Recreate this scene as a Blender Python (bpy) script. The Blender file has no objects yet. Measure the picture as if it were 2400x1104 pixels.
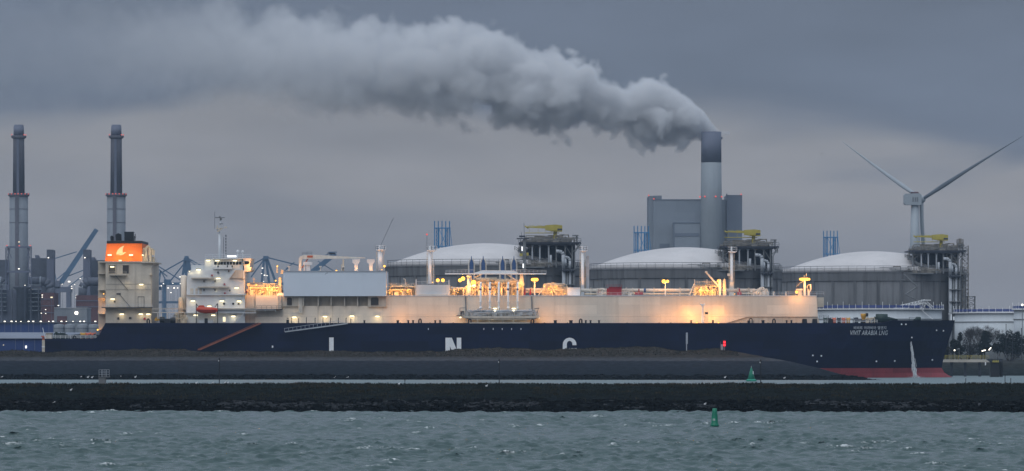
import bpy, bmesh, math, random
import numpy as np
from mathutils import Vector, Matrix

random.seed(7)
SC = bpy.context.scene
COL = SC.collection
# ------------------------------------------------------------------ camera
F, HZ, CH = 10850.0, 800.0, 12.0        # focal length in photo pixels, horizon row, eye height (m)
cam = bpy.data.cameras.new('camera')
cam.sensor_width = 36.0
cam.lens = F / 2400.0 * 36.0
cam.shift_y = (HZ - 552.0) / 2400.0
cam.clip_start, cam.clip_end = 5.0, 60000.0
camo = bpy.data.objects.new('camera', cam)
COL.objects.link(camo)
camo.location = (0, 0, CH)
camo.rotation_euler = (math.radians(90), 0, 0)
SC.camera = camo
# ------------------------------------------------------------------ world: overcast dusk
SUN_EL, SUN_AZ = math.radians(52), math.radians(205)     # azimuth seen from +Y, clockwise: behind the camera
W = bpy.data.worlds.new('World')
SC.world = W
W.use_nodes = True
wt = W.node_tree
wt.nodes.clear()
def wn(t, **k):
    n = wt.nodes.new(t)
    for a, b in k.items():
        setattr(n, a, b)
    return n
def wl(a, b): wt.links.new(a, b)
def wmath(op, a, b=None, c=None):
    n = wn('ShaderNodeMath', operation=op)
    for i, v in enumerate((a, b, c)):
        if v is None: continue
        if isinstance(v, (int, float)): n.inputs[i].default_value = v
        else: wl(v, n.inputs[i])
    return n.outputs[0]
tc = wn('ShaderNodeTexCoord')
sep = wn('ShaderNodeSeparateXYZ'); wl(tc.outputs['Generated'], sep.inputs[0])
zz = wmath('MAXIMUM', sep.outputs['Z'], 0.0)
mp = wn('ShaderNodeMapping'); wl(tc.outputs['Generated'], mp.inputs['Vector'])
mp.inputs['Scale'].default_value = (1.0, 1.0, 2.6); mp.inputs['Location'].default_value = (6.6578, 16.1004, 8.3005)
n1 = wn('ShaderNodeTexNoise'); wl(mp.outputs[0], n1.inputs['Vector'])
n1.inputs['Scale'].default_value = 11.0; n1.inputs['Detail'].default_value = 4.0; n1.inputs['Roughness'].default_value = 0.42
n1.inputs['Distortion'].default_value = 0.35
mp2 = wn('ShaderNodeMapping'); wl(tc.outputs['Generated'], mp2.inputs['Vector'])
mp2.inputs['Scale'].default_value = (1.0, 1.0, 5.0); mp2.inputs['Location'].default_value = (3.3, 1.7, 0.4)
n2 = wn('ShaderNodeTexNoise'); wl(mp2.outputs[0], n2.inputs['Vector'])
n2.inputs['Scale'].default_value = 28.0; n2.inputs['Detail'].default_value = 4.0
# the cloud layer's own tone: pale and warm low over the horizon, slate blue higher, lighter overhead
ramp = wn('ShaderNodeValToRGB')
e = ramp.color_ramp
e.interpolation = 'EASE'
e.elements[0].position = 0.0;   e.elements[0].color = (0.225, 0.242, 0.285, 1)
e.elements[1].position = 1.0;   e.elements[1].color = (0.60, 0.67, 0.78, 1)
for p, c in ((0.022, (0.262, 0.275, 0.315, 1)), (0.041, (0.305, 0.307, 0.330, 1)), (0.053, (0.146, 0.174, 0.234, 1)), (0.10, (0.140, 0.168, 0.230, 1)),
             (0.30, (0.33, 0.38, 0.47, 1))):
    x = e.elements.new(p); x.color = c
zj = wmath('ADD', zz, wmath('MULTIPLY', wmath('SUBTRACT', n1.outputs['Fac'], 0.5), 0.075))
wl(zj, ramp.inputs['Fac'])
var = wmath('ADD', 1.0, wmath('ADD', wmath('MULTIPLY', wmath('SUBTRACT', n1.outputs['Fac'], 0.5), 0.55),
                              wmath('MULTIPLY', wmath('SUBTRACT', n2.outputs['Fac'], 0.5), 0.26)))
clouds = wn('ShaderNodeVectorMath', operation='SCALE'); wl(ramp.outputs['Color'], clouds.inputs[0]); wl(var, clouds.inputs['Scale'])
sky = wn('ShaderNodeTexSky', sky_type='NISHITA')
sky.sun_disc = False
sky.sun_elevation = math.radians(8)
sky.sun_rotation = SUN_AZ
sky.air_density = 1.0; sky.dust_density = 2.0
nis = wn('ShaderNodeVectorMath', operation='SCALE'); wl(sky.outputs[0], nis.inputs[0]); nis.inputs['Scale'].default_value = 0.05
mixs = wn('ShaderNodeMix', data_type='RGBA'); mixs.inputs['Factor'].default_value = 0.93
wl(nis.outputs[0], mixs.inputs[6]); wl(clouds.outputs[0], mixs.inputs[7])
bg = wn('ShaderNodeBackground'); bg.inputs['Strength'].default_value = 1.0
wl(mixs.outputs[2], bg.inputs['Color'])
wo = wn('ShaderNodeOutputWorld'); wl(bg.outputs[0], wo.inputs['Surface'])
# ------------------------------------------------------------------ sun behind the cloud
sl = bpy.data.lights.new('sun', 'SUN')
sl.energy = 1.3
sl.angle = math.radians(70)
sl.color = (0.93, 0.97, 1.0)
so = bpy.data.objects.new('sun', sl); COL.objects.link(so)
d = Vector((math.sin(SUN_AZ) * math.cos(SUN_EL), math.cos(SUN_AZ) * math.cos(SUN_EL), math.sin(SUN_EL)))
so.rotation_euler = (-d).to_track_quat('-Z', 'Y').to_euler()
so.location = d * 300
# ------------------------------------------------------------------ view and sampling
SC.view_settings.view_transform = 'Standard'
SC.view_settings.look = 'None'
SC.view_settings.exposure = 0.0
SC.view_settings.gamma = 1.0
SC.view_settings.use_curve_mapping = False
SC.render.engine = 'CYCLES'
cy = SC.cycles
cy.use_denoising = True
try: cy.denoiser = 'OPENIMAGEDENOISE'
except Exception: pass
cy.max_bounces = 10
cy.diffuse_bounces = 2; cy.glossy_bounces = 3; cy.transmission_bounces = 3
cy.volume_bounces = 8; cy.transparent_max_bounces = 8
cy.sample_clamp_indirect = 4.0
cy.caustics_reflective = False; cy.caustics_refractive = False
cy.use_light_tree = True
cy.volume_max_steps = 512
SC.render.film_transparent = False
cy.filter_width = 1.5

# ------------------------------------------------------------------ helpers
def PX(px, Y): return (px - 1200.0) * Y / F
def PZ(py, Y): return CH + (HZ - py) * Y / F
def P(px, py, Y): return Vector((PX(px, Y), Y, PZ(py, Y)))

class MB:
    """collects boxes, bars and tubes in world coordinates; build() links them as one mesh object"""
    def __init__(s): s.v, s.f = [], []
    def add(s, vs, fs):
        n = len(s.v)
        s.v += [tuple(p) for p in vs]
        s.f += [tuple(i + n for i in q) for q in fs]
        return s
    def box(s, x0, x1, y0, y1, z0, z1):
        return s.add([(x0,y0,z0),(x1,y0,z0),(x1,y1,z0),(x0,y1,z0),(x0,y0,z1),(x1,y0,z1),(x1,y1,z1),(x0,y1,z1)],
                     [(0,3,2,1),(4,5,6,7),(0,1,5,4),(1,2,6,5),(2,3,7,6),(3,0,4,7)])
    def pb(s, a, b, t, u, ya, yb):
        """box from photo columns a..b and rows t (top)..u (bottom) with its front at depth ya"""
        return s.box(PX(a, ya), PX(b, ya), ya, yb, PZ(u, ya), PZ(t, ya))
    def prism(s, poly, y0, y1):
        """polygon of (x, z) pulled from depth y0 to y1"""
        n = len(poly)
        ar = sum(poly[i][0]*poly[(i+1)%n][1]-poly[(i+1)%n][0]*poly[i][1] for i in range(n))
        if ar < 0: poly = poly[::-1]
        vs = [(p[0], y0, p[1]) for p in poly] + [(p[0], y1, p[1]) for p in poly]
        fs = [tuple(range(n)), tuple(range(2*n-1, n-1, -1))]
        fs += [(i, i+n, (i+1) % n + n, (i+1) % n) for i in range(n)]
        return s.add(vs, fs)
    def pprism(s, pts, ya, yb):
        return s.prism([(PX(a, ya), PZ(b, ya)) for a, b in pts], ya, yb)
    def tube(s, p0, p1, r, n=6, r1=None):
        p0, p1 = Vector(p0), Vector(p1)
        r1 = r if r1 is None else r1
        ax = p1 - p0
        if ax.length < 1e-6: return s
        ax.normalize()
        up = Vector((0,0,1)) if abs(ax.z) < 0.9 else Vector((1,0,0))
        a = ax.cross(up).normalized(); b = ax.cross(a)
        vs = []
        for p, q in ((p0, r), (p1, r1)):
            for i in range(n):
                t = 2*math.pi*(i+0.5)/n
                vs.append(p + (a*math.cos(t) + b*math.sin(t))*q)
        fs = [tuple(range(n)), tuple(range(2*n-1, n-1, -1))] + [(i, i+n, (i+1) % n+n, (i+1) % n) for i in range(n)]
        return s.add(vs, fs)
    def path(s, pts, r, n=6):
        for p, q in zip(pts[:-1], pts[1:]): s.tube(p, q, r, n)
        return s
    def lathe(s, prof, cx, cy, n=24, a0=0.0, a1=2*math.pi):
        full = abs(a1-a0-2*math.pi) < 1e-6
        m = n if full else n+1
        vs = []
        for r, z in prof:
            for i in range(m):
                t = a0 + (a1-a0)*i/n
                vs.append((cx + r*math.cos(t), cy + r*math.sin(t), z))
        fs = []
        for k in range(len(prof)-1):
            for i in range(n):
                j = (i+1) % m
                fs.append((k*m+i, k*m+j, (k+1)*m+j, (k+1)*m+i))
        if full:
            if prof[0][0] > 1e-6: fs.append(tuple(range(m-1, -1, -1)))
            if prof[-1][0] > 1e-6: fs.append(tuple((len(prof)-1)*m+i for i in range(m)))
        return s.add(vs, fs)
    def ball(s, c, r, n=8, sz=1.0):
        prof = [(max(1e-4, r*math.sin(math.pi*k/(n//2+1))), -r*sz*math.cos(math.pi*k/(n//2+1))) for k in range(n//2+2)]
        return s.lathe([(a, c[2]+z) for a, z in prof], c[0], c[1], n)
    def rail(s, pts, h=1.1, r=0.06, step=2.5, bars=2):
        """railing along a polyline: posts and rails"""
        for p, q in zip(pts[:-1], pts[1:]):
            p, q = Vector(p), Vector(q)
            n = max(1, int((q-p).length/step))
            for i in range(n+1):
                b = p.lerp(q, i/n)
                s.tube(b, b+Vector((0,0,h)), r, 4)
            for k in range(bars):
                o = Vector((0,0,h*(k+1)/bars))
                s.tube(p+o, q+o, r, 4)
        return s
    def lattice(s, p0, p1, w, r, n):
        """square lattice girder between two points"""
        p0, p1 = Vector(p0), Vector(p1)
        ax = (p1-p0).normalized()
        up = Vector((0,0,1)) if abs(ax.z) < 0.9 else Vector((0,1,0))
        a = ax.cross(up).normalized()*w/2; b = ax.cross(a).normalized()*w/2
        cs = [a+b, a-b, -a-b, -a+b]
        for c in cs: s.tube(p0+c, p1+c, r, 4)
        for i in range(n):
            u, v = p0.lerp(p1, i/n), p0.lerp(p1, (i+1)/n)
            for k in range(4):
                c, e = cs[k], cs[(k+1) % 4]
                s.tube(u+c, u+e, r*0.7, 4)
                s.tube(u+(c if i % 2 else e), v+(e if i % 2 else c), r*0.7, 4)
        return s
    def build(s, name, mat, parent=None, smooth=False, at=None):
        me = bpy.data.meshes.new(name)
        o = bpy.data.objects.new(name, me)
        off = Vector((0,0,0))
        if parent is not None: off = Vector(parent.get('_base', (0,0,0)))
        elif at is not None: off = Vector(at)
        me.from_pydata([(a-off.x, b-off.y, c-off.z) for a, b, c in s.v], [], s.f)
        bm = bmesh.new(); bm.from_mesh(me)
        bmesh.ops.recalc_face_normals(bm, faces=bm.faces)
        bm.to_mesh(me); bm.free()
        if smooth:
            for p in me.polygons: p.use_smooth = True
        me.materials.append(mat if not isinstance(mat, str) else M[mat])
        COL.objects.link(o)
        if parent is not None:
            o.parent = parent
            o['_base'] = tuple(off)
        elif at is not None:
            o.location = at; o['_base'] = tuple(off)
        return o

def tag(o, label=None, cat=None, group=None, kind=None):
    if label: o['label'] = label
    if cat: o['category'] = cat
    if group: o['group'] = group
    if kind: o['kind'] = kind
    return o
def thing(name, base, label, cat, group=None):
    o = bpy.data.objects.new(name, None)
    o.empty_display_size = 1.0
    o.location = base
    o['_base'] = tuple(base)
    COL.objects.link(o)
    return tag(o, label, cat, group)
def copy_tree(o, parent=None):
    c = o.copy(); COL.objects.link(c)
    if parent is not None: c.parent = parent
    for ch in o.children: copy_tree(ch, c)
    return c
def lightpoint(loc, power, color, parent, r=0.15, kind='POINT', aim=None, size=None):
    l = bpy.data.lights.new('lamp_glow', kind)
    l.energy = power*(4.2 if color[2] < 0.2 else 1.15); l.color = color
    l.shadow_soft_size = r
    if kind == 'SPOT': l.spot_size = size; l.spot_blend = 0.6
    o = bpy.data.objects.new('lamp_glow', l)
    COL.objects.link(o)
    off = Vector(parent.get('_base', (0,0,0))) if parent else Vector((0,0,0))
    o.location = Vector(loc) - off
    if aim is not None: o.rotation_euler = Vector(aim).to_track_quat('-Z', 'Y').to_euler()
    if parent: o.parent = parent
    return o

# ------------------------------------------------------------------ materials
M = {}
def mat(name, col, rough=0.6, metal=0.0, var=0.25, scale=0.6, streak=0.0, streak_col=None, col2=None, bump=0.0, spec=0.4, stretch=(1,1,1), bands=None, plates=None):
    """procedural paint / concrete / metal: base colour with patchy wear and downward streaks"""
    m = bpy.data.materials.new(name)
    m.use_nodes = True
    t = m.node_tree; N = t.nodes; L = t.links
    b = N['Principled BSDF']
    b.inputs['Roughness'].default_value = rough
    b.inputs['Metallic'].default_value = metal
    b.inputs['Specular IOR Level'].default_value = spec
    c = N.new('ShaderNodeTexCoord')
    mpn = N.new('ShaderNodeMapping'); mpn.inputs['Scale'].default_value = stretch
    L.new(c.outputs['Object'], mpn.inputs[0])
    no = N.new('ShaderNodeTexNoise'); no.inputs['Scale'].default_value = scale; no.inputs['Detail'].default_value = 6.0; no.inputs['Roughness'].default_value = 0.6
    L.new(mpn.outputs[0], no.inputs['Vector'])
    mr = N.new('ShaderNodeMapRange'); mr.inputs[1].default_value = 0.3; mr.inputs[2].default_value = 0.7
    L.new(no.outputs['Fac'], mr.inputs[0])
    mx = N.new('ShaderNodeMix'); mx.data_type = 'RGBA'
    c1 = tuple(x*(1-var) for x in col); c2 = tuple(min(1, x*(1+var*0.6)) for x in (col2 or col))
    mx.inputs[6].default_value = (*c1, 1); mx.inputs[7].default_value = (*c2, 1)
    L.new(mr.outputs[0], mx.inputs[0])
    out = mx.outputs[2]
    if streak > 0:
        m2 = N.new('ShaderNodeMapping'); m2.inputs['Scale'].default_value = (1.0, 1.0, 0.06)
        L.new(c.outputs['Object'], m2.inputs[0])
        s = N.new('ShaderNodeTexNoise'); s.inputs['Scale'].default_value = 0.55; s.inputs['Detail'].default_value = 5.0; s.inputs['Roughness'].default_value = 0.65
        L.new(m2.outputs[0], s.inputs['Vector'])
        r2 = N.new('ShaderNodeMapRange'); r2.inputs[1].default_value = 0.48; r2.inputs[2].default_value = 0.72
        r2.inputs[4].default_value = streak
        L.new(s.outputs['Fac'], r2.inputs[0])
        m3 = N.new('ShaderNodeMix'); m3.data_type = 'RGBA'
        m3.inputs[7].default_value = (*(streak_col or tuple(x*0.3 for x in col)), 1)
        L.new(r2.outputs[0], m3.inputs[0]); L.new(out, m3.inputs[6])
        out = m3.outputs[2]
    if plates:
        # plate by plate difference in tone and thin weld seams
        sx = N.new('ShaderNodeSeparateXYZ'); L.new(c.outputs['Object'], sx.inputs[0])
        cx = N.new('ShaderNodeCombineXYZ'); L.new(sx.outputs['X'], cx.inputs[0]); L.new(sx.outputs['Z'], cx.inputs[1])
        bk = N.new('ShaderNodeTexBrick'); L.new(cx.outputs[0], bk.inputs['Vector'])
        bk.inputs['Scale'].default_value = 1.0; bk.inputs['Brick Width'].default_value = plates[0]; bk.inputs['Row Height'].default_value = plates[1]
        bk.inputs['Mortar Size'].default_value = 0.05; bk.inputs['Mortar Smooth'].default_value = 1.0
        k_ = plates[2]
        bk.inputs['Color1'].default_value = (1-k_*.5,)*3+(1,); bk.inputs['Color2'].default_value = (1+k_*.5,)*3+(1,); bk.inputs['Mortar'].default_value = (1-k_*1.2,)*3+(1,)
        m5 = N.new('ShaderNodeMix'); m5.data_type = 'RGBA'; m5.blend_type = 'MULTIPLY'; m5.inputs[0].default_value = 1.0
        L.new(out, m5.inputs[6]); L.new(bk.outputs['Color'], m5.inputs[7]); out = m5.outputs[2]
    if bands:
        # thin darker joints every `bands` metres up the wall
        sp = N.new('ShaderNodeSeparateXYZ'); L.new(c.outputs['Object'], sp.inputs[0])
        dv = N.new('ShaderNodeMath'); dv.operation = 'DIVIDE'; dv.inputs[1].default_value = bands; L.new(sp.outputs['Z'], dv.inputs[0])
        fr = N.new('ShaderNodeMath'); fr.operation = 'FRACT'; L.new(dv.outputs[0], fr.inputs[0])
        lt = N.new('ShaderNodeMath'); lt.operation = 'LESS_THAN'; lt.inputs[1].default_value = 0.08; L.new(fr.outputs[0], lt.inputs[0])
        ml = N.new('ShaderNodeMath'); ml.operation = 'MULTIPLY'; ml.inputs[1].default_value = 0.35; L.new(lt.outputs[0], ml.inputs[0])
        m4 = N.new('ShaderNodeMix'); m4.data_type = 'RGBA'; m4.inputs[7].default_value = (*tuple(x*0.45 for x in col), 1)
        L.new(ml.outputs[0], m4.inputs[0]); L.new(out, m4.inputs[6]); out = m4.outputs[2]
    L.new(out, b.inputs['Base Color'])
    if bump > 0:
        bp = N.new('ShaderNodeBump'); bp.inputs['Strength'].default_value = bump; bp.inputs['Distance'].default_value = 0.3
        L.new(no.outputs['Fac'], bp.inputs['Height']); L.new(bp.outputs[0], b.inputs['Normal'])
    M[name] = m
    return m
def emit(name, col, strength):
    m = bpy.data.materials.new(name); m.use_nodes = True
    t = m.node_tree; t.nodes.clear()
    e_ = t.nodes.new('ShaderNodeEmission'); e_.inputs[0].default_value = (*col, 1); e_.inputs[1].default_value = strength
    no = t.nodes.new('ShaderNodeTexNoise'); no.inputs['Scale'].default_value = 0.2
    o = t.nodes.new('ShaderNodeOutputMaterial'); t.links.new(e_.outputs[0], o.inputs[0])
    m.cycles.emission_sampling = 'NONE'
    M[name] = m
    return m
mat('navy', (0.0035, 0.0075, 0.032), 0.5, var=0.3, scale=0.12, spec=0.12, plates=(11.0, 2.4, 0.5), streak=0.25, streak_col=(0.006, 0.010, 0.022))
mat('red_bottom', (0.28, 0.042, 0.052), 0.55, plates=(9.0, 1.6, 0.3), var=0.2, scale=0.25, streak=0.5, streak_col=(0.16, 0.035, 0.045))
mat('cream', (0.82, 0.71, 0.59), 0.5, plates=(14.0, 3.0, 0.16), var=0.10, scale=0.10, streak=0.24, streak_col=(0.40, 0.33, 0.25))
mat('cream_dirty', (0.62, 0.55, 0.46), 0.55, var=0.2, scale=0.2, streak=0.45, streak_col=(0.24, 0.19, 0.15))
mat('white', (0.64, 0.67, 0.7), 0.5, var=0.08, scale=0.25, streak=0.14, streak_col=(0.42, 0.39, 0.34))
mat('pale_panel', (0.66, 0.72, 0.80), 0.55, var=0.05, scale=0.08, streak=0.08, streak_col=(0.5, 0.52, 0.54))
mat('pipe_white', (0.72, 0.66, 0.58), 0.45, var=0.18, scale=1.0)
mat('pipe_cream', (0.66, 0.55, 0.40), 0.45, var=0.22, scale=1.0)
mat('funnel_orange', (0.85, 0.17, 0.014), 0.5, var=0.08, scale=0.3)
mat('logo_cream', (0.85, 0.72, 0.42), 0.5, var=0.05)
mat('black', (0.012, 0.014, 0.018), 0.5, var=0.3)
mat('dark_steel', (0.035, 0.042, 0.055), 0.55, var=0.3, scale=0.8)
mat('dark_glass', (0.012, 0.016, 0.022), 0.12, var=0.2)
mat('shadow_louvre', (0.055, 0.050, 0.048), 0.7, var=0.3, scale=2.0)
mat('deck_green', (0.02, 0.045, 0.04), 0.6, var=0.3)
mat('letter_white', (0.86, 0.88, 0.9), 0.55, var=0.06, scale=0.6, streak=0.15, streak_col=(0.4, 0.42, 0.44))
mat('name_white', (0.52, 0.55, 0.58), 0.6, var=0.1, scale=1.0)
mat('lifeboat_orange', (0.52, 0.055, 0.022), 0.4, var=0.1)
mat('red_paint', (0.32, 0.02, 0.03), 0.5, var=0.2)
mat('ladder_red', (0.38, 0.12, 0.06), 0.55, var=0.2)
mat('yellow_paint', (0.46, 0.39, 0.075), 0.5, var=0.15, scale=0.6)
mat('winch_yellow', (0.55, 0.30, 0.04), 0.5, var=0.2)
mat('winch_orange', (0.55, 0.12, 0.05), 0.5, var=0.2)
mat('crane_blue', (0.075, 0.15, 0.25), 0.55, var=0.2, scale=0.1)
mat('frame_blue', (0.03, 0.19, 0.4), 0.5, var=0.2, scale=0.2)
mat('arm_blue', (0.04, 0.1, 0.25), 0.5, var=0.2)
mat('concrete_dark', (0.155, 0.16, 0.17), 0.85, var=0.3, scale=0.10, streak=0.85, streak_col=(0.055, 0.058, 0.064), stretch=(1, 1, 0.35))
mat('dome_white', (0.62, 0.6, 0.6), 0.6, streak=0.15, streak_col=(0.40, 0.41, 0.43), var=0.10, scale=0.10, bump=0.1)
mat('steel_grey', (0.19, 0.20, 0.21), 0.55, var=0.35, scale=0.5)
mat('steel_pale', (0.42, 0.45, 0.49), 0.5, var=0.2, scale=0.5)
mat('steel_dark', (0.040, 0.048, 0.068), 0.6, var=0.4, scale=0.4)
mat('clutter', (0.15, 0.145, 0.14), 0.6, var=0.6, scale=0.6, col2=(0.24, 0.22, 0.19))
mat('tank_white', (0.60, 0.65, 0.69), 0.55, var=0.08, scale=0.08, streak=0.2, streak_col=(0.36, 0.38, 0.40))
mat('rail_blue', (0.06, 0.09, 0.28), 0.55, var=0.2)
mat('plant_cladding', (0.28, 0.32, 0.37), 0.6, plates=(30.0, 9.0, 0.12), var=0.10, scale=0.03, streak=0.10)
mat('plant_cladding_dark', (0.17, 0.2, 0.255), 0.6, var=0.12, scale=0.03)
mat('stack_concrete', (0.29, 0.325, 0.355), 0.75, var=0.12, scale=0.04, streak=0.15)
mat('stack_dark', (0.14, 0.157, 0.215), 0.7, var=0.15, scale=0.05)
mat('flue_grey', (0.225, 0.25, 0.285), 0.65, var=0.2, scale=0.06, streak=0.4, streak_col=(0.13, 0.15, 0.18))
mat('flue_dark', (0.14, 0.14, 0.168), 0.7, var=0.25, scale=0.06, streak=0.3)
mat('brick_red', (0.13, 0.06, 0.065), 0.8, var=0.35, scale=0.15)
mat('plant_slate', (0.095, 0.108, 0.14), 0.7, var=0.3, scale=0.12)
mat('shed_blue', (0.018, 0.05, 0.19), 0.6, var=0.2, scale=0.08)
mat('shed_roof', (0.20, 0.23, 0.29), 0.6, var=0.15, scale=0.1)
mat('turbine_white', (0.36, 0.4, 0.43), 0.45, var=0.06, scale=0.05)
mat('turbine_shaded', (0.15, 0.175, 0.205), 0.45, var=0.08, scale=0.05)  # darker copy of the turbine white: one blade's shade put into its colour
mat('buoy_green', (0.004, 0.19, 0.11), 0.4, var=0.2, scale=1.5)
mat('buoy_green_light', (0.02, 0.28, 0.19), 0.4, var=0.2, scale=1.5)
mat('jetty_concrete', (0.42, 0.40, 0.36), 0.8, var=0.15, scale=0.5)
mat('bark', (0.045, 0.040, 0.038), 0.9, var=0.3, scale=2.0)
mat('twig', (0.060, 0.055, 0.055), 0.9, var=0.3, scale=2.0)
mat('conifer', (0.012, 0.022, 0.020), 0.85, var=0.5, scale=0.5)
mat('hedge', (0.038, 0.042, 0.042), 0.85, var=0.5, scale=0.5)
mat('gull_white', (0.75, 0.76, 0.78), 0.6, var=0.1, scale=5)
mat('gull_dark', (0.05, 0.05, 0.06), 0.6, var=0.2, scale=5)
emit('glow_white', (1.0, 0.88, 0.56), 2.3)
emit('glow_strip', (0.95, 0.97, 1.0), 2.0)
emit('glow_sodium', (1.0, 0.46, 0.07), 3.4)
emit('glow_cool', (1.0, 0.93, 0.80), 3.0)
emit('glow_red', (1.0, 0.14, 0.12), 0.95)
emit('glow_traffic', (1.0, 0.02, 0.03), 6.0)
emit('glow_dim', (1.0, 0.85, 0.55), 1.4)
WARM = (1.0, 0.80, 0.46)
SOD = (1.0, 0.41, 0.08)
# ================================================================== noise for the ground and the sea
_rng = np.random.RandomState(3)
_perm = _rng.randint(0, 2**31 - 1, size=(256, 256)).astype(np.float64) / 2**31
def vnoise(x, y):
    xi = np.floor(x).astype(int); yi = np.floor(y).astype(int)
    fx = x-xi; fy = y-yi
    fx = fx*fx*(3-2*fx); fy = fy*fy*(3-2*fy)
    g = lambda a, b: _perm[a & 255, b & 255]
    return (g(xi, yi)*(1-fx)+g(xi+1, yi)*fx)*(1-fy)+(g(xi, yi+1)*(1-fx)+g(xi+1, yi+1)*fx)*fy
def fbm(x, y, n=4):
    a, s, t = 0.0, 0.5, 0.0
    for k in range(n):
        a = a + s*vnoise(x*2**k+17.3*k, y*2**k+5.1*k); t += s; s *= 0.5
    return a/t
def grid_mesh(name, X, Y, Z, material, smooth=True):
    ny, nx = X.shape
    me = bpy.data.meshes.new(name)
    co = np.stack([X, Y, Z], -1).reshape(-1, 3)
    idx = np.arange(nx*ny).reshape(ny, nx)
    q = np.stack([idx[:-1, :-1], idx[:-1, 1:], idx[1:, 1:], idx[1:, :-1]], -1).reshape(-1, 4)
    me.vertices.add(len(co)); me.vertices.foreach_set('co', co.ravel())
    me.loops.add(q.size); me.loops.foreach_set('vertex_index', q.ravel().astype(np.int32))
    me.polygons.add(len(q))
    me.polygons.foreach_set('loop_start', np.arange(0, q.size, 4, dtype=np.int32))
    me.update(calc_edges=True)
    if smooth: me.polygons.foreach_set('use_smooth', np.ones(len(q), bool))
    me.materials.append(material)
    o = bpy.data.objects.new(name, me); COL.objects.link(o)
    return o
# ------------------------------------------------------------------ water
def water_material(name, foam):
    m = bpy.data.materials.new(name); m.use_nodes = True
    t = m.node_tree; N = t.nodes; L = t.links
    b = N['Principled BSDF']
    b.inputs['Base Color'].default_value = (0.068, 0.110, 0.111, 1)
    b.inputs['Roughness'].default_value = 0.10
    b.inputs['IOR'].default_value = 1.333
    c = N.new('ShaderNodeTexCoord')
    mp_ = N.new('ShaderNodeMapping'); mp_.inputs['Scale'].default_value = (0.55, 0.6, 1)
    L.new(c.outputs['Object'], mp_.inputs[0])
    n = N.new('ShaderNodeTexNoise'); n.inputs['Scale'].default_value = 1.9; n.inputs['Detail'].default_value = 6; n.inputs['Roughness'].default_value = 0.65
    L.new(mp_.outputs[0], n.inputs['Vector'])
    bp = N.new('ShaderNodeBump'); bp.inputs['Strength'].default_value = 0.4; bp.inputs['Distance'].default_value = 0.12
    L.new(n.outputs['Fac'], bp.inputs['Height']); L.new(bp.outputs[0], b.inputs['Normal'])
    if foam:
        at_ = N.new('ShaderNodeAttribute'); at_.attribute_name = 'foam'
        n2_ = N.new('ShaderNodeTexNoise'); n2_.inputs['Scale'].default_value = 2.2; n2_.inputs['Detail'].default_value = 4
        L.new(c.outputs['Object'], n2_.inputs['Vector'])
        ml = N.new('ShaderNodeMath'); ml.operation = 'MULTIPLY'; L.new(at_.outputs['Fac'], ml.inputs[0])
        mr = N.new('ShaderNodeMapRange'); mr.inputs[1].default_value = 0.42; mr.inputs[2].default_value = 0.6; L.new(n2_.outputs['Fac'], mr.inputs[0])
        L.new(mr.outputs[0], ml.inputs[1])
        mx = N.new('ShaderNodeMix'); mx.data_type = 'RGBA'
        mx.inputs[6].default_value = (0.068, 0.110, 0.111, 1); mx.inputs[7].default_value = (0.70, 0.74, 0.76, 1)
        L.new(ml.outputs[0], mx.inputs[0]); L.new(mx.outputs[2], b.inputs['Base Color'])
        mr2 = N.new('ShaderNodeMapRange'); mr2.inputs[3].default_value = 0.10; mr2.inputs[4].default_value = 0.8
        L.new(ml.outputs[0], mr2.inputs[0]); L.new(mr2.outputs[0], b.inputs['Roughness'])
    return m
rw = np.random.RandomState(11)
waves = []
for k in range(76):
    lam = 0.95*(6.5/0.95)**rw.rand()
    th = math.radians(-74) + rw.randn()*0.45            # short seas running obliquely towards the camera
    waves.append((lam, math.cos(th), math.sin(th), 0.0122*lam**0.64*(0.6+0.8*rw.rand()), rw.rand()*6.28))
wmat = water_material('water_near', True)
def sea_patch(xs, ys, fade=0.0):
    Xg, Yg = np.meshgrid(xs, ys)
    Zg, Xd, Yd = np.zeros_like(Xg), np.zeros_like(Xg), np.zeros_like(Xg)
    gust = 0.55+0.9*fbm(Xg/34.0+3, Yg/60.0+8, 2)
    for k, (lam, ct, st_, amp, p0) in enumerate(waves):
        if lam < fade: continue
        kx, ky = ct*2*math.pi/lam, st_*2*math.pi/lam
        ph = kx*Xg + ky*Yg + p0
        mod = (0.25 + 1.5*fbm(Xg/(lam*3.0)+k*7.7, Yg/(lam*4.5)+k*3.1, 1))*(gust if lam < 4 else 1.0)
        sn = np.sin(ph)
        Zg += amp*mod*np.cos(ph)
        Xd -= amp*mod*0.85*ct*sn; Yd -= amp*mod*0.85*st_*sn
    w = grid_mesh('water', Xg+Xd, Yg+Yd, Zg, wmat)
    fo = np.clip((Zg-0.33)/0.10, 0, 1)*np.clip((fbm(Xg/13, Yg/22, 2)-0.60)/0.06, 0, 1)
    at = w.data.attributes.new('foam', 'FLOAT', 'POINT'); at.data.foreach_set('value', fo.ravel().astype(np.float32))
    tag(w, kind='structure')
    return Zg
zg = sea_patch(np.arange(-66, 66.01, 0.27), np.arange(408, 561, 0.27))
sea_patch(np.arange(-100, 100.01, 0.42), np.arange(560, 792, 0.42), 1.3)
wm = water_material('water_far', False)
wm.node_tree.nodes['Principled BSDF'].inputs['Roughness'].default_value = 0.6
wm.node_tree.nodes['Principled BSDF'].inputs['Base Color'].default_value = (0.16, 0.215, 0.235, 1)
def sheet(name, x0, x1, y0, y1, z, m):
    mb = MB(); mb.add([(x0, y0, z), (x1, y0, z), (x1, y1, z), (x0, y1, z)], [(0, 1, 2, 3)])
    return tag(mb.build(name, m), kind='structure')
sheet('water', -9000, 9000, -1500, 786, -0.75, wm)
sheet('water', -9000, 9000, 786, 9000, 0.0, wm)

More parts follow.
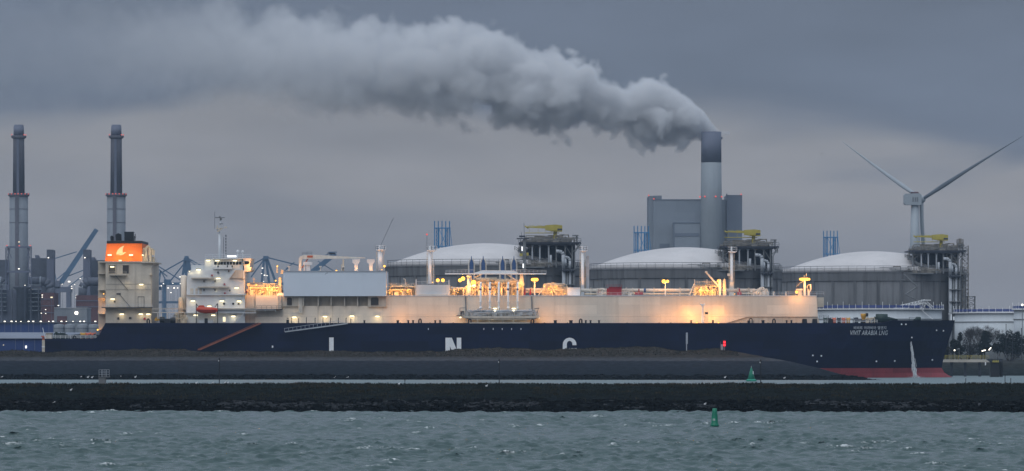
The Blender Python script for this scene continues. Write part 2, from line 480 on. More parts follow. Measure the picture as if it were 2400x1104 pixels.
# ------------------------------------------------------------------ the stone breakwater nearer the camera
def ground_material(name, stops, zscale, noise=0.35, nscale=0.5, rough=0.9, bump=0.6):
    """stops: (height in metres, colour); the real layers of a dike: wet stone, dry stone, road, grass"""
    m = bpy.data.materials.new(name); m.use_nodes = True
    t = m.node_tree; N = t.nodes; L = t.links
    b = N['Principled BSDF']; b.inputs['Roughness'].default_value = rough; b.inputs['Specular IOR Level'].default_value = 0.03
    c = N.new('ShaderNodeTexCoord')
    sp = N.new('ShaderNodeSeparateXYZ'); L.new(c.outputs['Object'], sp.inputs[0])
    n = N.new('ShaderNodeTexNoise'); n.inputs['Scale'].default_value = nscale; n.inputs['Detail'].default_value = 8; n.inputs['Roughness'].default_value = 0.7
    mp_ = N.new('ShaderNodeMapping'); mp_.inputs['Scale'].default_value = (0.55, 0.8, 1.6); L.new(c.outputs['Object'], mp_.inputs[0])
    L.new(mp_.outputs[0], n.inputs['Vector'])
    big = N.new('ShaderNodeTexNoise'); big.inputs['Scale'].default_value = 0.06; big.inputs['Detail'].default_value = 4; L.new(c.outputs['Object'], big.inputs['Vector'])
    def mth(op, a, bb):
        q = N.new('ShaderNodeMath'); q.operation = op
        for i, v in enumerate((a, bb)):
            if isinstance(v, (int, float)): q.inputs[i].default_value = v
            else: L.new(v, q.inputs[i])
        return q.outputs[0]
    zz_ = mth('ADD', sp.outputs['Z'], mth('MULTIPLY', mth('SUBTRACT', big.outputs['Fac'], 0.5), noise*3))
    zz_ = mth('ADD', zz_, mth('MULTIPLY', mth('SUBTRACT', n.outputs['Fac'], 0.5), noise*2))
    r = N.new('ShaderNodeValToRGB'); L.new(mth('DIVIDE', zz_, zscale), r.inputs['Fac'])
    e_ = r.color_ramp; e_.elements[0].position = stops[0][0]/zscale; e_.elements[0].color = (*stops[0][1], 1)
    e_.elements[1].position = stops[-1][0]/zscale; e_.elements[1].color = (*stops[-1][1], 1)
    for z, col in stops[1:-1]:
        q = e_.elements.new(z/zscale); q.color = (*col, 1)
    mx = N.new('ShaderNodeMix'); mx.data_type = 'RGBA'; mx.blend_type = 'MULTIPLY'; mx.inputs[0].default_value = 1.0
    L.new(r.outputs['Color'], mx.inputs[6])
    vr = N.new('ShaderNodeMapRange'); vr.inputs[1].default_value = 0.3; vr.inputs[2].default_value = 0.7; vr.inputs[3].default_value = 0.4; vr.inputs[4].default_value = 1.8
    L.new(n.outputs['Fac'], vr.inputs[0]); 
    cmb = N.new('ShaderNodeCombineColor'); 
    for i in range(3): L.new(vr.outputs[0], cmb.inputs[i])
    L.new(cmb.outputs[0], mx.inputs[7]); L.new(mx.outputs[2], b.inputs['Base Color'])
    bp = N.new('ShaderNodeBump'); bp.inputs['Strength'].default_value = bump; bp.inputs['Distance'].default_value = 0.5
    L.new(n.outputs['Fac'], bp.inputs['Height']); L.new(bp.outputs[0], b.inputs['Normal'])
    M[name] = m
    return m
ground_material('breakwater_stone', [(0.0, (0.0015, 0.002, 0.003)), (0.85, (0.002, 0.003, 0.004)), (1.15, (0.010, 0.013, 0.015)), (1.7, (0.005, 0.0075, 0.009)), (4.6, (0.008, 0.013, 0.012))], 6.0, noise=0.35, nscale=0.8)
def dam_front(x): return 781.0 - 0.030*(x) + 2.2*(fbm(np.asarray(x)/9.0, np.zeros_like(x)+3.3, 3)-0.5)
def dam_height(x, y):
    d = y - (781.0-0.030*x)
    base = np.interp(d, [-6, 0, 3, 34, 37, 60, 70], [-1.5, 0.0, 0.95, 4.25, 4.45, 3.9, -1.5])
    return base
def dam_z(x, y):
    rock = (fbm(x/1.1, y/1.3, 3)-0.5)*0.75 + (fbm(x/4.0+9, y/4.0, 2)-0.5)*0.9
    d = y-(781.0-0.030*x)
    w = np.interp(d, [-6, 0, 8, 24, 37, 70], [1.0, 1.0, 0.95, 0.65, 0.34, 0.3])
    return dam_height(x, y) + rock*w
xs = np.arange(-150, 150.01, 0.5); ys = np.arange(772, 856, 0.42)
Xg, Yg = np.meshgrid(xs, ys)
dam = grid_mesh('breakwater', Xg, Yg, dam_z(Xg, Yg), M['breakwater_stone'], smooth=False)
tag(dam, 'dark grassy stone breakwater across the water in front of the dike', 'breakwater')
# loose armour stones and weed on its face, too many and too small to count
mat('stone_dark', (0.009, 0.011, 0.012), 0.9, spec=0.03, var=0.6, scale=0.7)
mat('stone_pale', (0.06, 0.066, 0.074), 0.9, spec=0.03, var=0.5, scale=0.7)
mat('grass_dark', (0.015, 0.020, 0.013), 0.95, spec=0.03, var=0.5, scale=0.35, col2=(0.030, 0.030, 0.020))
def stone_mesh(x, y, z, s, r):
    n = len(x)
    base = np.array([(-1,-1,-1),(1,-1,-1),(1,1,-1),(-1,1,-1),(-1,-1,1),(1,-1,1),(1,1,1),(-1,1,1)], float)
    fc = np.array([(0,3,2,1),(4,5,6,7),(0,1,5,4),(1,2,6,5),(2,3,7,6),(3,0,4,7)])
    sc = np.stack([s*r.uniform(.7, 1.7, n), s*r.uniform(.6, 1.2, n), s*r.uniform(.35, .7, n)], -1)
    p = (base[None] + r.randn(n, 8, 3)*0.28)*sc[:, None]
    a = r.uniform(0, 6.28, n)[:, None]; ca, sa = np.cos(a), np.sin(a)
    q = np.stack([p[..., 0]*ca-p[..., 1]*sa, p[..., 0]*sa+p[..., 1]*ca, p[..., 2]], -1)+np.stack([x, y, z], -1)[:, None]
    mb = MB(); mb.v = q.reshape(-1, 3).tolist(); mb.f = (fc[None]+8*np.arange(n)[:, None, None]).reshape(-1, 4).tolist()
    return mb
def stones(name, n, d0, d1, s0, s1, material, seed, patch=0.0):
    r = np.random.RandomState(seed)
    m = n*(12 if patch else 1)
    x = r.uniform(-98, 98, m); d = r.uniform(d0, d1, m)
    if patch:
        ok = (fbm(x/14.0+40, d/6.0, 2) > patch) | (r.rand(m) < 0.04)
        x, d = x[ok][:n], d[ok][:n]
    y = 781.0-0.030*x+d
    return stone_mesh(x, y, dam_z(x, y), r.uniform(s0, s1, len(x)), r).build(name, material, dam)
dam['_base'] = (0, 0, 0)
tag(stones('armour_stones', 6500, -1.0, 12.0, 0.12, 0.42, 'stone_dark', 5), kind='stuff')
tag(stones('pale_stones', 2600, 2.4, 9.0, 0.12, 0.34, 'stone_pale', 6, patch=0.56), kind='stuff')
def tufts(name, n, fn, s0, s1, material, parent, seed, blades=4):
    r = np.random.RandomState(seed)
    x, y, z = fn(r, n); n = len(x)
    x, y, z = (np.repeat(q, blades) for q in (x, y, z))
    h = np.repeat(r.uniform(s0, s1, n), blades); k = len(x)
    a = r.uniform(0, 6.28, k); dx, dy = np.cos(a)*h*.22, np.sin(a)*h*.22
    lx, ly = r.uniform(-.5, .5, k)*h, r.uniform(-.5, .5, k)*h
    v = np.stack([np.stack([x-dx, y-dy, z-.05], -1), np.stack([x+dx, y+dy, z-.05], -1), np.stack([x+lx, y+ly, z+h], -1)], 1)
    mb = MB(); mb.v = v.reshape(-1, 3).tolist(); mb.f = np.arange(3*k).reshape(-1, 3).tolist()
    return tag(mb.build(name, material, parent), kind='stuff')
def on_dam(r, n):
    x, d = r.uniform(-100, 100, n*2), r.uniform(6, 40, n*2)
    ok = r.rand(n*2) < d/40
    x, d = x[ok][:n], d[ok][:n]
    y = 781.0-0.030*x+d
    return x, y, dam_z(x, y)
tufts('grass_tufts', 16000, on_dam, 0.10, 0.30, 'grass_dark', dam, 8)
mat('grass_straw', (0.040, 0.040, 0.027), 0.95, spec=0.03, var=0.5, scale=0.35, col2=(0.055, 0.048, 0.034))
def in_patches(r, n):
    x, y, z = on_dam(r, n*4)
    ok = fbm(x/7.0+61, y/3.0, 3) > 0.55
    return x[ok][:n], y[ok][:n], z[ok][:n]
tufts('straw_tufts', 7000, in_patches, 0.14, 0.42, 'grass_straw', dam, 9)

# ------------------------------------------------------------------ the dike in front of the ship
ground_material('dike_ground', [(0.0, (0.007, 0.010, 0.012)), (0.9, (0.006, 0.010, 0.013)), (1.6, (0.009, 0.014, 0.020)), (5.7, (0.018, 0.022, 0.030)), (5.95, (0.050, 0.054, 0.062)), (6.75, (0.042, 0.046, 0.052)), (7.0, (0.031, 0.029, 0.026)), (9.5, (0.038, 0.034, 0.029))], 12.0, noise=0.10, nscale=0.9, bump=0.4)
def dike_front(x): return 1452.0 - 0.105*(np.asarray(x)+60) * (np.asarray(x) > -60)*0.9
TIPX = PX(2052, 1428)
def dike_z(x, y):
    x = np.asarray(x, float); y = np.asarray(y, float)
    f0 = dike_front(x)
    d = y-f0
    ridge = np.interp(x, [PX(1690, 1470), PX(1745, 1470), PX(1850, 1460), PX(1915, 1455), PX(1985, 1440), TIPX], [9.1, 8.3, 5.7, 3.7, 1.3, -0.4])
    bump_ = np.where(ridge > 8.5, (fbm(x/11.0, y/30.0, 4)-0.5)*2.6+0.25, 0)
    top = ridge + bump_
    prof = np.interp(d, [-8, 0, 24, 31, 50, 58, 66], [-2.0, 0.0, 6.0, 6.7, 9.0, 9.0, 3.0])
    prof = np.where(d > 31, 6.7+(prof-6.7)*np.clip((top-6.7)/2.3, 0, 2), prof)
    z = np.minimum(prof, top)
    far = np.interp(y, [1490, 1500, 1514], [99, 8, -2])
    z = np.minimum(z, far)
    z = z + (fbm(x/2.5, y/2.5, 3)-0.5)*np.where(z > 6.9, 0.55, np.where(z < 1.2, 0.7, 0.12))
    return z
xs = np.arange(-330, 125, 0.75); ys = np.arange(1416, 1517, 0.8)
Xg, Yg = np.meshgrid(xs, ys)
dike = grid_mesh('dike', Xg, Yg, dike_z(Xg, Yg), M['dike_ground'])
tag(dike, 'long low stone dike with brown grass on top in front of the ship', 'dike'); dike['_base'] = (0, 0, 0)
mat('grass_brown', (0.041, 0.036, 0.030), 0.95, spec=0.03, var=0.5, scale=0.12, col2=(0.042, 0.042, 0.030))
def on_dike(r, n):
    x = r.uniform(-185, PX(1735, 1470), n*2); y = r.uniform(1478, 1512, n*2)
    z = dike_z(x, y); ok = z > 7.1
    return x[ok][:n], y[ok][:n], z[ok][:n]-0.05
tufts('grass_tufts', 14000, on_dike, 0.15, 0.45, 'grass_brown', dike, 12)
def dike_stones(n):
    r = np.random.RandomState(21)
    x = r.uniform(-185, TIPX+2, n); y = dike_front(x)+r.uniform(-2, 5, n); z = dike_z(x, y); ok = z > -0.5
    return tag(stone_mesh(x[ok], y[ok], z[ok], r.uniform(.3, .8, ok.sum()), r).build('foot_stones', 'stone_dark', dike), kind='stuff')
dike_stones(3200)

# ------------------------------------------------------------------ the land behind the ship
ground_material('bank_ground', [(0.0, (0.010, 0.014, 0.015)), (2.0, (0.018, 0.023, 0.024)), (4.0, (0.026, 0.028, 0.026)), (6.0, (0.05, 0.05, 0.048))], 8.0, noise=0.3, nscale=0.7)
xs = np.concatenate([np.arange(-1500, 120, 30), np.arange(120, 300, 1.5), np.arange(300, 1600, 40)])
ys = np.concatenate([np.arange(1600, 1660, 1.5), np.array([1700, 1800, 2000, 2500, 3500, 5000, 9000, 16000])])
Xg, Yg = np.meshgrid(xs, ys)
Zg = np.interp(Yg, [1600, 1614, 1634, 1660, 16000], [-2, 0.0, 4.3, 4.6, 4.6]) + np.where(Yg < 1650, (fbm(Xg/2.2, Yg/2.2, 3)-.5)*1.4, 0)
tag(grid_mesh('ground', Xg, Yg, Zg, M['bank_ground'], smooth=False), kind='structure')
GZ = 4.6
# ================================================================== the gas carrier
YF, YC, BH = 1520.0, 1543.0, 23.0
ship = thing('gas_carrier', (0, YC, 0), 'long dark blue gas carrier with cream superstructure and lit deck lamps behind the dike', 'ship')
def lerp_list(v, xs_, ys_): return float(np.interp(v, xs_, ys_))
def stem_px(z): return lerp_list(z, [-1, 0, .8, 1.6, 3.2, 6, 10, 14, 19], [2224, 2232, 2222, 2213, 2207, 2211, 2218.5, 2228, 2238])
def ent_px(z): return lerp_list(z, [-1, 3, 19], [1840, 1860, 1960])
def half_b(px, z):
    xe, xs_ = ent_px(z), stem_px(z)
    if px > xe:
        t = min(1.0, (px-xe)/(xs_-xe))
        return BH*(1-t**lerp_list(z, [0, 19], [1.8, 3.2]))
    if px < 420:
        t = (420-px)/315.0
        return BH*(1-0.16*t*t)
    return BH
def top_z(px): return lerp_list(px, [105, 222, 232, 240, 247, 2056, 2076, 2238], [PZ(794, YF), PZ(794, YF), PZ(787, YF), PZ(772, YF), PZ(757, YF), PZ(757, YF), PZ(750.5, YF), PZ(750, YF)])
def hull_mesh(zlo, k0, levels, top=False):
    mids = [105, 130, 170, 210, 222, 227, 232, 236, 240, 244, 247, 270, 330, 420] + list(range(520, 1830, 100))
    ts = [0, .08, .16, .24, .32, .4, .48, .56, .64, .72, .8, .86, .91, .95, .98, 1.0]
    st = [('m', p) for p in mids] + [('b', t) for t in ts]
    rows = []
    for kind, v in st:
        row = []
        for lv in levels:
            if kind == 'm': px = v
            else: px = ent_px(14 if top else 2) + v*(stem_px(19 if top else 2)-ent_px(14 if top else 2))
            zt = top_z(px) if top else zlo
            z = zlo + (zt-zlo)*lv if top else lv
            if kind == 'b': px = ent_px(z) + v*(stem_px(z)-ent_px(z))
            b = half_b(px, z) if kind == 'm' or v < 1 else 0.02
            row.append((px, b, z))
        rows.append(row)
    mb = MB(); nl = len(levels)
    for row in rows:
        for sgn in (-1, 1):
            for px, b, z in row: mb.v.append((PX(px, YC-b), YC+sgn*b, z))
    n = len(rows)
    for i in range(n-1):
        for j in range(nl-1):
            a, c = i*2*nl+j, (i+1)*2*nl+j
            mb.f.append((a, c, c+1, a+1)); mb.f.append((a+nl, a+nl+1, c+nl+1, c+nl))
        a, c = i*2*nl+nl-1, (i+1)*2*nl+nl-1
        mb.f.append((a, c, c+nl, a+nl))
        a, c = i*2*nl, (i+1)*2*nl
        mb.f.append((a, a+nl, c+nl, c))
    mb.f.append(tuple(range(0, nl))+tuple(range(2*nl-1, nl-1, -1)))
    return mb
hull = hull_mesh(3.17, 0, [0, .12, .25, .4, .55, .7, .85, 1.0], top=True).build('hull', 'navy', ship)
hull_mesh(0, 0, [-1.2, 0.0, .8, 1.6, 2.4, 3.169]).build('boot_topping', 'red_bottom', hull)
# --- lettering
def text_mesh(body, size, shear=0.0, spacing=1.0, bold=0.0):
    cu = bpy.data.curves.new('lettering', 'FONT'); cu.body = body; cu.size = size; cu.shear = shear; cu.space_character = spacing
    cu.offset = bold; cu.resolution_u = 3
    o = bpy.data.objects.new('lettering', cu); COL.objects.link(o)
    bpy.context.view_layer.update()
    me = bpy.data.meshes.new_from_object(o.evaluated_get(bpy.context.evaluated_depsgraph_get()))
    v = [tuple(p.co) for p in me.vertices]; f = [tuple(p.vertices) for p in me.polygons]
    bpy.data.objects.remove(o); bpy.data.curves.remove(cu); bpy.data.meshes.remove(me)
    return v, f
def hull_text(body, a, b, t, u, shear):
    v, f = text_mesh(body, 1.0, shear, 1.08, 0.012)
    xs_ = [p[0] for p in v]; zs_ = [p[1] for p in v]
    mb = MB()
    for x, y, _ in v:
        px = a+(b-a)*(x-min(xs_))/(max(xs_)-min(xs_)); py = u-(u-t)*(y-min(zs_))/(max(zs_)-min(zs_))
        z = PZ(py, YF+2)
        bb = half_b(px, z)
        mb.v.append((PX(px, YC-bb), YC-bb-0.22, z))
    mb.f = f
    return mb
hull_text('VIVIT ARABIA LNG', 1993, 2081, 774.5, 785.5, 0.28).build('ship_name', 'name_white', hull)
hull_text('\ube44\ube44\ud2b8 \uc544\ub77c\ube44\uc544 \uc5d8\uc5d4\uc9c0', 2001, 2077, 764.5, 772, 0.0).build('ship_name', 'name_white', hull)
def big_letter(polys, ya=YF-0.04):
    mb = MB()
    for p in polys: mb.pprism(p, ya, YF+0.01)
    return mb.build('big_letter', 'letter_white', hull)
big_letter([[(771.5, 791), (782, 791), (782, 830), (771.5, 830)], [(782, 830), (796, 830), (796, 839), (771.5, 839), (771.5, 830)]])
big_letter([[(1044, 791.5), (1054.5, 791.5), (1054.5, 840), (1044, 840)], [(1070.5, 791.5), (1081, 791.5), (1081, 840), (1070.5, 840)], [(1054.5, 791.5), (1059, 791.5), (1070.5, 820), (1070.5, 840), (1066, 840), (1054.5, 812)]])
def arc(cx, cy, rx, ry, a0, a1, n=10): return [(cx+rx*math.cos(math.radians(a0+(a1-a0)*i/n)), cy-ry*math.sin(math.radians(a0+(a1-a0)*i/n))) for i in range(n+1)]
big_letter([arc(1335, 807, 16, 15.5, 0, 180) + arc(1335, 807, 6.5, 8, 180, 0), [(1319, 807), (1328.5, 807), (1328.5, 825), (1319, 825)],
            [(1341.5, 807), (1351, 807), (1351, 809), (1341.5, 809)], [(1334, 816), (1351, 816), (1351, 840), (1341, 840), (1341, 823), (1334, 823)],
            [(1319, 825), (1328.5, 825), (1334, 832), (1341, 832), (1341, 840), (1328, 840)]])
MB().pb(637, 640.5, 810, 815, YF-.05, YF+.01).build('draught_board', 'letter_white', hull)
for px_ in (1134, 1156, 1177, 1199, 1221, 1004): MB().pb(px_-.8, px_+.8, 769, 773, YF-.05, YF+.01).build('hull_mark', 'letter_white', hull)
for px_, py_ in ((2123, 760), (2113, 760), (2211, 775), (2195, 774), (2137, 791), (1905, 833), (1925, 834), (2054, 847), (2097, 846), (2185, 844), (1915, 847)):
    z_ = PZ(py_, YF+4); b_ = half_b(px_, z_)
    MB().box(PX(px_, YC-b_)-.22, PX(px_, YC-b_)+.22, YC-b_-.25, YC-b_+.2, z_-.22, z_+.22).build('fairlead', 'letter_white', hull)

def sp(name, m, fn, parent=None, smooth=False):
    mb = MB(); fn(mb)
    return mb.build(name, m, parent or ship, smooth)
def lamp(px, py, Y, kind='f', power=0, dz=-0.7, dy=-0.9, w=None, parent=None, hang=True):
    """a deck lamp: housing, glowing lens and its light"""
    par = ship
    c = P(px, py, Y)
    if kind == 'f':
        w = w or 1.3
        h = MB().box(c.x-w/2-.12, c.x+w/2+.12, c.y-.22, c.y+.25, c.z+.16, c.z+.34).build('floodlight', 'dark_steel', par)
        MB().box(c.x-w/2, c.x+w/2, c.y-.30, c.y+.1, c.z-.26, c.z+.155).build('lens', 'glow_white', h)
        lightpoint(c+Vector((0, dy, dz)), power or 34, WARM, par)
    elif kind == 's':
        r = w or 0.42
        h = MB().box(c.x-r*.8, c.x+r*.8, c.y-.1, c.y+.5, c.z+r*.9, c.z+r*1.2).build('floodlight', 'dark_steel', par)
        MB().ball((c.x, c.y-.1, c.z), r, 8).build('lens', 'glow_sodium', h, True)
        if power: lightpoint(c+Vector((0, dy, dz)), power, SOD, par)
def pipework(name, m, a, b, t, u, ya, yb, n, seed, r0=.08, r1=.22):
    """a thicket of deck piping, valves and ladders between photo columns a..b and rows t..u"""
    r = random.Random(seed); mb = MB()
    x0, x1, z0, z1 = PX(a, ya), PX(b, ya), PZ(u, ya), PZ(t, ya)
    for k in range(n):
        x, y = r.uniform(x0, x1), r.uniform(ya, yb); rr = r.uniform(r0, r1)
        k2 = r.random()
        top = z0+(z1-z0)*r.uniform(.35, 1)
        if k2 < .45:
            mb.tube((x, y, z0), (x, y, top), rr, 5)
            if r.random() < .5: mb.box(x-rr*2, x+rr*2, y-rr*2, y+rr*2, top-rr*2, top+rr*2)
        elif k2 < .8:
            l = r.uniform(.25, .7)*(x1-x0); xa = r.uniform(x0, x1-l)
            mb.tube((xa, y, top), (xa+l, y, top), rr, 5); mb.tube((xa, y, z0), (xa, y, top), rr*.7, 4); mb.tube((xa+l, y, z0), (xa+l, y, top), rr*.7, 4)
        elif k2 < .92:
            l = r.uniform(.15, .4)*(x1-x0); xa = r.uniform(x0, x1-l)
            mb.tube((xa, y, z0), (xa+l, y, top), rr*.7, 4)
        else:
            s_ = r.uniform(.3, .7); mb.box(x-s_, x+s_, y-s_, y+s_, z0, z0+r.uniform(.8, 2.0))
    return tag(mb.build(name, m, ship), kind='stuff')

# ------------------------------------------------------------------ trunk deck (the long cream wall)
def trunk(mb):
    ya = 1526.0
    f = [(905, 694), (1914, 694), (1917, 740), (1917, 742.5), (905, 742.5)]
    mb.pprism(f, ya, 1560)
tr = sp('trunk_wall', 'cream', lambda mb: (mb.pprism([(662, 717), (905, 717), (905, 694), (1914, 694), (1917, 742.3), (662, 742.3)], 1526, 1560)))
sp('trunk_foot', 'cream', lambda mb: mb.pprism([(598, 742.6), (1752, 742.6), (1702, 757.5), (598, 757.5)], 1526, 1558), tr)
sp('shaded_foot', 'cream_dirty', lambda mb: mb.pprism([(1752.2, 742.6), (1917, 742.6), (1921, 757.5), (1702.2, 757.5)], 1526.35, 1556), tr)  # nearly flush panel; the shade of the recess is put into its darker cream
sp('wall_edge', 'white', lambda mb: mb.pb(905, 1914, 692.4, 694.6, 1525.85, 1560.2), tr)
sp('forward_wall', 'cream_dirty', lambda mb: mb.pb(1915, 1931, 697, 720, 1534, 1552), tr)
for px_ in (745, 779, 897): sp('plate_seam', 'cream_dirty', lambda mb: mb.pb(px_, px_+.8, 718, 757, 1525.93, 1526.05), tr)
sp('railing', 'white', lambda mb: mb.rail([P(1400, 693, 1527), P(1624, 693, 1527)], 1.0, .045, 2.2, 2), tr)
sp('railing', 'white', lambda mb: mb.rail([P(1700, 693, 1527), P(1931, 692, 1527)], 1.1, .05, 2.2, 2), tr)
for a_, b_, y_ in ((1232, 1335, 679.5), (1360, 1770, 680.5), (1050, 1100, 677)): sp('deck_pipe', 'pipe_white', lambda mb: mb.tube(P(a_, y_, 1533), P(b_, y_, 1533), .62, 8), tr, True)
for a_, b_, y_ in ((1232, 1335, 685), (1370, 1620, 689), (1730, 1790, 688)): sp('lower_deck_pipe', 'pipe_cream', lambda mb: mb.tube(P(a_, y_, 1531.5), P(b_, y_, 1531.5), .26, 6), tr)
for px_ in (1385, 1468, 1533, 1594, 1730, 1755, 1245, 1270, 1320):
    sp('pipe_support', 'pipe_white', lambda mb: (mb.pb(px_-1, px_+1, 682, 693, 1532, 1534), mb.pb(px_-1.6, px_+1.6, 674.5, 676, 1532, 1534)), tr)
sp('pipe_band', 'arm_blue', lambda mb: mb.tube(P(1509, 680.5, 1533), P(1514, 680.5, 1533), .68, 8), tr, True)
sp('expansion_loop', 'pipe_white', lambda mb: mb.path([P(1765, 680.5, 1533), P(1774, 682, 1533), P(1779, 692, 1533)], .55, 8), tr, True)
sp('expansion_loop', 'pipe_white', lambda mb: mb.path([P(1779, 692, 1533), P(1779, 676, 1533), P(1788, 673.5, 1533), P(1792, 678, 1533), P(1794, 692, 1533)], .25, 6), tr, True)

# ------------------------------------------------------------------ engine casing and funnel
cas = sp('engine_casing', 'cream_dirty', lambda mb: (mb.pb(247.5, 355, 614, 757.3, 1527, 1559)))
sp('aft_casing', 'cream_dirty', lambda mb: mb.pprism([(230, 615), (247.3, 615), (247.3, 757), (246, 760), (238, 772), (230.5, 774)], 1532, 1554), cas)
sp('deck_edge', 'cream_dirty', lambda mb: (mb.pb(229, 357, 612.6, 615.2, 1526.6, 1559.5)), cas)
sp('walkway', 'dark_steel', lambda mb: (mb.pb(238, 358, 720, 722, 1524.6, 1527)), cas)
sp('walkway_rail', 'white', lambda mb: mb.rail([P(240, 720, 1524.7), P(357, 720, 1524.7)], 1.0, .05, 2.0, 2), cas)
for a_, b_ in ((254.5, 270.5), (287.5, 302)):
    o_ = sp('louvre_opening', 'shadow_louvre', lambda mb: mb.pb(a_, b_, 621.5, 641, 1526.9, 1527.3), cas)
    sp('opening_frame', 'cream_dirty', lambda mb: (mb.pb(a_-1, a_, 620, 642, 1526.6, 1527.2), mb.pb(b_, b_+1, 620, 642, 1526.6, 1527.2), mb.pb(a_-1, b_+1, 620, 621.5, 1526.6, 1527.2)), cas)
sp('balcony', 'cream_dirty', lambda mb: (mb.pb(256, 296, 643, 645.5, 1525, 1527), mb.rail([P(256, 643, 1525.2), P(296, 643, 1525.2)], 1.0, .05, 1.6, 2)), cas)
for y_ in (666, 679, 720): sp('plate_seam', 'shadow_louvre', lambda mb: mb.pb(248, 354.5, y_, y_+.5, 1526.94, 1527.1), cas)
sp('door', 'cream_dirty', lambda mb: mb.pb(324, 337, 697, 719, 1526.8, 1527.1), cas)
sp('door_frame', 'shadow_louvre', lambda mb: (mb.pb(323, 324, 696, 720, 1526.85, 1527.1), mb.pb(337, 338, 696, 720, 1526.85, 1527.1), mb.pb(323, 338, 695, 696.2, 1526.85, 1527.1)), cas)
sp('vent_grille', 'shadow_louvre', lambda mb: (mb.pb(273, 283, 687, 690.5, 1526.8, 1527.2)), cas)
for a_, b_, t_, u_ in ((275, 280, 743.5, 749), (302, 308, 743, 748), (266.5, 270.5, 705, 709)): sp('hatch', 'shadow_louvre', lambda mb: mb.pb(a_, b_, t_, u_, 1526.8, 1527.2), cas)
sp('red_box', 'red_paint', lambda mb: mb.pb(336.5, 341, 744.5, 749, 1526.5, 1527.1), cas)
sp('ladder', 'dark_steel', lambda mb: (mb.path([P(270, 645, 1526.7), P(300, 680, 1526.7)], .1, 4), mb.path([P(280, 690, 1526.7), P(305, 719, 1526.7)], .1, 4)), cas)
sp('side_ladder', 'pipe_cream', lambda mb: (mb.tube(P(354.8, 640, 1526.8), P(354.8, 735, 1526.8), .12, 5), mb.pb(350, 358, 644, 645.2, 1525.5, 1529)), cas)
sp('aft_stair', 'cream_dirty', lambda mb: [(mb.pb(229, 248, y_, y_+1.2, 1529, 1532), mb.rail([P(230, y_, 1529.2), P(246, y_, 1529.2)], 1.0, .05, 1.5, 2)) for y_ in (641, 679, 697, 735)], cas)
fun = sp('funnel', 'funnel_orange', lambda mb: mb.pprism([(246, 612.5), (250, 570.5), (333.3, 570.5), (333.3, 612.5)], 1530, 1556), smooth=False)
sp('funnel_rim', 'black', lambda mb: mb.pprism([(250, 570.3), (250.5, 564.5), (333, 564.5), (333, 570.3)], 1529.8, 1556.2), fun)
for pts in ([(259, 564), (258.5, 554), (262, 552), (266, 555), (265.5, 564)], [(271.5, 564), (270.5, 550), (277, 546.5), (283.5, 549), (284, 564)]):
    sp('exhaust_pipe', 'black', lambda mb: mb.pprism(pts, 1538, 1540.5), fun)
sp('exhaust_stack', 'black', lambda mb: (mb.pb(291.5, 312, 543.5, 564.2, 1537, 1541), mb.pb(290.8, 312.7, 543, 544.5, 1536.8, 1541.2)), fun)
sp('aerials', 'dark_steel', lambda mb: (mb.tube(P(317, 564, 1538), P(317, 548, 1538), .12, 5), mb.tube(P(314.5, 556, 1538), P(319, 556, 1538), .12, 5), mb.tube(P(315, 564, 1538), P(315, 553, 1538), .1, 5)), fun)
# sail emblem on the funnel
sp('sail_emblem', 'logo_cream', lambda mb: (
    mb.pprism([(272.5, 596), (273, 592), (276, 586), (280.5, 581), (286, 577.5), (291.5, 575.5), (289, 580), (287.5, 585), (287.2, 589), (288, 592), (286, 594), (280, 595)], 1529.93, 1530.05),
    mb.pprism([(271.5, 597.2), (279, 596.2), (287, 594), (288.5, 592.5), (291, 591), (296, 591.5), (292, 594), (288, 597), (283, 598.2), (276, 597.6)], 1529.91, 1530.05)), fun)
sp('side_platform', 'cream_dirty', lambda mb: (mb.pb(331, 366, 614, 616.5, 1526, 1550), mb.pprism([(336, 616.5), (362, 616.5), (356, 622), (340, 622)], 1528, 1549), mb.rail([P(334, 614, 1526.2), P(366, 614, 1526.2)], 1.2, .06, 1.4, 3)), cas)
def vents(mb):
    for a_, t_, w_ in ((339, 583, 3.0), (347, 578, 4.0), (356, 584, 3.0)):
        pts = [P(a_-w_, 613, 1531)]
        pts += [P(a_-w_*math.cos(q), t_+w_-w_*math.sin(q), 1531) for q in np.linspace(0, math.pi, 7)]
        pts += [P(a_+w_, 598, 1531)]
        mb.path(pts, .42, 7)
    for k in range(10):
        a_ = random.uniform(337, 361); mb.tube(P(a_, 613, 1530+random.random()*6), P(a_+random.uniform(-3, 3), random.uniform(580, 600), 1530+random.random()*6), .12, 4)
    mb.box(PX(338, 1530), PX(345, 1530), 1531, 1534, PZ(614, 1530), PZ(598, 1530)); mb.box(PX(350, 1530), PX(360, 1530), 1532, 1536, PZ(614, 1530), PZ(602, 1530))
tag(sp('ventilators', 'pipe_cream', vents, cas), kind='stuff')
lamp(257, 597.5, 1529.0, 'f', 300, dz=0.6, dy=-2.4, w=1.3); lamp(307, 597.5, 1529.0, 'f', 300, dz=0.6, dy=-2.4, w=1.3); lamp(334.5, 597.5, 1529, 'f', 90, w=.5)
lightpoint(P(275, 606, 1527.3), 70, SOD, ship); lightpoint(P(300, 606, 1527.3), 50, SOD, ship)
for px_, py_ in ((263, 625), (331, 666.5), (264, 700.5), (285.5, 736), (330, 736), (347.5, 736)): lamp(px_, py_, 1526.6, 'f')
lightpoint(P(299, 668, 1525.8), 16, WARM, ship)
lightpoint(P(240, 698, 1530.3), 70, SOD, ship); lightpoint(P(239, 735, 1530.3), 40, SOD, ship); lamp(243, 689, 1530.5, 's', 0, w=.2)
sp('glowing_lamp', 'glow_dim', lambda mb: mb.pb(278, 285, 609, 612.3, 1529.5, 1529.9), fun)

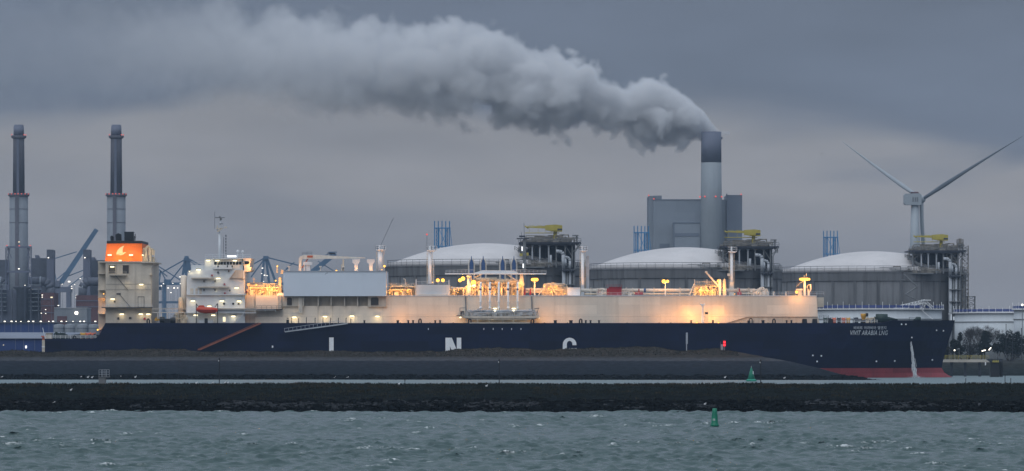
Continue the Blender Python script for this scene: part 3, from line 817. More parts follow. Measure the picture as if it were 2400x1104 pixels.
# ------------------------------------------------------------------ accommodation block
acc = sp('accommodation', 'white', lambda mb: mb.pb(437, 574, 690.5, 757.3, 1524, 1560))
def acc2(mb):
    mb.pprism([(437.5, 690.3), (437.5, 650), (446, 633), (573, 633), (573, 690.3)], 1524.6, 1559)
up1 = sp('upper_decks', 'white', acc2, acc)
sp('deck_overhang', 'white', lambda mb: (mb.pb(437, 577, 689.3, 691.6, 1523.2, 1524.2)), acc)
sp('deck_overhang', 'cream_dirty', lambda mb: mb.pb(448, 503, 650.5, 653, 1523.0, 1524.7), acc)
sp('deck_overhang', 'cream_dirty', lambda mb: mb.pb(463, 536, 671.5, 674, 1523.0, 1524.7), acc)
sp('deck_overhang', 'cream_dirty', lambda mb: mb.pb(470, 602, 722.5, 725, 1522.6, 1524.0), acc)
sp('overhang_rail', 'white', lambda mb: (mb.rail([P(448, 650.5, 1523.1), P(503, 650.5, 1523.1)], 1.0, .045, 1.5, 2), mb.rail([P(463, 671.5, 1523.1), P(536, 671.5, 1523.1)], 1.0, .045, 1.5, 2), mb.rail([P(437, 689.5, 1523.3), P(575, 689.5, 1523.3)], 1.0, .045, 1.5, 2)), acc)
bri = sp('bridge', 'white', lambda mb: (mb.pprism([(480, 633), (480, 607), (568, 606.5), (570, 633)], 1525, 1556), mb.pb(498, 572, 604.8, 607.2, 1523.8, 1557), mb.pb(448, 480, 621, 633, 1526, 1556)), acc)
sp('wheelhouse_front', 'white', lambda mb: mb.pprism([(499, 622), (499, 631), (545, 631), (545, 622)], 1523.9, 1525), bri)
for k in range(9):
    a_ = 502+k*7.3
    w_ = sp('window', 'dark_glass', lambda mb: mb.pb(a_, a_+5.8, 613.5, 620.5, 1524.9, 1525.2), bri)
sp('wing_support', 'cream_dirty', lambda mb: mb.pprism([(570, 632.6), (570, 652), (537, 652), (551, 632.6)], 1523.9, 1525.4), bri)
sp('wing_support_edge', 'white', lambda mb: (mb.pprism([(551, 632.6), (552.5, 632.6), (538.5, 652.5), (536, 652.5)], 1523.6, 1524.4), mb.pb(570, 573, 632.6, 653, 1523.7, 1526)), bri)
wing = sp('bridge_wing', 'pipe_white', lambda mb: (mb.pprism([(569.5, 605), (588.5, 605), (586, 617), (583, 632), (572, 632)], 1524.2, 1546)), bri)
sp('wing_platform', 'pipe_white', lambda mb: (mb.pprism([(572, 626), (588, 626), (588, 632), (584, 636), (573, 636)], 1523.2, 1546),), bri)
sp('wing_window', 'dark_glass', lambda mb: mb.pb(573, 584, 612.5, 619.5, 1524.05, 1524.4), wing)
sp('side_tower', 'cream', lambda mb: (mb.lathe([(1.0, PZ(757, 1526)), (1.0, PZ(647, 1526)), (.7, PZ(645, 1526))], PX(430, 1526), 1527, 12), mb.pb(424, 436.9, 647.5, 757, 1527, 1532)), acc, True)
sp('mushroom_vent', 'pipe_cream', lambda mb: (mb.lathe([(.85, PZ(757, 1525)), (.85, PZ(701, 1525)), (.6, PZ(697, 1525)), (.05, PZ(695.5, 1525))], PX(424, 1525), 1525, 12)), acc, True)
for px_, py_ in ((478, 659), (504, 659), (478, 680), (504, 680), (511, 638.5), (536, 635.5), (511, 624), (533, 624), (544, 624), (538.5, 681)):
    sp('porthole', 'dark_glass', lambda mb: mb.pb(px_-1.3, px_+1.3, py_-2.2, py_+2.2, 1523.85, 1524.7), acc)
for px_, py_ in ((525, 712), (546.5, 712), (559.5, 712)):
    o_ = sp('window', 'dark_glass', lambda mb: mb.pb(px_-2.3, px_+2.3, py_-2.3, py_+2.3, 1523.8, 1524.2), acc)
for px_, py_ in ((496.5, 645), (525.5, 666), (527, 687), (577.5, 684)): sp('fire_box', 'red_paint', lambda mb: mb.pb(px_-2, px_+2, py_-2, py_+2, 1523.8, 1524.7), acc)
for a_, b_ in ((446, 453), (458, 463), (467, 473)): sp('door', 'cream_dirty', lambda mb: mb.pb(a_, b_, 676, 689, 1524.45, 1524.7), acc)
sp('glowing_door', 'glow_dim', lambda mb: mb.pb(522.5, 528.5, 743, 754, 1523.9, 1524.1), acc)  # light of the doorway put in as a glow on the door itself
for a_, b_ in ((466, 479), (487, 500)): sp('life_raft', 'white', lambda mb: mb.pb(a_, b_, 750, 757.2, 1521.2, 1522.6), acc)
sp('black_locker', 'black', lambda mb: mb.pb(479.5, 486.5, 746, 757.2, 1521.5, 1522.6), acc)
sp('lower_rail', 'white', lambda mb: (mb.rail([P(436, 733, 1522.8), P(560, 733, 1522.8)], 1.0, .05, 1.8, 2), mb.pb(436, 600, 732.5, 734, 1522.6, 1524.0)), acc)
sp('stair', 'white', lambda mb: (mb.path([P(552, 756, 1522.4), P(571, 735, 1522.4)], .16, 4), mb.path([P(544, 756, 1523.2), P(563, 735, 1523.2)], .12, 4)), acc)
for px_, py_ in ((488, 610), (465, 632)): lamp(px_, py_, 1524.6, 'f', 40)
for px_, py_ in ((509.5, 610.5), (550.5, 610.5)): lamp(px_, py_, 1523.6, 'f', 30)
for px_, py_ in ((511.5, 652), (554.5, 674.5), (452, 705), (520, 705), (560.5, 705.5), (547, 741)): lamp(px_, py_, 1523.6, 'f', 38)
lamp(458.5, 738.5, 1522.2, 'f', 26); lamp(500, 738.5, 1522.2, 'f', 26); lamp(490.5, 717.5, 1521.5, 'f', 20)
sp('light_bar', 'glow_strip', lambda mb: mb.pb(532.5, 553.5, 598.6, 602.8, 1524.4, 1524.8), bri)
lightpoint(P(505, 682, 1523.3), 14, WARM, ship)
for k in range(5): lamp(444+k*2.6, 636, 1525.0, 'f', 3, w=.25)
lightpoint(P(590, 622, 1522.5), 160, SOD, ship); lightpoint(P(580, 645, 1522), 60, SOD, ship); lightpoint(P(436, 668, 1522), 40, (1, .7, .4), ship); lightpoint(P(420, 712, 1522), 26, SOD, ship)
# masts on the monkey island
mst = sp('radar_mast', 'white', lambda mb: (mb.tube(P(515, 605, 1538), P(514.5, 546, 1538), .55, 8, .36), mb.tube(P(511, 605, 1539), P(513, 560, 1539), .12, 4), mb.tube(P(514.5, 546, 1538), P(517, 512, 1538), .16, 5)), smooth=True)
sp('crosstree', 'cream_dirty', lambda mb: (mb.pb(506, 522, 534, 536, 1537, 1539), mb.pprism([(508, 543), (512, 543), (521, 536), (515, 535)], 1537, 1539), mb.tube(P(509.5, 543, 1538), P(509.5, 528, 1538), .13, 4), mb.pb(526, 532, 531, 534.5, 1537.5, 1538.5), mb.tube(P(520, 535, 1538), P(530, 534, 1538), .1, 4)), mst)
sp('scanner', 'steel_grey', lambda mb: (mb.pb(503, 527, 509.2, 511, 1537.6, 1538.2), mb.pb(514, 523, 523.5, 525.5, 1537.6, 1538.2), mb.pb(515, 520, 511, 516, 1537.6, 1538.4), mb.pb(513, 517, 507, 509.2, 1537.7, 1538.3)), mst)
sp('whip_aerial', 'dark_steel', lambda mb: (mb.tube(P(503.3, 536, 1538), P(503.3, 496, 1538), .07, 4), mb.tube(P(524, 605, 1538), P(524, 556, 1538), .09, 4)), mst)
sp('signal_halyard', 'black', lambda mb: [mb.tube(P(529.5, 597-k*7, 1538), P(529.5, 592.5-k*7, 1538), .17, 5) for k in range(7)], mst)
sp('satellite_dome', 'white', lambda mb: (mb.ball(P(557.5, 589, 1538), .55, 8), mb.tube(P(557.5, 605, 1538), P(557.5, 592, 1538), .14, 5)), mst, True)
sp('satellite_dome', 'white', lambda mb: (mb.ball(P(569, 590, 1538), .5, 8), mb.tube(P(569, 605, 1538), P(569, 592, 1538), .14, 5)), mst, True)
sp('roof_rail', 'white', lambda mb: (mb.rail([P(482, 606, 1526), P(530, 605, 1526)], 1.3, .06, 1.8, 2), mb.rail([P(555, 605, 1526), P(588, 605, 1526)], 1.2, .06, 1.6, 2), mb.rail([P(448, 621, 1526.2), P(480, 621, 1526.2)], 1.0, .06, 1.6, 2), mb.pb(554, 557, 597, 605, 1526, 1528)), bri)
# lifeboat
def boat(mb):
    secs = [(460.5, .25, 722.5, 728), (463, .8, 719.5, 731), (470, 1.3, 717.5, 733.5), (480, 1.45, 719.5, 735), (495, 1.45, 720, 735), (503, 1.1, 721, 734), (508.5, .5, 722.5, 731), (510, .2, 724, 728)]
    n = 10; Yb = 1519.6
    for px_, w_, t_, u_ in secs:
        zc_, hz_ = (PZ(t_, Yb)+PZ(u_, Yb))/2, (PZ(t_, Yb)-PZ(u_, Yb))/2
        for i in range(n):
            q = 2*math.pi*i/n
            mb.v.append((PX(px_, Yb), Yb+w_*math.copysign(abs(math.cos(q))**.7, math.cos(q)), zc_+hz_*math.copysign(abs(math.sin(q))**.7, math.sin(q))))
    for k in range(len(secs)-1):
        for i in range(n): mb.f.append((k*n+i, k*n+(i+1) % n, (k+1)*n+(i+1) % n, (k+1)*n+i))
    mb.f.append(tuple(range(n))); mb.f.append(tuple((len(secs)-1)*n+i for i in range(n)))
lb = sp('lifeboat', 'lifeboat_orange', boat, smooth=True)
sp('canopy_hatch', 'lifeboat_orange', lambda mb: mb.pprism([(465, 718), (467, 715.5), (477, 715.5), (480, 719.5), (465, 719.5)], 1518.9, 1520.2), lb)
sp('rubbing_strake', 'red_paint', lambda mb: mb.pb(462, 508, 726.2, 727.4, 1518.02, 1521.2), lb)
for px_ in (460, 510): sp('davit', 'dark_steel', lambda mb: (mb.pb(px_-.9, px_+.9, 711, 757, 1521.4, 1522), mb.tube(P(px_, 712, 1521.5), P(px_+(6 if px_ < 480 else -6), 719, 1519.6), .14, 5)), lb)
# aft deck between casing and accommodation
sp('pipe_bridge', 'pipe_white', lambda mb: (mb.pb(357, 436, 722, 723.3, 1524, 1527), mb.rail([P(357, 729.5, 1524), P(436, 729.5, 1524)], 1.0, .07, 2.2, 2), mb.pb(357, 436, 731.5, 733, 1524, 1527), [mb.pb(q, q+1.4, 732, 757, 1524, 1524.4) for q in (369, 378, 391, 417, 433)]))
pipework('deck_machinery', 'pipe_cream', 405, 437, 733, 757, 1522, 1528, 34, 3)
sp('mooring_winch', 'black', lambda mb: (mb.tube(P(374, 750, 1523), P(386, 750, 1523), 1.0, 10), mb.pb(375, 379, 744, 757.2, 1522.4, 1524.5), mb.tube(P(399, 751, 1523), P(412, 751, 1523), .95, 10), mb.pb(386, 398, 747, 757.2, 1522.4, 1524.5)))
sp('winch_motor', 'winch_yellow', lambda mb: (mb.pb(362, 375, 747, 751.5, 1523.6, 1526), mb.pb(364, 368, 744, 752, 1523.4, 1525), mb.pb(374, 380, 742.5, 746, 1523.4, 1525)))
def chock(px_, t=748, w=5.5, Y=1520.6):
    def f(mb):
        pts = [P(px_-w*.5, 757.2, Y)] + [P(px_-w*.5*math.cos(q), t+w*.5-w*.5*math.sin(q), Y) for q in np.linspace(0, math.pi, 7)] + [P(px_+w*.5, 757.2, Y)]
        mb.path(pts, .24, 6)
    sp('chock', 'black', f, hull)
for px_ in (347.5, 984.5, 1101, 1248, 1361, 1814): chock(px_)
def bitts(px_, t=750.5):
    sp('bollard', 'black', lambda mb: (mb.lathe([(.28, PZ(757.3, 1521)), (.28, PZ(t+1.2, 1521)), (.4, PZ(t+1, 1521)), (.4, PZ(t, 1521))], PX(px_, 1521), 1521.2, 8),), hull)
for px_ in (957, 968, 1373, 1384, 1844, 1855, 1787, 1790, 854, 933, 931.5, 1020, 1031.5, 1336, 1340, 1404, 1620, 1671, 1300, 1303): bitts(px_)
for px_ in (1886, 1910, 1947): sp('roller_housing', 'black', lambda mb: mb.pprism([(px_-6, 757.2), (px_-5, 748.3), (px_-3.5, 747.4), (px_+4, 747.4), (px_+5.2, 748.3), (px_+6, 757.2)], 1520.3, 1523), hull)
for px_, t_ in ((683, 745), (700, 745), (718, 744), (738.5, 745), (757, 745), (775, 745), (793, 745), (811, 745), (822, 747)): sp('stanchion', 'black', lambda mb: (mb.pb(px_-.8, px_+.8, t_, 757.2, 1520.2, 1520.5), mb.pb(px_-.8, px_+1.6, t_, t_+1.2, 1520.2, 1520.5)), hull)
sp('mooring_roller', 'black', lambda mb: (mb.pb(671, 677, 749, 757.2, 1521, 1523), mb.tube(P(674, 747, 1521.5), P(674, 745, 1521.5), .3, 6)), hull)

# ------------------------------------------------------------------ deckhouse aft of the machinery house
dh = sp('aft_deckhouse', 'cream_dirty', lambda mb: (mb.pb(574.3, 600, 691, 757.3, 1526.2, 1556), mb.pb(596, 662, 724, 742.5, 1526.1, 1556)))
sp('cream_front', 'cream', lambda mb: mb.pb(599, 660, 692, 724, 1525, 1552), dh)
sp('side_door', 'cream_dirty', lambda mb: mb.pb(575, 597, 692, 722, 1525.6, 1526.2), dh)
sp('wall_pipes', 'pipe_white', lambda mb: [mb.tube(P(q, 692, 1524.6), P(q, 724, 1524.6), .16, 5) for q in (652, 655, 658.5)], dh)
sp('grating', 'dark_steel', lambda mb: (mb.pb(574, 662, 724, 726, 1523, 1525), mb.rail([P(601, 724, 1523.2), P(660, 724, 1523.2)], 1.0, .06, 1.5, 2)), dh)
sp('life_rail', 'white', lambda mb: mb.rail([P(573, 731.5, 1522.7), P(646, 731.5, 1522.7)], .7, .08, 3, 1), dh)
sp('round_tank', 'cream', lambda mb: mb.lathe([(2.0, PZ(722, 1528)), (2.0, PZ(695, 1528)), (1.5, PZ(688, 1528)), (.3, PZ(686, 1528))], PX(659, 1528), 1527.4, 14), dh, True)
tag(pipework('lit_pipework', 'pipe_cream', 575, 660, 665, 692, 1526, 1534, 110, 4, .08, .25), kind='stuff')
sp('pipe_rack', 'pipe_cream', lambda mb: (mb.pb(620, 656, 673, 675, 1526, 1529), mb.tube(P(577, 663, 1530), P(618, 663, 1530), .12, 5), mb.tube(P(618, 663, 1530), P(624, 673, 1530), .12, 5), mb.tube(P(595, 665, 1530), P(595, 650, 1530), .12, 5), mb.pb(592, 598, 654, 655, 1529.8, 1530.2), mb.pb(653, 659, 650, 692, 1527, 1531), mb.pb(648, 651, 625, 640, 1528, 1529), mb.pb(658, 664, 632, 642, 1527, 1529)))
for px_, py_, w_ in ((586, 672, 90), (605, 678, 130), (625, 680, 130), (648, 678, 130), (651, 660, 70), (649, 632, 40)): lightpoint(P(px_, py_, 1524.2), w_, SOD, ship)
for px_, py_ in ((646, 658), (650, 624), (601, 668), (632, 672)): lamp(px_, py_, 1525, 's', 0, w=.24)
for px_, py_ in ((690, 743), (762, 741.5), (825, 740.5), (884.5, 741)): lamp(px_, py_, 1525.4, 'f', 62)

# ------------------------------------------------------------------ cargo machinery house (pale box on posts)
mh = sp('machinery_house', 'pale_panel', lambda mb: mb.pb(664, 905, 636.5, 694, 1523.4, 1549))
sp('house_top', 'steel_pale', lambda mb: mb.pb(663.6, 905.4, 634.8, 636.8, 1523.2, 1549.3), mh)
sp('house_foot', 'cream_dirty', lambda mb: mb.pb(664, 905, 694, 717, 1527.9, 1549), mh)
sp('end_wall', 'cream_dirty', lambda mb: (mb.pb(662, 711, 694.2, 718, 1525.2, 1527.6),), mh)
sp('end_wall', 'cream_dirty', lambda mb: (mb.pprism([(862, 694.2), (905, 694.2), (905, 717), (907, 719), (862, 719)], 1525.2, 1527.6),), mh)
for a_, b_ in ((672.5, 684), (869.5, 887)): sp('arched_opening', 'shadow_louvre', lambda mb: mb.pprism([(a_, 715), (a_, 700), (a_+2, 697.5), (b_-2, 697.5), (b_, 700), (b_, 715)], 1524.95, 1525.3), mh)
for px_ in (711, 745.5, 776, 807.5, 838): sp('bracket', 'cream_dirty', lambda mb: mb.pprism([(px_-1, 694.2), (px_+1, 694.2), (px_+1, 718), (px_-1, 718)], 1524.6, 1527.7), mh)
sp('down_pipes', 'pipe_white', lambda mb: [mb.tube(P(q, 697, 1524.8), P(q, 733, 1524.8), .22, 6) for q in (701, 704, 707.5)], mh)
# deck crane on the house
cr = sp('deck_crane', 'pipe_white', lambda mb: (mb.pprism([(700, 635), (700.5, 606), (703, 601), (709, 600), (709, 606), (706.5, 612), (706.5, 635)], 1529, 1531.5), mb.pprism([(703, 603), (709, 598.5), (735, 597), (855, 603.5), (856, 605.5), (735, 607), (712, 607)], 1529.3, 1531.2)))
sp('crane_cab', 'white', lambda mb: (mb.pb(711, 732, 614, 621, 1528.6, 1532), mb.pb(712, 715, 621, 635, 1529, 1530), mb.pb(718, 727, 621, 635, 1529, 1531.5)), cr)
sp('crane_ram', 'winch_orange', lambda mb: (mb.pb(720, 733, 599, 603.5, 1529.1, 1529.35), mb.tube(P(708, 628, 1530), P(722, 606, 1530), .2, 6)), cr)
sp('crane_rail', 'dark_steel', lambda mb: (mb.rail([P(709, 598, 1530), P(730, 597, 1530)], .9, .06, 1, 2), mb.rail([P(768, 598, 1530), P(785, 598.5, 1530)], .8, .09, .8, 2), mb.pb(772, 786, 593, 596, 1529.5, 1530.5)), cr)
for px_ in (677, 751, 804): sp('roof_vent', 'pipe_white', lambda mb: (mb.pb(px_-1, px_+1, 624, 635, 1529, 1530), mb.pb(px_-3, px_+3, 623.5, 626.5, 1528.6, 1530.4)), mh)
for px_ in (834.5, 869): sp('exhaust_hood', 'white', lambda mb: (mb.pprism([(px_-4, 635), (px_-4, 619), (px_-9, 615), (px_-9, 607.5), (px_+9, 607.5), (px_+9, 613), (px_+4, 620), (px_+4, 635)], 1528, 1531),), mh)
sp('roof_post', 'pipe_cream', lambda mb: (mb.pb(803, 806, 608, 635, 1529, 1529.7), mb.pb(800, 802, 620, 635, 1529, 1529.7)), mh)
lamp(788.5, 635, 1525.5, 's', 30, w=.3); lamp(901, 624, 1523.6, 's', 0, w=.35)
lightpoint(P(703, 624, 1527), 30, SOD, ship); lightpoint(P(837, 628, 1526.5), 30, SOD, ship); lightpoint(P(892, 626, 1525), 45, SOD, ship); lightpoint(P(872, 630, 1526.5), 25, SOD, ship)

# ------------------------------------------------------------------ vent masts
def vent_mast(a, b, t, u, pa, pb_, pt, Y, aerial=None, extra=None):
    m_ = sp('vent_mast', 'letter_white', lambda mb: mb.lathe([(PX(b, Y)/2-PX(a, Y)/2, PZ(u, Y)), ((PX(b, Y)-PX(a, Y))*.46, PZ(t, Y))], PX((a+b)/2, Y), Y, 12), smooth=True)
    sp('mast_platform', 'letter_white', lambda mb: (mb.lathe([((PX(pb_, Y)-PX(pa, Y))/2*.5, PZ(t+3, Y)), ((PX(pb_, Y)-PX(pa, Y))/2, PZ(t, Y)), ((PX(pb_, Y)-PX(pa, Y))/2, PZ(t-1.2, Y))], PX((pa+pb_)/2, Y), Y, 12),
        [mb.rail([Vector((PX((pa+pb_)/2, Y)+(PX(pb_, Y)-PX(pa, Y))/2*math.cos(q), Y+1.2*math.sin(q), PZ(t-1, Y))), Vector((PX((pa+pb_)/2, Y)+(PX(pb_, Y)-PX(pa, Y))/2*math.cos(q+.785), Y+1.2*math.sin(q+.785), PZ(t-1, Y)))], (t-pt)*.14*.9, .08, .9, 2) for q in np.arange(0, 6.28, .785)],
        mb.tube(P((a+b)/2, t, Y), P((a+b)/2, pt-1, Y), .35, 8)), m_)
    sp('mast_ladder', 'pipe_cream', lambda mb: (mb.pb(a-2.5, a-1.6, t+2, u, Y-.3, Y), mb.pb(b+1.6, b+2.4, t+2, u, Y-.3, Y), [mb.pb(a-2.6, a, q, q+.8, Y-.35, Y) for q in range(int(t)+8, int(u), 9)]), m_)
    if aerial: sp('aerial', 'dark_steel', lambda mb: mb.tube(P(aerial[0], pt, Y), P(aerial[1], aerial[2], Y), .07, 4), m_)
    return m_
vent_mast(885, 897.5, 586, 636, 881, 904, 576, 1534, (892, 922, 511))
m2 = vent_mast(1003, 1012, 587, 665, 999, 1024, 577, 1538, (1000.5, 1000.5, 551))
sp('red_lamp', 'glow_red', lambda mb: mb.ball(P(1000.5, 549.5, 1538), .32, 8), m2, True)
sp('stay_tube', 'white', lambda mb: mb.tube(P(1016.5, 665, 1538), P(1016.5, 610, 1538), .1, 5), m2)
vent_mast(1361.5, 1369.5, 588, 693, 1358, 1377, 578, 1538)
sp('grey_post', 'steel_pale', lambda mb: mb.pb(1374, 1381, 600, 693, 1540, 1541.5))
vent_mast(1711, 1718.5, 590, 693, 1706, 1727, 579, 1538)
sp('mast_foot', 'pipe_white', lambda mb: (mb.pprism([(1709, 693), (1711, 660), (1719, 660), (1721, 693)], 1537, 1539), mb.pb(1705, 1711, 641, 647, 1537, 1538)))

for px_, u_, Y_, w_ in ((895, 632, 1530, 110), (1014, 662, 1534, 170), (1372, 689, 1534, 230), (1722, 689, 1534, 230)):
    lamp(px_, u_, Y_, 's', 0, w=.16)
    lightpoint(P(px_, u_-2, Y_-.4), w_, SOD, ship, kind='SPOT', aim=(-.22, .42, 1), size=math.radians(70))
# ------------------------------------------------------------------ houses and gear on the trunk
h2 = sp('deck_house', 'white', lambda mb: mb.pb(976, 1054, 667.5, 693, 1527, 1545))
sp('house_rail', 'white', lambda mb: (mb.rail([P(976, 667, 1527.2), P(1054, 667, 1527.2)], 1.0, .05, 1.8, 2), mb.pb(974, 976.5, 655, 693, 1527, 1528), mb.pb(1051, 1053, 656, 667, 1527, 1528)), h2)
sp('house_plinth', 'cream_dirty', lambda mb: mb.pb(974, 1056, 690.5, 693.2, 1526.7, 1527.2), h2)
pipework('lit_pipework', 'pipe_cream', 906, 974, 667, 693, 1528, 1536, 90, 14)
sp('walkway', 'pipe_white', lambda mb: (mb.pb(906, 976, 671, 672.2, 1528, 1531), mb.rail([P(906, 671, 1528), P(976, 671, 1528)], 1.0, .06, 1.5, 2), mb.path([P(950, 692, 1529), P(950, 655, 1529), P(947, 653.5, 1529), P(945, 654, 1529)], .14, 5)))
pipework('lit_pipework', 'pipe_cream', 1055, 1095, 672, 693, 1528, 1536, 40, 15)
sp('dark_crate', 'shadow_louvre', lambda mb: mb.pb(1072, 1083, 682, 693, 1528.5, 1530))
for px_, py_ in ((1026, 657), (1038, 657)): lamp(px_, py_, 1540, 's', 60, w=.6)
lamp(1078, 657, 1528, 's', 0, w=.6); lamp(1085, 653, 1528, 's', 220, w=.7); lamp(1110, 662, 1529, 's', 200, w=.8)
for px_, py_, w_ in ((915, 684, 60), (935, 682, 80), (958, 682, 80), (1065, 682, 60), (1090, 680, 60)): lightpoint(P(px_, py_, 1526.2), w_, SOD, ship)
# manifold
mf = sp('manifold_platform', 'cream_dirty', lambda mb: (mb.pb(1084, 1266, 741, 745, 1521.3, 1526.4), mb.pprism([(1089, 745), (1262, 745), (1250, 749), (1100, 749)], 1521.8, 1526.4)))
sp('platform_rail', 'pipe_white', lambda mb: (mb.rail([P(1084, 741, 1521.4), P(1266, 741, 1521.4)], 1.1, .06, 1.7, 3), [mb.pb(q, q+1.2, 745, 757.2, 1521.6, 1522) for q in (1092, 1119, 1146, 1178, 1203, 1232, 1255)], mb.pb(1100, 1242, 756, 757.8, 1519.9, 1521.4)), mf)
pipework('manifold_valves', 'steel_pale', 1090, 1262, 727, 741, 1522, 1526, 80, 16, .1, .3)
for px_ in (1126.5, 1148, 1169, 1191, 1213):
    o_ = sp('manifold_riser', 'letter_white', lambda mb: (mb.path([P(px_, 741, 1523.5), P(px_, 668, 1523.5), P(px_+.5, 664, 1524.5), P(px_+1, 662.5, 1528)], .36, 8), mb.tube(P(px_, 706, 1523.5), P(px_, 708, 1523.5), .55, 8), mb.tube(P(px_, 719, 1523.5), P(px_, 724, 1523.5), .5, 8)), mf, True)
    if px_ != 1169: sp('pipe_band', 'arm_blue', lambda mb: mb.tube(P(px_, 676, 1523.5), P(px_, 680.5, 1523.5), .40, 8), mf, True)
sp('reducer_rods', 'pipe_white', lambda mb: [mb.tube(P(q, 693, 1524.5), P(q, 725, 1524.5), .09, 4) for q in (1137, 1158, 1180, 1200, 1139)], mf)
sp('header_pipes', 'pipe_cream', lambda mb: (mb.tube(P(1115, 656, 1531), P(1165, 656, 1531), .8, 8), mb.tube(P(1160, 660, 1529), P(1215, 660, 1529), .8, 8), mb.tube(P(1110, 667, 1530), P(1220, 667, 1530), .6, 8)), mf, True)
pipework('manifold_pipework', 'pipe_cream', 1095, 1228, 655, 693, 1527, 1536, 150, 17, .08, .3)
bm_ = sp('hose_beam', 'letter_white', lambda mb: (mb.pb(1043, 1280, 640, 643, 1527, 1528.5), mb.pprism([(1110, 640), (1130, 633.5), (1205, 634), (1215, 640)], 1527.2, 1528.3), mb.rail([P(1045, 640, 1527.1), P(1110, 638, 1527.1)], .9, .05, 1.3, 2), mb.rail([P(1200, 638, 1527.1), P(1280, 640, 1527.1)], .9, .05, 1.3, 2)))
sp('beam_post', 'pipe_white', lambda mb: (mb.lathe([(.7, PZ(693, 1528)), (.7, PZ(670, 1528)), (.62, PZ(670, 1528)), (.62, PZ(643, 1528))], PX(1099.5, 1528), 1528, 10), mb.pb(1094, 1105, 643, 650, 1527.2, 1529)), bm_, True)
sp('beam_post', 'pipe_cream', lambda mb: mb.pprism([(1214, 680), (1219, 643), (1226, 643), (1228, 680)], 1527.4, 1529), bm_)
for a_, b_, c_, d_ in ((1112, 650, 1128, 643), (1188, 643, 1218, 662)): sp('beam_brace', 'pipe_white', lambda mb: mb.tube(P(a_, b_, 1528), P(c_, d_, 1528), .2, 5), bm_)
for px_, py_ in ((1160, 722.5), (1204, 722.5)): lamp(px_, py_, 1523, 'f', 46)
lamp(1079, 743.5, 1524.5, 'f', 26, w=.6); lamp(1264, 744, 1524.5, 'f', 26, w=.35)
sp('ladder_arm', 'dark_steel', lambda mb: (mb.pb(1070, 1086, 739, 741, 1523, 1525), mb.pb(1079, 1088, 729, 738, 1523, 1525), mb.tube(P(1078, 722, 1524), P(1078, 730, 1524), .1, 4), mb.tube(P(1078, 722, 1524), P(1090, 721.5, 1524), .1, 4), mb.tube(P(1262, 722, 1524), P(1258, 738, 1524), .1, 4), mb.tube(P(1252, 724, 1524), P(1264, 722, 1524), .15, 4)), mf)
for px_ in (1091, 1246): sp('fender_guide', 'steel_grey', lambda mb: mb.pprism([(px_-1.6, 694), (px_+1.2, 694), (px_+3.2, 741), (px_+.3, 741)], 1525.5, 1526.1), mf)
for px_, py_ in ((1118, 752), (1155, 751), (1203, 751), (1230, 752)): lightpoint(P(px_, py_, 1523), 22, WARM, ship)
for px_, py_, w_ in ((1105, 672, 90), (1125, 676, 70), (1150, 678, 70), (1175, 680, 70), (1208, 676, 90), (1222, 660, 60)): lightpoint(P(px_, py_, 1525.6), w_, SOD, ship)
# lamp posts along the trunk
def lamp_post(px_, t_, u_, heads, power, w_=3.0, Y=1530):
    o_ = sp('lamp_post', 'white', lambda mb: (mb.pprism([(px_-w_*.55, u_), (px_-w_*.4, t_), (px_+w_*.4, t_), (px_+w_*.55, u_)], Y, Y+.9), mb.pb(px_-max(w_, 7), px_+max(w_, 7), t_-1, t_+.4, Y-.3, Y+1.2)))
    for q, r_ in heads: lamp(px_+q, t_-2.5, Y-.5, 's', 0, w=r_)
    lightpoint(P(px_, t_+3, Y-2.5), power, SOD, ship)
lamp_post(1253, 658, 693, [(-5, .5), (0, .6), (5, .55)], 330)
lamp_post(1559.5, 662, 693, [(-4, .65), (5, .5)], 260, 2.6)
lamp_post(1685, 661, 693, [(-1, .5)], 120, 5.0)
lamp_post(1886, 657, 693, [(-10, .42), (-6, .5), (-2, .5), (2, .5), (6, .5), (10, .42)], 420, 4.5)
pipework('lit_pipework', 'pipe_cream', 1272, 1330, 664, 693, 1528, 1536, 90, 18)
sp('pipe_frame', 'pipe_white', lambda mb: (mb.path([P(1262, 692, 1528), P(1283, 664, 1528), P(1290, 664, 1528), P(1304, 692, 1528)], .14, 5), mb.pb(1283, 1322, 664, 665.2, 1530, 1533), mb.rail([P(1296, 674, 1529), P(1322, 674, 1529)], 1.2, .06, 1.0, 2)))
sp('store_box', 'letter_white', lambda mb: (mb.pb(1330, 1360, 674.5, 693, 1528, 1533), mb.pb(1329.6, 1360.4, 673.8, 675, 1527.8, 1533.2)))
sp('red_store', 'red_paint', lambda mb: (mb.pb(1427, 1457, 673, 692.5, 1528.5, 1533), mb.pb(1426.5, 1457.5, 672.2, 673.2, 1528.2, 1533.2), mb.pb(1422, 1427, 676, 692, 1529, 1530), mb.rail([P(1422, 673, 1529), P(1457, 673, 1529)], .7, .06, 1.3, 1)))
for a_, b_ in ((1401, 1408), (1488, 1507), (1241, 1245), (1228, 1232), (1728, 1738)): sp('red_valve_gear', 'red_paint', lambda mb: (mb.pb(a_, b_, 684, 691, 1530, 1531.2), mb.tube(P((a_+b_)/2, 684, 1530.5), P((a_+b_)/2, 678, 1530.5), .2, 6), mb.tube(P((a_+b_)/2-1.5, 678, 1530.5), P((a_+b_)/2+1.5, 678, 1530.5), .15, 6)))
pipework('lit_pipework', 'pipe_white', 1398, 1426, 675, 693, 1529, 1534, 26, 19); pipework('lit_pipework', 'pipe_white', 1457, 1487, 676, 693, 1529, 1534, 18, 20)
pipework('lit_pipework', 'pipe_cream', 1626, 1688, 667, 693, 1528, 1536, 120, 21)
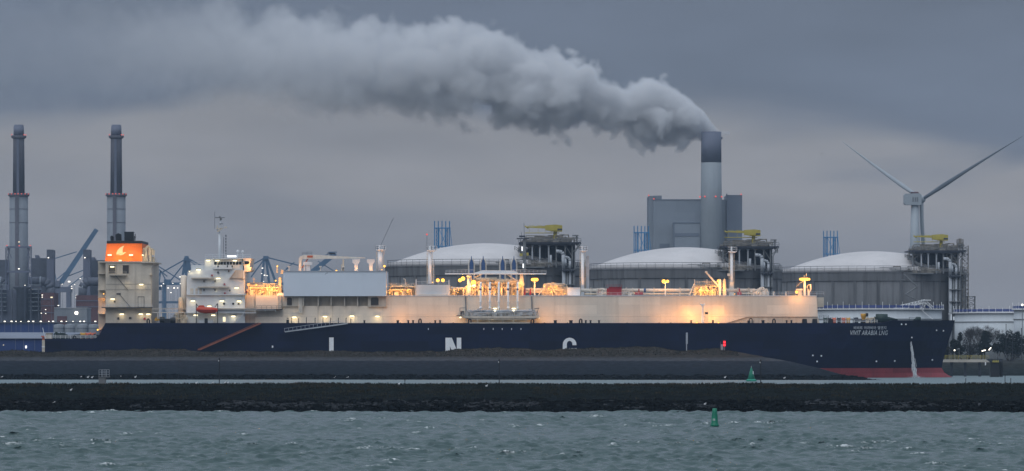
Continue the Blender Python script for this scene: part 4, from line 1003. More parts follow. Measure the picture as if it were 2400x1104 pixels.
sp('pipe_frame', 'pipe_white', lambda mb: (mb.pb(1626, 1675, 665.5, 666.8, 1530, 1534), mb.rail([P(1628, 665, 1530), P(1674, 665, 1530)], .8, .06, 1.4, 2), mb.tube(P(1628, 692, 1529), P(1628, 655, 1529), .13, 4), mb.tube(P(1657, 666, 1529), P(1657, 655, 1529), .1, 4), mb.path([P(1615, 692, 1529), P(1627, 666, 1529)], .2, 5)))
pipework('lit_pipework', 'pipe_white', 1760, 1800, 677, 693, 1528, 1535, 30, 22)
for px_, py_, w_ in ((1280, 682, 70), (1300, 682, 100), (1318, 684, 70), (1632, 682, 70), (1645, 682, 130), (1665, 684, 110), (1690, 680, 60), (1775, 684, 18), (1490, 684, 10), (1420, 684, 10)): lightpoint(P(px_, py_, 1526.2), w_, SOD, ship)
for px_, py_ in ((1286, 676), (1292, 684), (1640, 684), (1652, 686), (1672, 686), (940, 683), (955, 680)): lamp(px_, py_, 1527, 's', 0, w=.2)
jc = sp('jib_crane', 'pipe_white', lambda mb: (mb.pb(1685, 1690, 656, 693, 1529, 1530.5), mb.tube(P(1689, 677, 1529.6), P(1655, 638, 1529.6), .28, 6), mb.pb(1652.5, 1658, 635.5, 639, 1529.2, 1530), mb.tube(P(1687, 657, 1529.6), P(1689, 655, 1529.6), .4, 6)))
sp('crane_ladder', 'pipe_cream', lambda mb: mb.pprism([(1694, 693), (1694.5, 658), (1698, 652), (1700.5, 655), (1702, 693)], 1529, 1530), jc)
lightpoint(P(1697, 675, 1527), 70, SOD, ship)
# fore end of the trunk
sp('fore_locker', 'cream', lambda mb: (mb.pb(1871, 1879, 680, 693, 1529, 1531), mb.pb(1866, 1881, 677, 680.5, 1528.6, 1531.5), mb.pb(1893, 1898, 668, 693, 1529, 1530), mb.pprism([(1891, 673), (1895, 667), (1901, 666), (1902, 678), (1899, 684)], 1529, 1530)))
lamp(1867, 684.5, 1528.2, 's', 0, w=.5); lightpoint(P(1868, 690, 1521.8), 120, SOD, ship); lightpoint(P(1873, 697, 1522.5), 55, SOD, ship)
sp('mast_stay', 'pipe_white', lambda mb: (mb.tube(P(1884, 657, 1530), P(1866, 672, 1530), .06, 4), mb.tube(P(1885, 656, 1530), P(1885, 646, 1530), .14, 5), mb.tube(P(1890, 656, 1530), P(1890, 640, 1530), .1, 5)))
for px_ in (1800, 1842, 1813): sp('post', 'pipe_white', lambda mb: mb.pb(px_-1.6, px_+1.6, 683, 693, 1527.5, 1528))
# signal post on the side deck with its two upward floods
spst = sp('deck_post', 'letter_white', lambda mb: (mb.lathe([(.55, PZ(757.2, 1523)), (.35, PZ(740, 1523)), (.26, PZ(716, 1523))], PX(1647, 1523), 1523, 10), mb.pb(1643, 1651, 712.5, 716, 1522.5, 1523.5), mb.tube(P(1645, 716, 1523), P(1641.5, 711.5, 1523), .2, 5), mb.tube(P(1649, 716, 1523), P(1652, 711.5, 1523), .2, 5)))
sp('post_ladder', 'white', lambda mb: (mb.pb(1657, 1658, 737, 757, 1522.8, 1523.1), mb.pb(1650, 1651, 740, 757, 1522.8, 1523.1), [mb.pb(1650, 1658, q, q+.8, 1522.8, 1523.1) for q in (744, 749, 753)]), spst)
sp('post_box', 'black', lambda mb: mb.pb(1652.5, 1659.5, 731.5, 736.5, 1522.4, 1523.4), spst)
for px_ in (1633.5, 1684):
    lamp(px_, 756, 1522.4, 's', 0, w=.22)
for px_, py_, w_ in ((1622, 746, 150), (1606, 732, 110), (1670, 746, 160), (1690, 732, 110)): lightpoint(P(px_, py_, 1522.6), w_, SOD, ship, r=.6)
for px_, w_ in ((938, 190), (1008, 90), (1062, 110), (1276, 130), (1330, 70), (1470, 55), (1545, 90), (1572, 100), (1735, 70), (1800, 36), (1866, 60)):
    # small wash lights on the side deck that shine up the trunk wall
    h_ = sp('wash_light', 'dark_steel', lambda mb: mb.pb(px_-1.2, px_+1.2, 755.4, 757.2, 1520.6, 1521.1))
    sp('lens', 'glow_dim', lambda mb: mb.pb(px_-1, px_+1, 754.8, 755.3, 1520.7, 1521.05), h_)
    lightpoint(P(px_, 750, 1521.0), w_, SOD, ship, r=1.0, kind='SPOT', aim=(0, 1, .55), size=math.radians(150))
sp('cowl_vent', 'black', lambda mb: (mb.pb(1752, 1758, 751, 757.2, 1524, 1525), mb.path([P(1756, 757, 1524), P(1756, 748, 1524), P(1760, 746, 1524), P(1763, 748, 1524), P(1763, 757, 1524)], .16, 5), mb.pb(1766, 1767.2, 751, 757.2, 1524, 1524.4)))

# ------------------------------------------------------------------ fore deck
def winch(px_, m_, w_=9, t_=746):
    return sp('mooring_winch', m_, lambda mb: (mb.tube(P(px_-w_*.6, 751, 1527), P(px_+w_*.6, 751, 1527), .85, 10), mb.tube(P(px_-w_*.7, 751, 1527), P(px_-w_*.5, 751, 1527), 1.05, 10), mb.tube(P(px_+w_*.5, 751, 1527), P(px_+w_*.7, 751, 1527), 1.05, 10), mb.pb(px_-w_*.6, px_+w_*.6, 753, 757.2, 1526.2, 1527.8)))
for px_, m_ in ((1934, 'deck_green'), (1955, 'winch_orange'), (1977, 'winch_orange'), (1988, 'winch_yellow')): winch(px_, m_, 6)
for px_, m_ in ((1944, 'black'), (1966, 'black'), (2005, 'dark_steel')): winch(px_, m_, 6)
sp('fore_rail', 'letter_white', lambda mb: mb.rail([P(1922, 757, 1521.5), P(2056, 757, 1522.5)], .95, .06, 1.8, 2))
sp('fore_frame', 'dark_steel', lambda mb: (mb.rail([P(1920, 748, 1528), P(1942, 748, 1528)], 1.3, .07, 1.4, 3),))
sp('fore_ventilator', 'winch_yellow', lambda mb: mb.lathe([(.55, PZ(757, 1527)), (.6, PZ(748, 1527)), (.95, PZ(741, 1527)), (.95, PZ(735.5, 1527)), (.8, PZ(735, 1527))], PX(2024, 1527), 1527, 12), smooth=True)
sp('vent_head', 'black', lambda mb: (mb.pb(2030, 2035, 734, 742, 1526, 1528), mb.pprism([(2017, 757), (2019, 747), (2023, 757)], 1525, 1526)))
pipework('fore_machinery', 'dark_steel', 1998, 2056, 748, 757, 1525, 1531, 30, 31); pipework('fore_machinery', 'pipe_cream', 2030, 2050, 745, 757, 1525, 1529, 12, 32)
def wind(mb):
    prof = [(0.05, PZ(735.5, 1530)), (1.3, PZ(736, 1530)), (1.9, PZ(739, 1530)), (2.0, PZ(746, 1530)), (1.7, PZ(752, 1530))]
    mb.tube(P(2053, 746, 1529), P(2080, 746, 1529), 1.45, 14); mb.lathe(prof[::-1], PX(2066, 1530), 1530, 16)
    mb.pprism([(2044, 757), (2050, 742), (2080, 742), (2104, 748), (2104, 751), (2096, 752)], 1529, 1531)
sp('windlass', 'deck_green', wind, smooth=True)
sp('bow_winch', 'deck_green', lambda mb: (mb.tube(P(2147, 747.5, 1531), P(2156, 747.5, 1531), .7, 10), mb.pprism([(2140, 751), (2147, 745), (2158, 743), (2158, 751)], 1532, 1534)))
sp('bow_frame', 'dark_steel', lambda mb: (mb.rail([P(2131, 751, 1533), P(2158, 751, 1533)], 1.0, .08, 2.0, 2),))
sp('bow_post', 'letter_white', lambda mb: (mb.pb(2228, 2231, 736, 750.5, 1541, 1541.6), mb.pb(2223, 2231, 735, 736.5, 1541, 1541.6), mb.pb(2234, 2237, 742, 750.5, 1541, 1541.6)))
# stern deck
sp('stern_rail', 'letter_white', lambda mb: (mb.rail([P(106, 794, 1524), P(225, 794, 1522)], 1.1, .06, 1.6, 3),))
for px_, m_ in ((147, 'deck_green'), (195, 'winch_yellow'), (206, 'winch_orange'), (218, 'winch_orange')): sp('mooring_winch', m_, lambda mb: (mb.tube(P(px_-5, 785.5, 1528), P(px_+5, 785.5, 1528), .75, 10), mb.tube(P(px_-6.2, 785.5, 1528), P(px_-4.6, 785.5, 1528), .95, 10), mb.tube(P(px_+4.6, 785.5, 1528), P(px_+6.2, 785.5, 1528), .95, 10), mb.pb(px_-5, px_+5, 788, 794.2, 1527.3, 1528.7)))
pipework('stern_machinery', 'deck_green', 122, 156, 779, 794, 1526, 1532, 26, 41); pipework('stern_machinery', 'dark_steel', 155, 230, 784, 794, 1525, 1530, 36, 42)
sp('stern_locker', 'cream_dirty', lambda mb: (mb.pb(107, 121, 781, 794, 1528, 1532), mb.pb(106.5, 121.5, 780.4, 781.4, 1527.8, 1532.2)))
sp('stern_ensign_staff', 'letter_white', lambda mb: (mb.tube(P(106, 794, 1540), P(100, 768, 1540), .1, 5),))
sp('stern_chock', 'black', lambda mb: mb.path([P(172, 794, 1523), P(172, 789, 1523), P(175, 787, 1523), P(178, 789, 1523), P(178, 794, 1523)], .3, 6))
lamp(229, 773, 1531.5, 's', 20, w=.25)
rl_ = random.Random(77)  # added lamp lenses, strewn at random to fill out the deck lighting
for a_, b_, n_ in ((577, 655, 7), (908, 972, 6), (1058, 1092, 3), (1108, 1222, 8), (1275, 1328, 5), (1628, 1684, 6)):
    for k_ in range(n_): lamp(rl_.uniform(a_, b_), rl_.uniform(669, 690), 1526.6, 's', 0, w=rl_.uniform(.10, .18))
# gangways over the side
gl = sp('shore_ladder', 'ladder_red', lambda mb: (mb.pprism([(462, 820.5), (470, 820.5), (612, 759), (609, 756.5)], 1517.8, 1518.2), mb.pprism([(464, 820.3), (610, 756.2), (612, 758), (470, 820.3)], 1518.3, 1519.3)))
sp('ladder_rail', 'ladder_red', lambda mb: (mb.path([P(464, 818, 1517.7), P(608, 754.5, 1517.7)], .07, 4), mb.path([P(463, 820, 1517.7), P(609, 757, 1517.7)], .09, 4), [mb.tube(P(464+k*7.2, 818-k*3.17, 1517.7), P(464+k*7.2, 820.5-k*3.17, 1517.7), .05, 4) for k in range(20)]), gl)
ga = sp('gangway', 'steel_pale', lambda mb: mb.pprism([(666, 776.5), (668.5, 779), (815, 759.5), (814, 756.8)], 1518.4, 1519.4))
sp('gangway_rail', 'steel_pale', lambda mb: (mb.path([P(666, 770, 1518.4), P(790, 752, 1518.4), P(806, 757, 1518.4)], .08, 4), [mb.tube(P(667+k*9.6, 776-k*1.33, 1518.4), P(667+k*9.6, 770-k*1.36, 1518.4), .07, 4) for k in range(14)]), ga)
# ballast water falling from the bow
mw = mat('falling_water', (0.82, 0.86, 0.90), 0.5, var=0.1)
N_ = mw.node_tree; tr_ = N_.nodes.new('ShaderNodeBsdfTransparent'); mx_ = N_.nodes.new('ShaderNodeMixShader'); mx_.inputs[0].default_value = 0.28
out_ = [n for n in N_.nodes if n.type == 'OUTPUT_MATERIAL'][0]
N_.links.new(tr_.outputs[0], mx_.inputs[1]); N_.links.new(N_.nodes['Principled BSDF'].outputs[0], mx_.inputs[2]); N_.links.new(mx_.outputs[0], out_.inputs['Surface'])
def water_fall():
    r = random.Random(5); mb = MB()
    b_ = half_b(2134, PZ(801, YF+8)); y0 = YC-b_-.3
    for k in range(230):
        a0 = r.random(); v = 2.6+abs(r.gauss(0, .7)); px_ = 2133.5
        side = r.gauss(0, 1.0)
        t1 = a0*2.0; ln = r.uniform(.05, .22)
        pts = []
        for j in range(4):
            t_ = min(1.95, t1*0.98+ln*j/3*2)
            x_ = PX(px_, y0)+.25+.62*t_+side*.27*(.25+.6*t_)
            z_ = PZ(800, y0)-6.1*t_-0.10*t_*t_+r.gauss(0, .06)
            pts.append((x_, y0-v*t_*.35, max(z_, 0.02)))
        mb.path(pts, r.uniform(.05, .17), 3)
    for k in range(60):
        mb.ball((PX(2146, y0)+r.gauss(0, 1.1), y0-1.9+r.gauss(0, .5), abs(r.gauss(0, .22))), r.uniform(.08, .2), 6)
    o = mb.build('falling_water', 'falling_water', None)
    tag(o, 'white stream of ballast water falling from the bow side', 'water', kind='stuff')
water_fall()
# ================================================================== domed gas tanks
def tk(root, name, m, fn, parent=None, smooth=False, kind=None):
    mb = MB(); fn(mb)
    o = mb.build(name, m, parent or root, smooth)
    if kind: o['kind'] = kind
    return o
def thicket(mb, a, b, t, u, ya, yb, n, seed, r0=.12, r1=.3, spikes=.35):
    r = random.Random(seed)
    x0, x1, z0, z1 = PX(a, ya), PX(b, ya), PZ(u, ya), PZ(t, ya)
    for k in range(n):
        x, y, rr = r.uniform(x0, x1), r.uniform(ya, yb), r.uniform(r0, r1)
        top = z0+(z1-z0)*r.uniform(.2, 1)**1.4
        q = r.random()
        if q < spikes: mb.tube((x, y, z0), (x, y, top), rr*.7, 4)
        elif q < .7: s_ = r.uniform(.5, 1.4); mb.box(x-s_, x+s_, y-s_, y+s_, z0, z0+(top-z0)*.75)
        else:
            l = r.uniform(2, 6); mb.tube((x, y, top), (x+l, y, top), rr, 5); mb.tube((x, y, z0), (x, y, top), rr, 4); mb.tube((x+l, y, z0), (x+l, y, top), rr, 4)
def make_tank():
    Y0 = 1920.0; cx = PX(1605, Y0); R = 40.0
    t = thing('domed_gas_tank', (cx, Y0, GZ), 'domed concrete gas tank behind the middle of the ship, below the power station', 'tank', 'domed gas tanks behind the ship')
    wall = tk(t, 'wall', 'concrete_dark', lambda mb: mb.lathe([(R, GZ), (R, 41.4)], cx, Y0, 72), smooth=True)
    for k in range(26):
        a = math.radians(184+k*7.05); w = .55
        def f(mb):
            c, s_ = math.cos(a), math.sin(a)
            p = [(cx+(R-.2)*c-w*s_, Y0+(R-.2)*s_+w*c), (cx+(R+.22)*c-w*s_, Y0+(R+.22)*s_+w*c), (cx+(R+.22)*c+w*s_, Y0+(R+.22)*s_-w*c), (cx+(R-.2)*c+w*s_, Y0+(R-.2)*s_-w*c)]
            mb.add([(x, y, GZ) for x, y in p]+[(x, y, 37.6) for x, y in p], [(0,1,2,3),(7,6,5,4),(0,4,5,1),(1,5,6,2),(2,6,7,3),(3,7,4,0)])
        if k % 2 == 0: tk(t, 'wall_rib', 'concrete_dark', f, wall)
    tk(t, 'ring_beam', 'concrete_dark', lambda mb: mb.lathe([(R-.1, 37.6), (R+.35, 37.7), (R+.35, 41.0), (R+.5, 41.1), (R+.5, 41.6), (R-.5, 41.7)], cx, Y0, 72), wall)
    prof = [(39.4, 41.65), (39.2, 43.1), (36.6, 43.4)]
    for k in range(1, 15):
        q = 1-k/14.0; prof.append((36.6*q if q > 0 else .01, 43.4+7.6*(1-q*q)))
    dome = tk(t, 'dome', 'dome_white', lambda mb: mb.lathe(prof, cx, Y0, 72), smooth=True)
    for k in range(34):
        a0, a1 = math.radians(180+k*5.4), math.radians(180+(k+1)*5.4)
        def f(mb):
            p0 = Vector((cx+39.5*math.cos(a0), Y0+39.5*math.sin(a0), 44.0)); p1 = Vector((cx+39.5*math.cos(a1), Y0+39.5*math.sin(a1), 44.0))
            mb.tube(p0, p1, .13, 4); mb.tube(p0-Vector((0,0,.75)), p1-Vector((0,0,.75)), .05, 4); mb.tube(p0, p0-Vector((0,0,2.4)), .06, 4)
        tk(t, 'rim_rail', 'steel_dark', f, dome)
    fr = tk(t, 'roof_frame', 'frame_blue', lambda mb: (
        [mb.tube((cx-20.8+k*1.5, Y0+9, 47.0), (cx-20.8+k*1.5, Y0+9, 60.1), .20, 5) for k in range(5)],
        mb.tube((cx-20.8, Y0+9, 57.3), (cx-14.4, Y0+9, 57.3), .22, 5), mb.tube((cx-20.8, Y0+12, 57.3), (cx-14.4, Y0+12, 57.3), .2, 5),
        mb.tube((cx-20.8, Y0+9, 50.0), (cx-14.0, Y0+9, 50.0), .2, 5), mb.lattice((cx-19.6, Y0+10.5, 48), (cx-19.6, Y0+10.5, 57.3), 1.1, .16, 6), mb.lattice((cx-16.0, Y0+10.5, 48), (cx-16.0, Y0+10.5, 57.3), 1.1, .16, 6),
        mb.tube((cx-19, Y0+9, 57), (cx-15.5, Y0+9, 49), .13, 4), mb.tube((cx-15.5, Y0+9, 57), (cx-19, Y0+9, 49), .13, 4), mb.tube((cx-14.6, Y0+9, 57), (cx-13.6, Y0+9, 48.5), .15, 4)))
    # pump platform on the rim
    yf = 1886.0
    pf = tk(t, 'pump_platform', 'steel_dark', lambda mb: (mb.pb(1686, 1826, 577, 580.5, yf, yf+24), mb.pb(1700, 1812, 580.5, 584, yf+.5, yf+23)))
    tk(t, 'platform_rail', 'steel_grey', lambda mb: mb.rail([P(1686, 577, yf), P(1826, 577, yf)], 1.4, .12, 2.4, 2), pf)
    tk(t, 'pump_gear', 'clutter', lambda mb: thicket(mb, 1700, 1800, 560, 577, yf+1, yf+20, 130, 51), pf, kind='stuff')
    tk(t, 'shade_core', 'steel_dark', lambda mb: (mb.pb(1704, 1745, 583, 634, yf+9, yf+22), mb.pb(1745, 1810, 583, 640, yf+11, yf+22)), pf)  # dark boxes stand in for the shade under the platform deck
    for px_ in (1695, 1716, 1733, 1753, 1770, 1790, 1806): tk(t, 'column', 'steel_pale' if px_ in (1733, 1753, 1716) else 'steel_grey', lambda mb: (mb.pb(px_-1.6, px_+1.6, 580.5, 634, yf+1.5, yf+3), mb.pprism([(px_-1.6, 588), (px_+1.6, 588), (px_+6, 580.7), (px_-6, 580.7)], yf+1.6, yf+2.6)), pf)
    for a_, b_, c_, d_ in ((1790, 584, 1806, 610), (1806, 610, 1796, 634), (1826, 580, 1806, 600), (1695, 600, 1716, 584), (1770, 625, 1806, 625), (1716, 615, 1753, 615)): tk(t, 'cross_brace', 'steel_grey', lambda mb: mb.tube(P(a_, b_, yf+2), P(c_, d_, yf+2), .2, 4), pf)
    for pts, r_ in (([(1770, 598), (1778, 598), (1783, 600), (1786, 605), (1786.5, 637)], .75), ([(1790, 611), (1796, 611), (1799.5, 614), (1801, 619), (1801, 637)], .55), ([(1758, 606), (1758, 632)], .5), ([(1788, 612), (1791, 614), (1792, 630)], .45)):
        tk(t, 'roof_pipe', 'steel_pale', lambda mb: mb.path([P(a_, b_, yf) for a_, b_ in pts], r_, 8), pf, True)
    tk(t, 'pipe_tower', 'steel_dark', lambda mb: (mb.pb(1783.5, 1812, 639, 642, yf-1, yf+9), mb.pb(1785, 1811, 642, 846, yf+3, yf+8)))
    for q in (672, 702, 730, 760): tk(t, 'tower_landing', 'steel_grey', lambda mb: mb.pb(1784, 1813, q, q+1.6, yf-.6, yf+3.2))
    for px_, r_ in ((1787, .8), (1795, .45), (1801.5, .6), (1809, .5)): tk(t, 'down_pipe', 'steel_pale' if px_ in (1787, 1801.5) else 'steel_grey', lambda mb: mb.tube(P(px_, 638, yf+1), P(px_, 846, yf+1), r_, 8), None, True)
    tk(t, 'pipe_ladder', 'steel_grey', lambda mb: (mb.pb(1803.5, 1804.2, 645, 840, yf+.4, yf+.7), [mb.pb(1803, 1810, q, q+.7, yf+.4, yf+.7) for q in range(645, 740, 5)]))
    # service stair down the roof and the walkway on the rim
    tk(t, 'roof_stair', 'steel_grey', lambda mb: (mb.pprism([(1682, 596), (1688, 592), (1742, 631), (1734, 634)], yf+3, yf+5), mb.rail([P(1676, 595, yf+3), P(1725, 631, yf+3)], 1.5, .13, 2.0, 2)))
    tk(t, 'stair_gear', 'clutter', lambda mb: (thicket(mb, 1682, 1700, 572, 600, yf+4, yf+9, 16, 52, .1, .2, .8), thicket(mb, 1612, 1745, 616, 633, yf-4, yf, 100, 53, .1, .22, .4)), kind='stuff')
    tk(t, 'rim_walkway', 'steel_grey', lambda mb: (mb.pb(1612, 1690, 626, 627.5, yf-5, yf-2), mb.pb(1612, 1745, 632, 635, yf-4.5, yf), mb.rail([P(1612, 626, yf-5), P(1690, 626, yf-5)], 1.2, .1, 2.0, 2)))
    tk(t, 'lamp_pole', 'steel_grey', lambda mb: (mb.tube(P(1816, 585, yf+2), P(1816, 561, yf+2), .3, 5), mb.pb(1806, 1820, 561, 564, yf+1, yf+2), mb.pb(1812, 1820, 566, 569, yf+1, yf+2), mb.lattice(P(1820, 592, yf+3), P(1820, 575, yf+3), 1.0, .12, 3)))
    tk(t, 'side_lattice', 'steel_grey', lambda mb: (mb.path([P(1824, 580, yf), P(1812, 600, yf), P(1812, 640, yf)], .22, 5), mb.rail([P(1814, 634, yf), P(1832, 634, yf+8)], 2.0, .13, 1.6, 3), mb.pb(1812, 1834, 634, 636, yf, yf+8)))
    # yellow maintenance crane
    cr_ = tk(t, 'crane_pedestal', 'yellow_paint', lambda mb: (mb.lathe([(1.0, PZ(577, yf+8)), (.8, PZ(566, yf+8)), (.65, PZ(552, yf+8))], PX(1766, yf+8), yf+8, 10), mb.pb(1758, 1774, 550.5, 553, yf+6, yf+10)))
    tk(t, 'crane_house', 'yellow_paint', lambda mb: mb.pprism([(1744.5, 539), (1768, 537.5), (1782.5, 539.5), (1782.5, 553), (1768, 553.5), (1744.5, 550)], yf+6, yf+10), cr_)
    tk(t, 'crane_grille', 'steel_dark', lambda mb: mb.pb(1771.5, 1782, 546.5, 550.5, yf+5.9, yf+6.1), cr_)
    tk(t, 'crane_jib', 'yellow_paint', lambda mb: (mb.pprism([(1703, 542), (1745, 540.5), (1745, 546.5), (1703, 544.2)], yf+7, yf+8.4), mb.tube(P(1698, 541, yf+7.7), P(1706, 546, yf+7.7), .3, 5), [mb.path([P(q, 542, yf+7.2), P(q+2, 539.8, yf+7.2), P(q+12, 539.8, yf+7.2), P(q+14, 542, yf+7.2)], .10, 4) for q in (1706, 1724)]), cr_)
    tk(t, 'crane_walkway', 'yellow_paint', lambda mb: (mb.tube(P(1698, 556.5, yf+7), P(1775, 556.5, yf+7), .16, 5), [mb.tube(P(q, 557, yf+7), P(q, 546, yf+7), .07, 4) for q in (1708, 1728, 1744, 1757)]), cr_)
    return t
tank2 = make_tank()
def tank_at(src, px, Y, label):
    c = copy_tree(src)
    c.location = (PX(px, Y), Y, GZ); c['label'] = label
    return c
tank1 = tank_at(tank2, 1140, 1842, 'nearest domed gas tank, behind the manifold amidships')
tank3 = tank_at(tank2, 2046, 2005, 'domed gas tank behind the bow, with scaffolding on its pump platform')
tank1['_base'] = tuple(tank1.location); tank3['_base'] = tuple(tank3.location)
tk(tank3, 'scaffold', 'clutter', lambda mb: (mb.lattice(P(2231, 625, 1975), P(2231, 574, 1975), 4.5, .16, 5), mb.lattice(P(2262, 740, 1975), P(2262, 576, 1975), 2.6, .17, 16), mb.lattice(P(2250, 600, 1975), P(2250, 561, 1975), 2.5, .18, 4), mb.pb(2247, 2254, 559, 580, 1974, 1976), mb.path([P(2232, 575, 1975), P(2262, 575, 1975)], .16, 4), mb.path([P(2240, 590, 1975), P(2262, 612, 1975)], .14, 4)))
tk(tank3, 'zigzag_stair', 'steel_grey', lambda mb: (mb.path([P(2118, 642, 1962), P(2150, 672, 1962), P(2122, 690, 1962), P(2155, 706, 1962)], .3, 5), mb.pb(2114, 2122, 655, 657, 1961, 1963), mb.path([P(2120, 648, 1962), P(2124, 640, 1962)], .2, 5)))
tk(tank3, 'side_landing', 'steel_grey', lambda mb: (mb.pb(2265, 2287, 694, 695.6, 1975, 1980), mb.lattice(P(2276, 770, 1977), P(2276, 695, 1977), 3.2, .18, 8)))
# mast with two tall strip lights in front of the nearest tank
ms = thing('light_mast', (PX(1229, 1790), 1790, GZ), 'tall grey mast with two upright strip lights beside the nearest domed tank', 'mast')
tk(ms, 'pole', 'steel_grey', lambda mb: (mb.pb(1226, 1232.5, 560, 760, 1790, 1791.2), mb.tube(P(1229, 760, 1790.6), (PX(1229, 1790), 1790.6, GZ), .5, 6)))
tk(ms, 'head', 'steel_dark', lambda mb: (mb.pb(1217, 1231, 552, 556, 1789.5, 1791), mb.pb(1211, 1240, 558, 560.5, 1789.5, 1791), mb.tube(P(1229, 560, 1790), P(1228, 522, 1790), .1, 4), mb.tube(P(1222, 560, 1790), P(1222, 544, 1790), .1, 4), mb.tube(P(1219.5, 560, 1790), P(1219.5, 600, 1790), .14, 4)))
for a_, t_, u_ in ((1222.5, 578, 588), (1225, 618, 628)): tk(ms, 'strip_light', 'glow_strip', lambda mb: mb.pb(a_, a_+2.4, t_, u_, 1789.3, 1789.7))
tk(ms, 'bracket', 'yellow_paint', lambda mb: (mb.pb(1218, 1225, 594, 600, 1789.4, 1790), mb.pb(1234, 1239, 592, 599, 1789.4, 1790)))

# ------------------------------------------------------------------ blue tipped loading arms behind the manifold
def make_arm(label):
    Y = 1584.0
    t = thing('marine_loader', (PX(1105, Y), Y, 9.0), label, 'loader', 'loading arms behind the manifold')
    tk(t, 'riser', 'pipe_white', lambda mb: (mb.path([P(1099, 695, Y), P(1099, 618, Y), P(1101.5, 610, Y), P(1104.5, 606, Y)], .32, 5), mb.path([P(1111, 695, Y), P(1111, 618, Y), P(1108.5, 610, Y), P(1105.5, 606, Y)], .32, 5), mb.pb(1097, 1113, 695, 818, Y-1, Y+1)))
    tk(t, 'counterweight', 'arm_blue', lambda mb: (mb.pprism([(1100.8, 640), (1100.8, 617), (1103, 609), (1107, 609), (1109.2, 617), (1109.2, 640)], Y-.8, Y+.8), mb.pb(1102.5, 1107.5, 640, 662, Y-.5, Y+.5)))
    tk(t, 'spire', 'arm_blue', lambda mb: mb.pprism([(1103.6, 609.2), (1104.4, 600), (1105.6, 600), (1106.4, 609.2)], Y-.3, Y+.3))
    return t
arm0 = make_arm('blue and white loading arm, first of four from the stern end')
for px_, lb_ in ((1132.5, 'blue and white loading arm, second of four from the stern end'), (1178, 'blue and white loading arm, third of four from the stern end'), (1204.5, 'blue and white loading arm, fourth of four and nearest the light mast')):
    c_ = copy_tree(arm0); c_.location.x = PX(px_, 1584); c_['label'] = lb_
jt = thing('loading_jetty', (PX(1150, 1585), 1585, 0), 'concrete loading jetty carrying the four blue arms behind the ship', 'jetty')
tk(jt, 'deck', 'jetty_concrete', lambda mb: mb.box(-45, 25, 1574, 1600, 7.6, 9.0))
for k in range(8): tk(jt, 'pile', 'dark_steel', lambda mb: mb.tube((-42+k*9, 1576, -1), (-42+k*9, 1576, 7.6), .6, 8))

# ------------------------------------------------------------------ low white storage tanks by the bow
def low_tank(px_edge, py, Y, R, label, ladder=False):
    cx = PX(px_edge, Y)+R; zt = PZ(py, Y-R*.6); cy = Y
    t = thing('storage_tank', (cx, cy, GZ), label, 'tank', 'low white storage tanks behind the bow')
    w_ = tk(t, 'shell', 'tank_white', lambda mb: mb.lathe([(R, GZ), (R, zt)], cx, cy, 64), smooth=True)
    for f_ in (.30, .80): tk(t, 'wind_girder', 'steel_grey', lambda mb: mb.lathe([(R, GZ+(zt-GZ)*f_-.12), (R+.28, GZ+(zt-GZ)*f_-.1), (R+.28, GZ+(zt-GZ)*f_+.1), (R, GZ+(zt-GZ)*f_+.12)], cx, cy, 64), w_)
    rim = tk(t, 'rim_walkway', 'letter_white', lambda mb: mb.lathe([(R-.2, zt-.5), (R+.9, zt-.35), (R+.9, zt), (R-.2, zt+.02)], cx, cy, 64))
    n = 30
    for k in range(n):
        a0, a1 = math.radians(182+k*176/n), math.radians(182+(k+1)*176/n)
        q = lambda a, z: Vector((cx+(R+.7)*math.cos(a), cy+(R+.7)*math.sin(a), z))
        tk(t, 'rail_post', 'letter_white', lambda mb: mb.tube(q(a0, zt), q(a0, zt+2.6 if k % 3 == 0 else zt+1.7), .10, 4), rim)
        tk(t, 'rail_board', 'rail_blue', lambda mb: mb.add([q(a0, zt+.3), q(a1, zt+.3), q(a1, zt+1.25), q(a0, zt+1.25)], [(0, 1, 2, 3)]), rim)
    if ladder:
        tk(t, 'rolling_ladder', 'letter_white', lambda mb: (mb.lattice(P(2096, 723, 1770), P(2168, 706, 1770), 1.3, .11, 10), mb.lattice(P(2168, 706, 1770), P(2160, 727, 1770), 1.0, .1, 4), mb.lattice(P(2168, 706, 1770), P(2186, 722, 1770), .9, .1, 4), mb.pb(2160, 2182, 702.5, 704.5, 1769, 1771), mb.lattice(P(2120, 723, 1770), P(2165, 707, 1770), .6, .08, 7), mb.tube(P(2160, 727, 1770), P(2186, 748, 1769.5), .14, 4)))
    return t
low_tank(1906, 723.5, 1790, 24.8, 'low white storage tank with a lattice ladder right behind the bow deck', True)
low_tank(2238, 732, 1880, 28, 'low white storage tank behind the bare tree')
low_tank(2377, 724, 1835, 26, 'slightly taller white storage tank at the edge beyond the conifers')

# ------------------------------------------------------------------ power station with the steaming stack
Yp = 3600.0
ps = thing('power_station', (PX(1630, Yp), Yp, GZ), 'huge windowless grey power station hall around the foot of the steaming stack', 'building')
tk(ps, 'main_hall', 'plant_cladding', lambda mb: mb.pb(1531, 1700, 468, 820, Yp+10, Yp+80))
tk(ps, 'hall_cornice', 'plant_cladding_dark', lambda mb: mb.pb(1530.6, 1692, 467, 469, Yp+9.6, Yp+80.2))
tk(ps, 'side_wing', 'plant_cladding', lambda mb: (mb.pb(1520.5, 1531, 459, 820, Yp+14, Yp+60), mb.pb(1531, 1551, 458.5, 467.5, Yp+20, Yp+60)))
tk(ps, 'stair_tower', 'plant_cladding_dark', lambda mb: (mb.pb(1703.5, 1739.5, 457, 820, Yp+4, Yp+50), mb.pb(1702.5, 1705, 454, 457.5, Yp+4, Yp+10)))
tk(ps, 'link', 'plant_cladding', lambda mb: mb.pb(1692, 1703.4, 469, 820, Yp+11, Yp+60))
ax_ = tk(ps, 'annex', 'plant_cladding', lambda mb: mb.pb(1579, 1641, 522, 820, Yp-8, Yp+10))
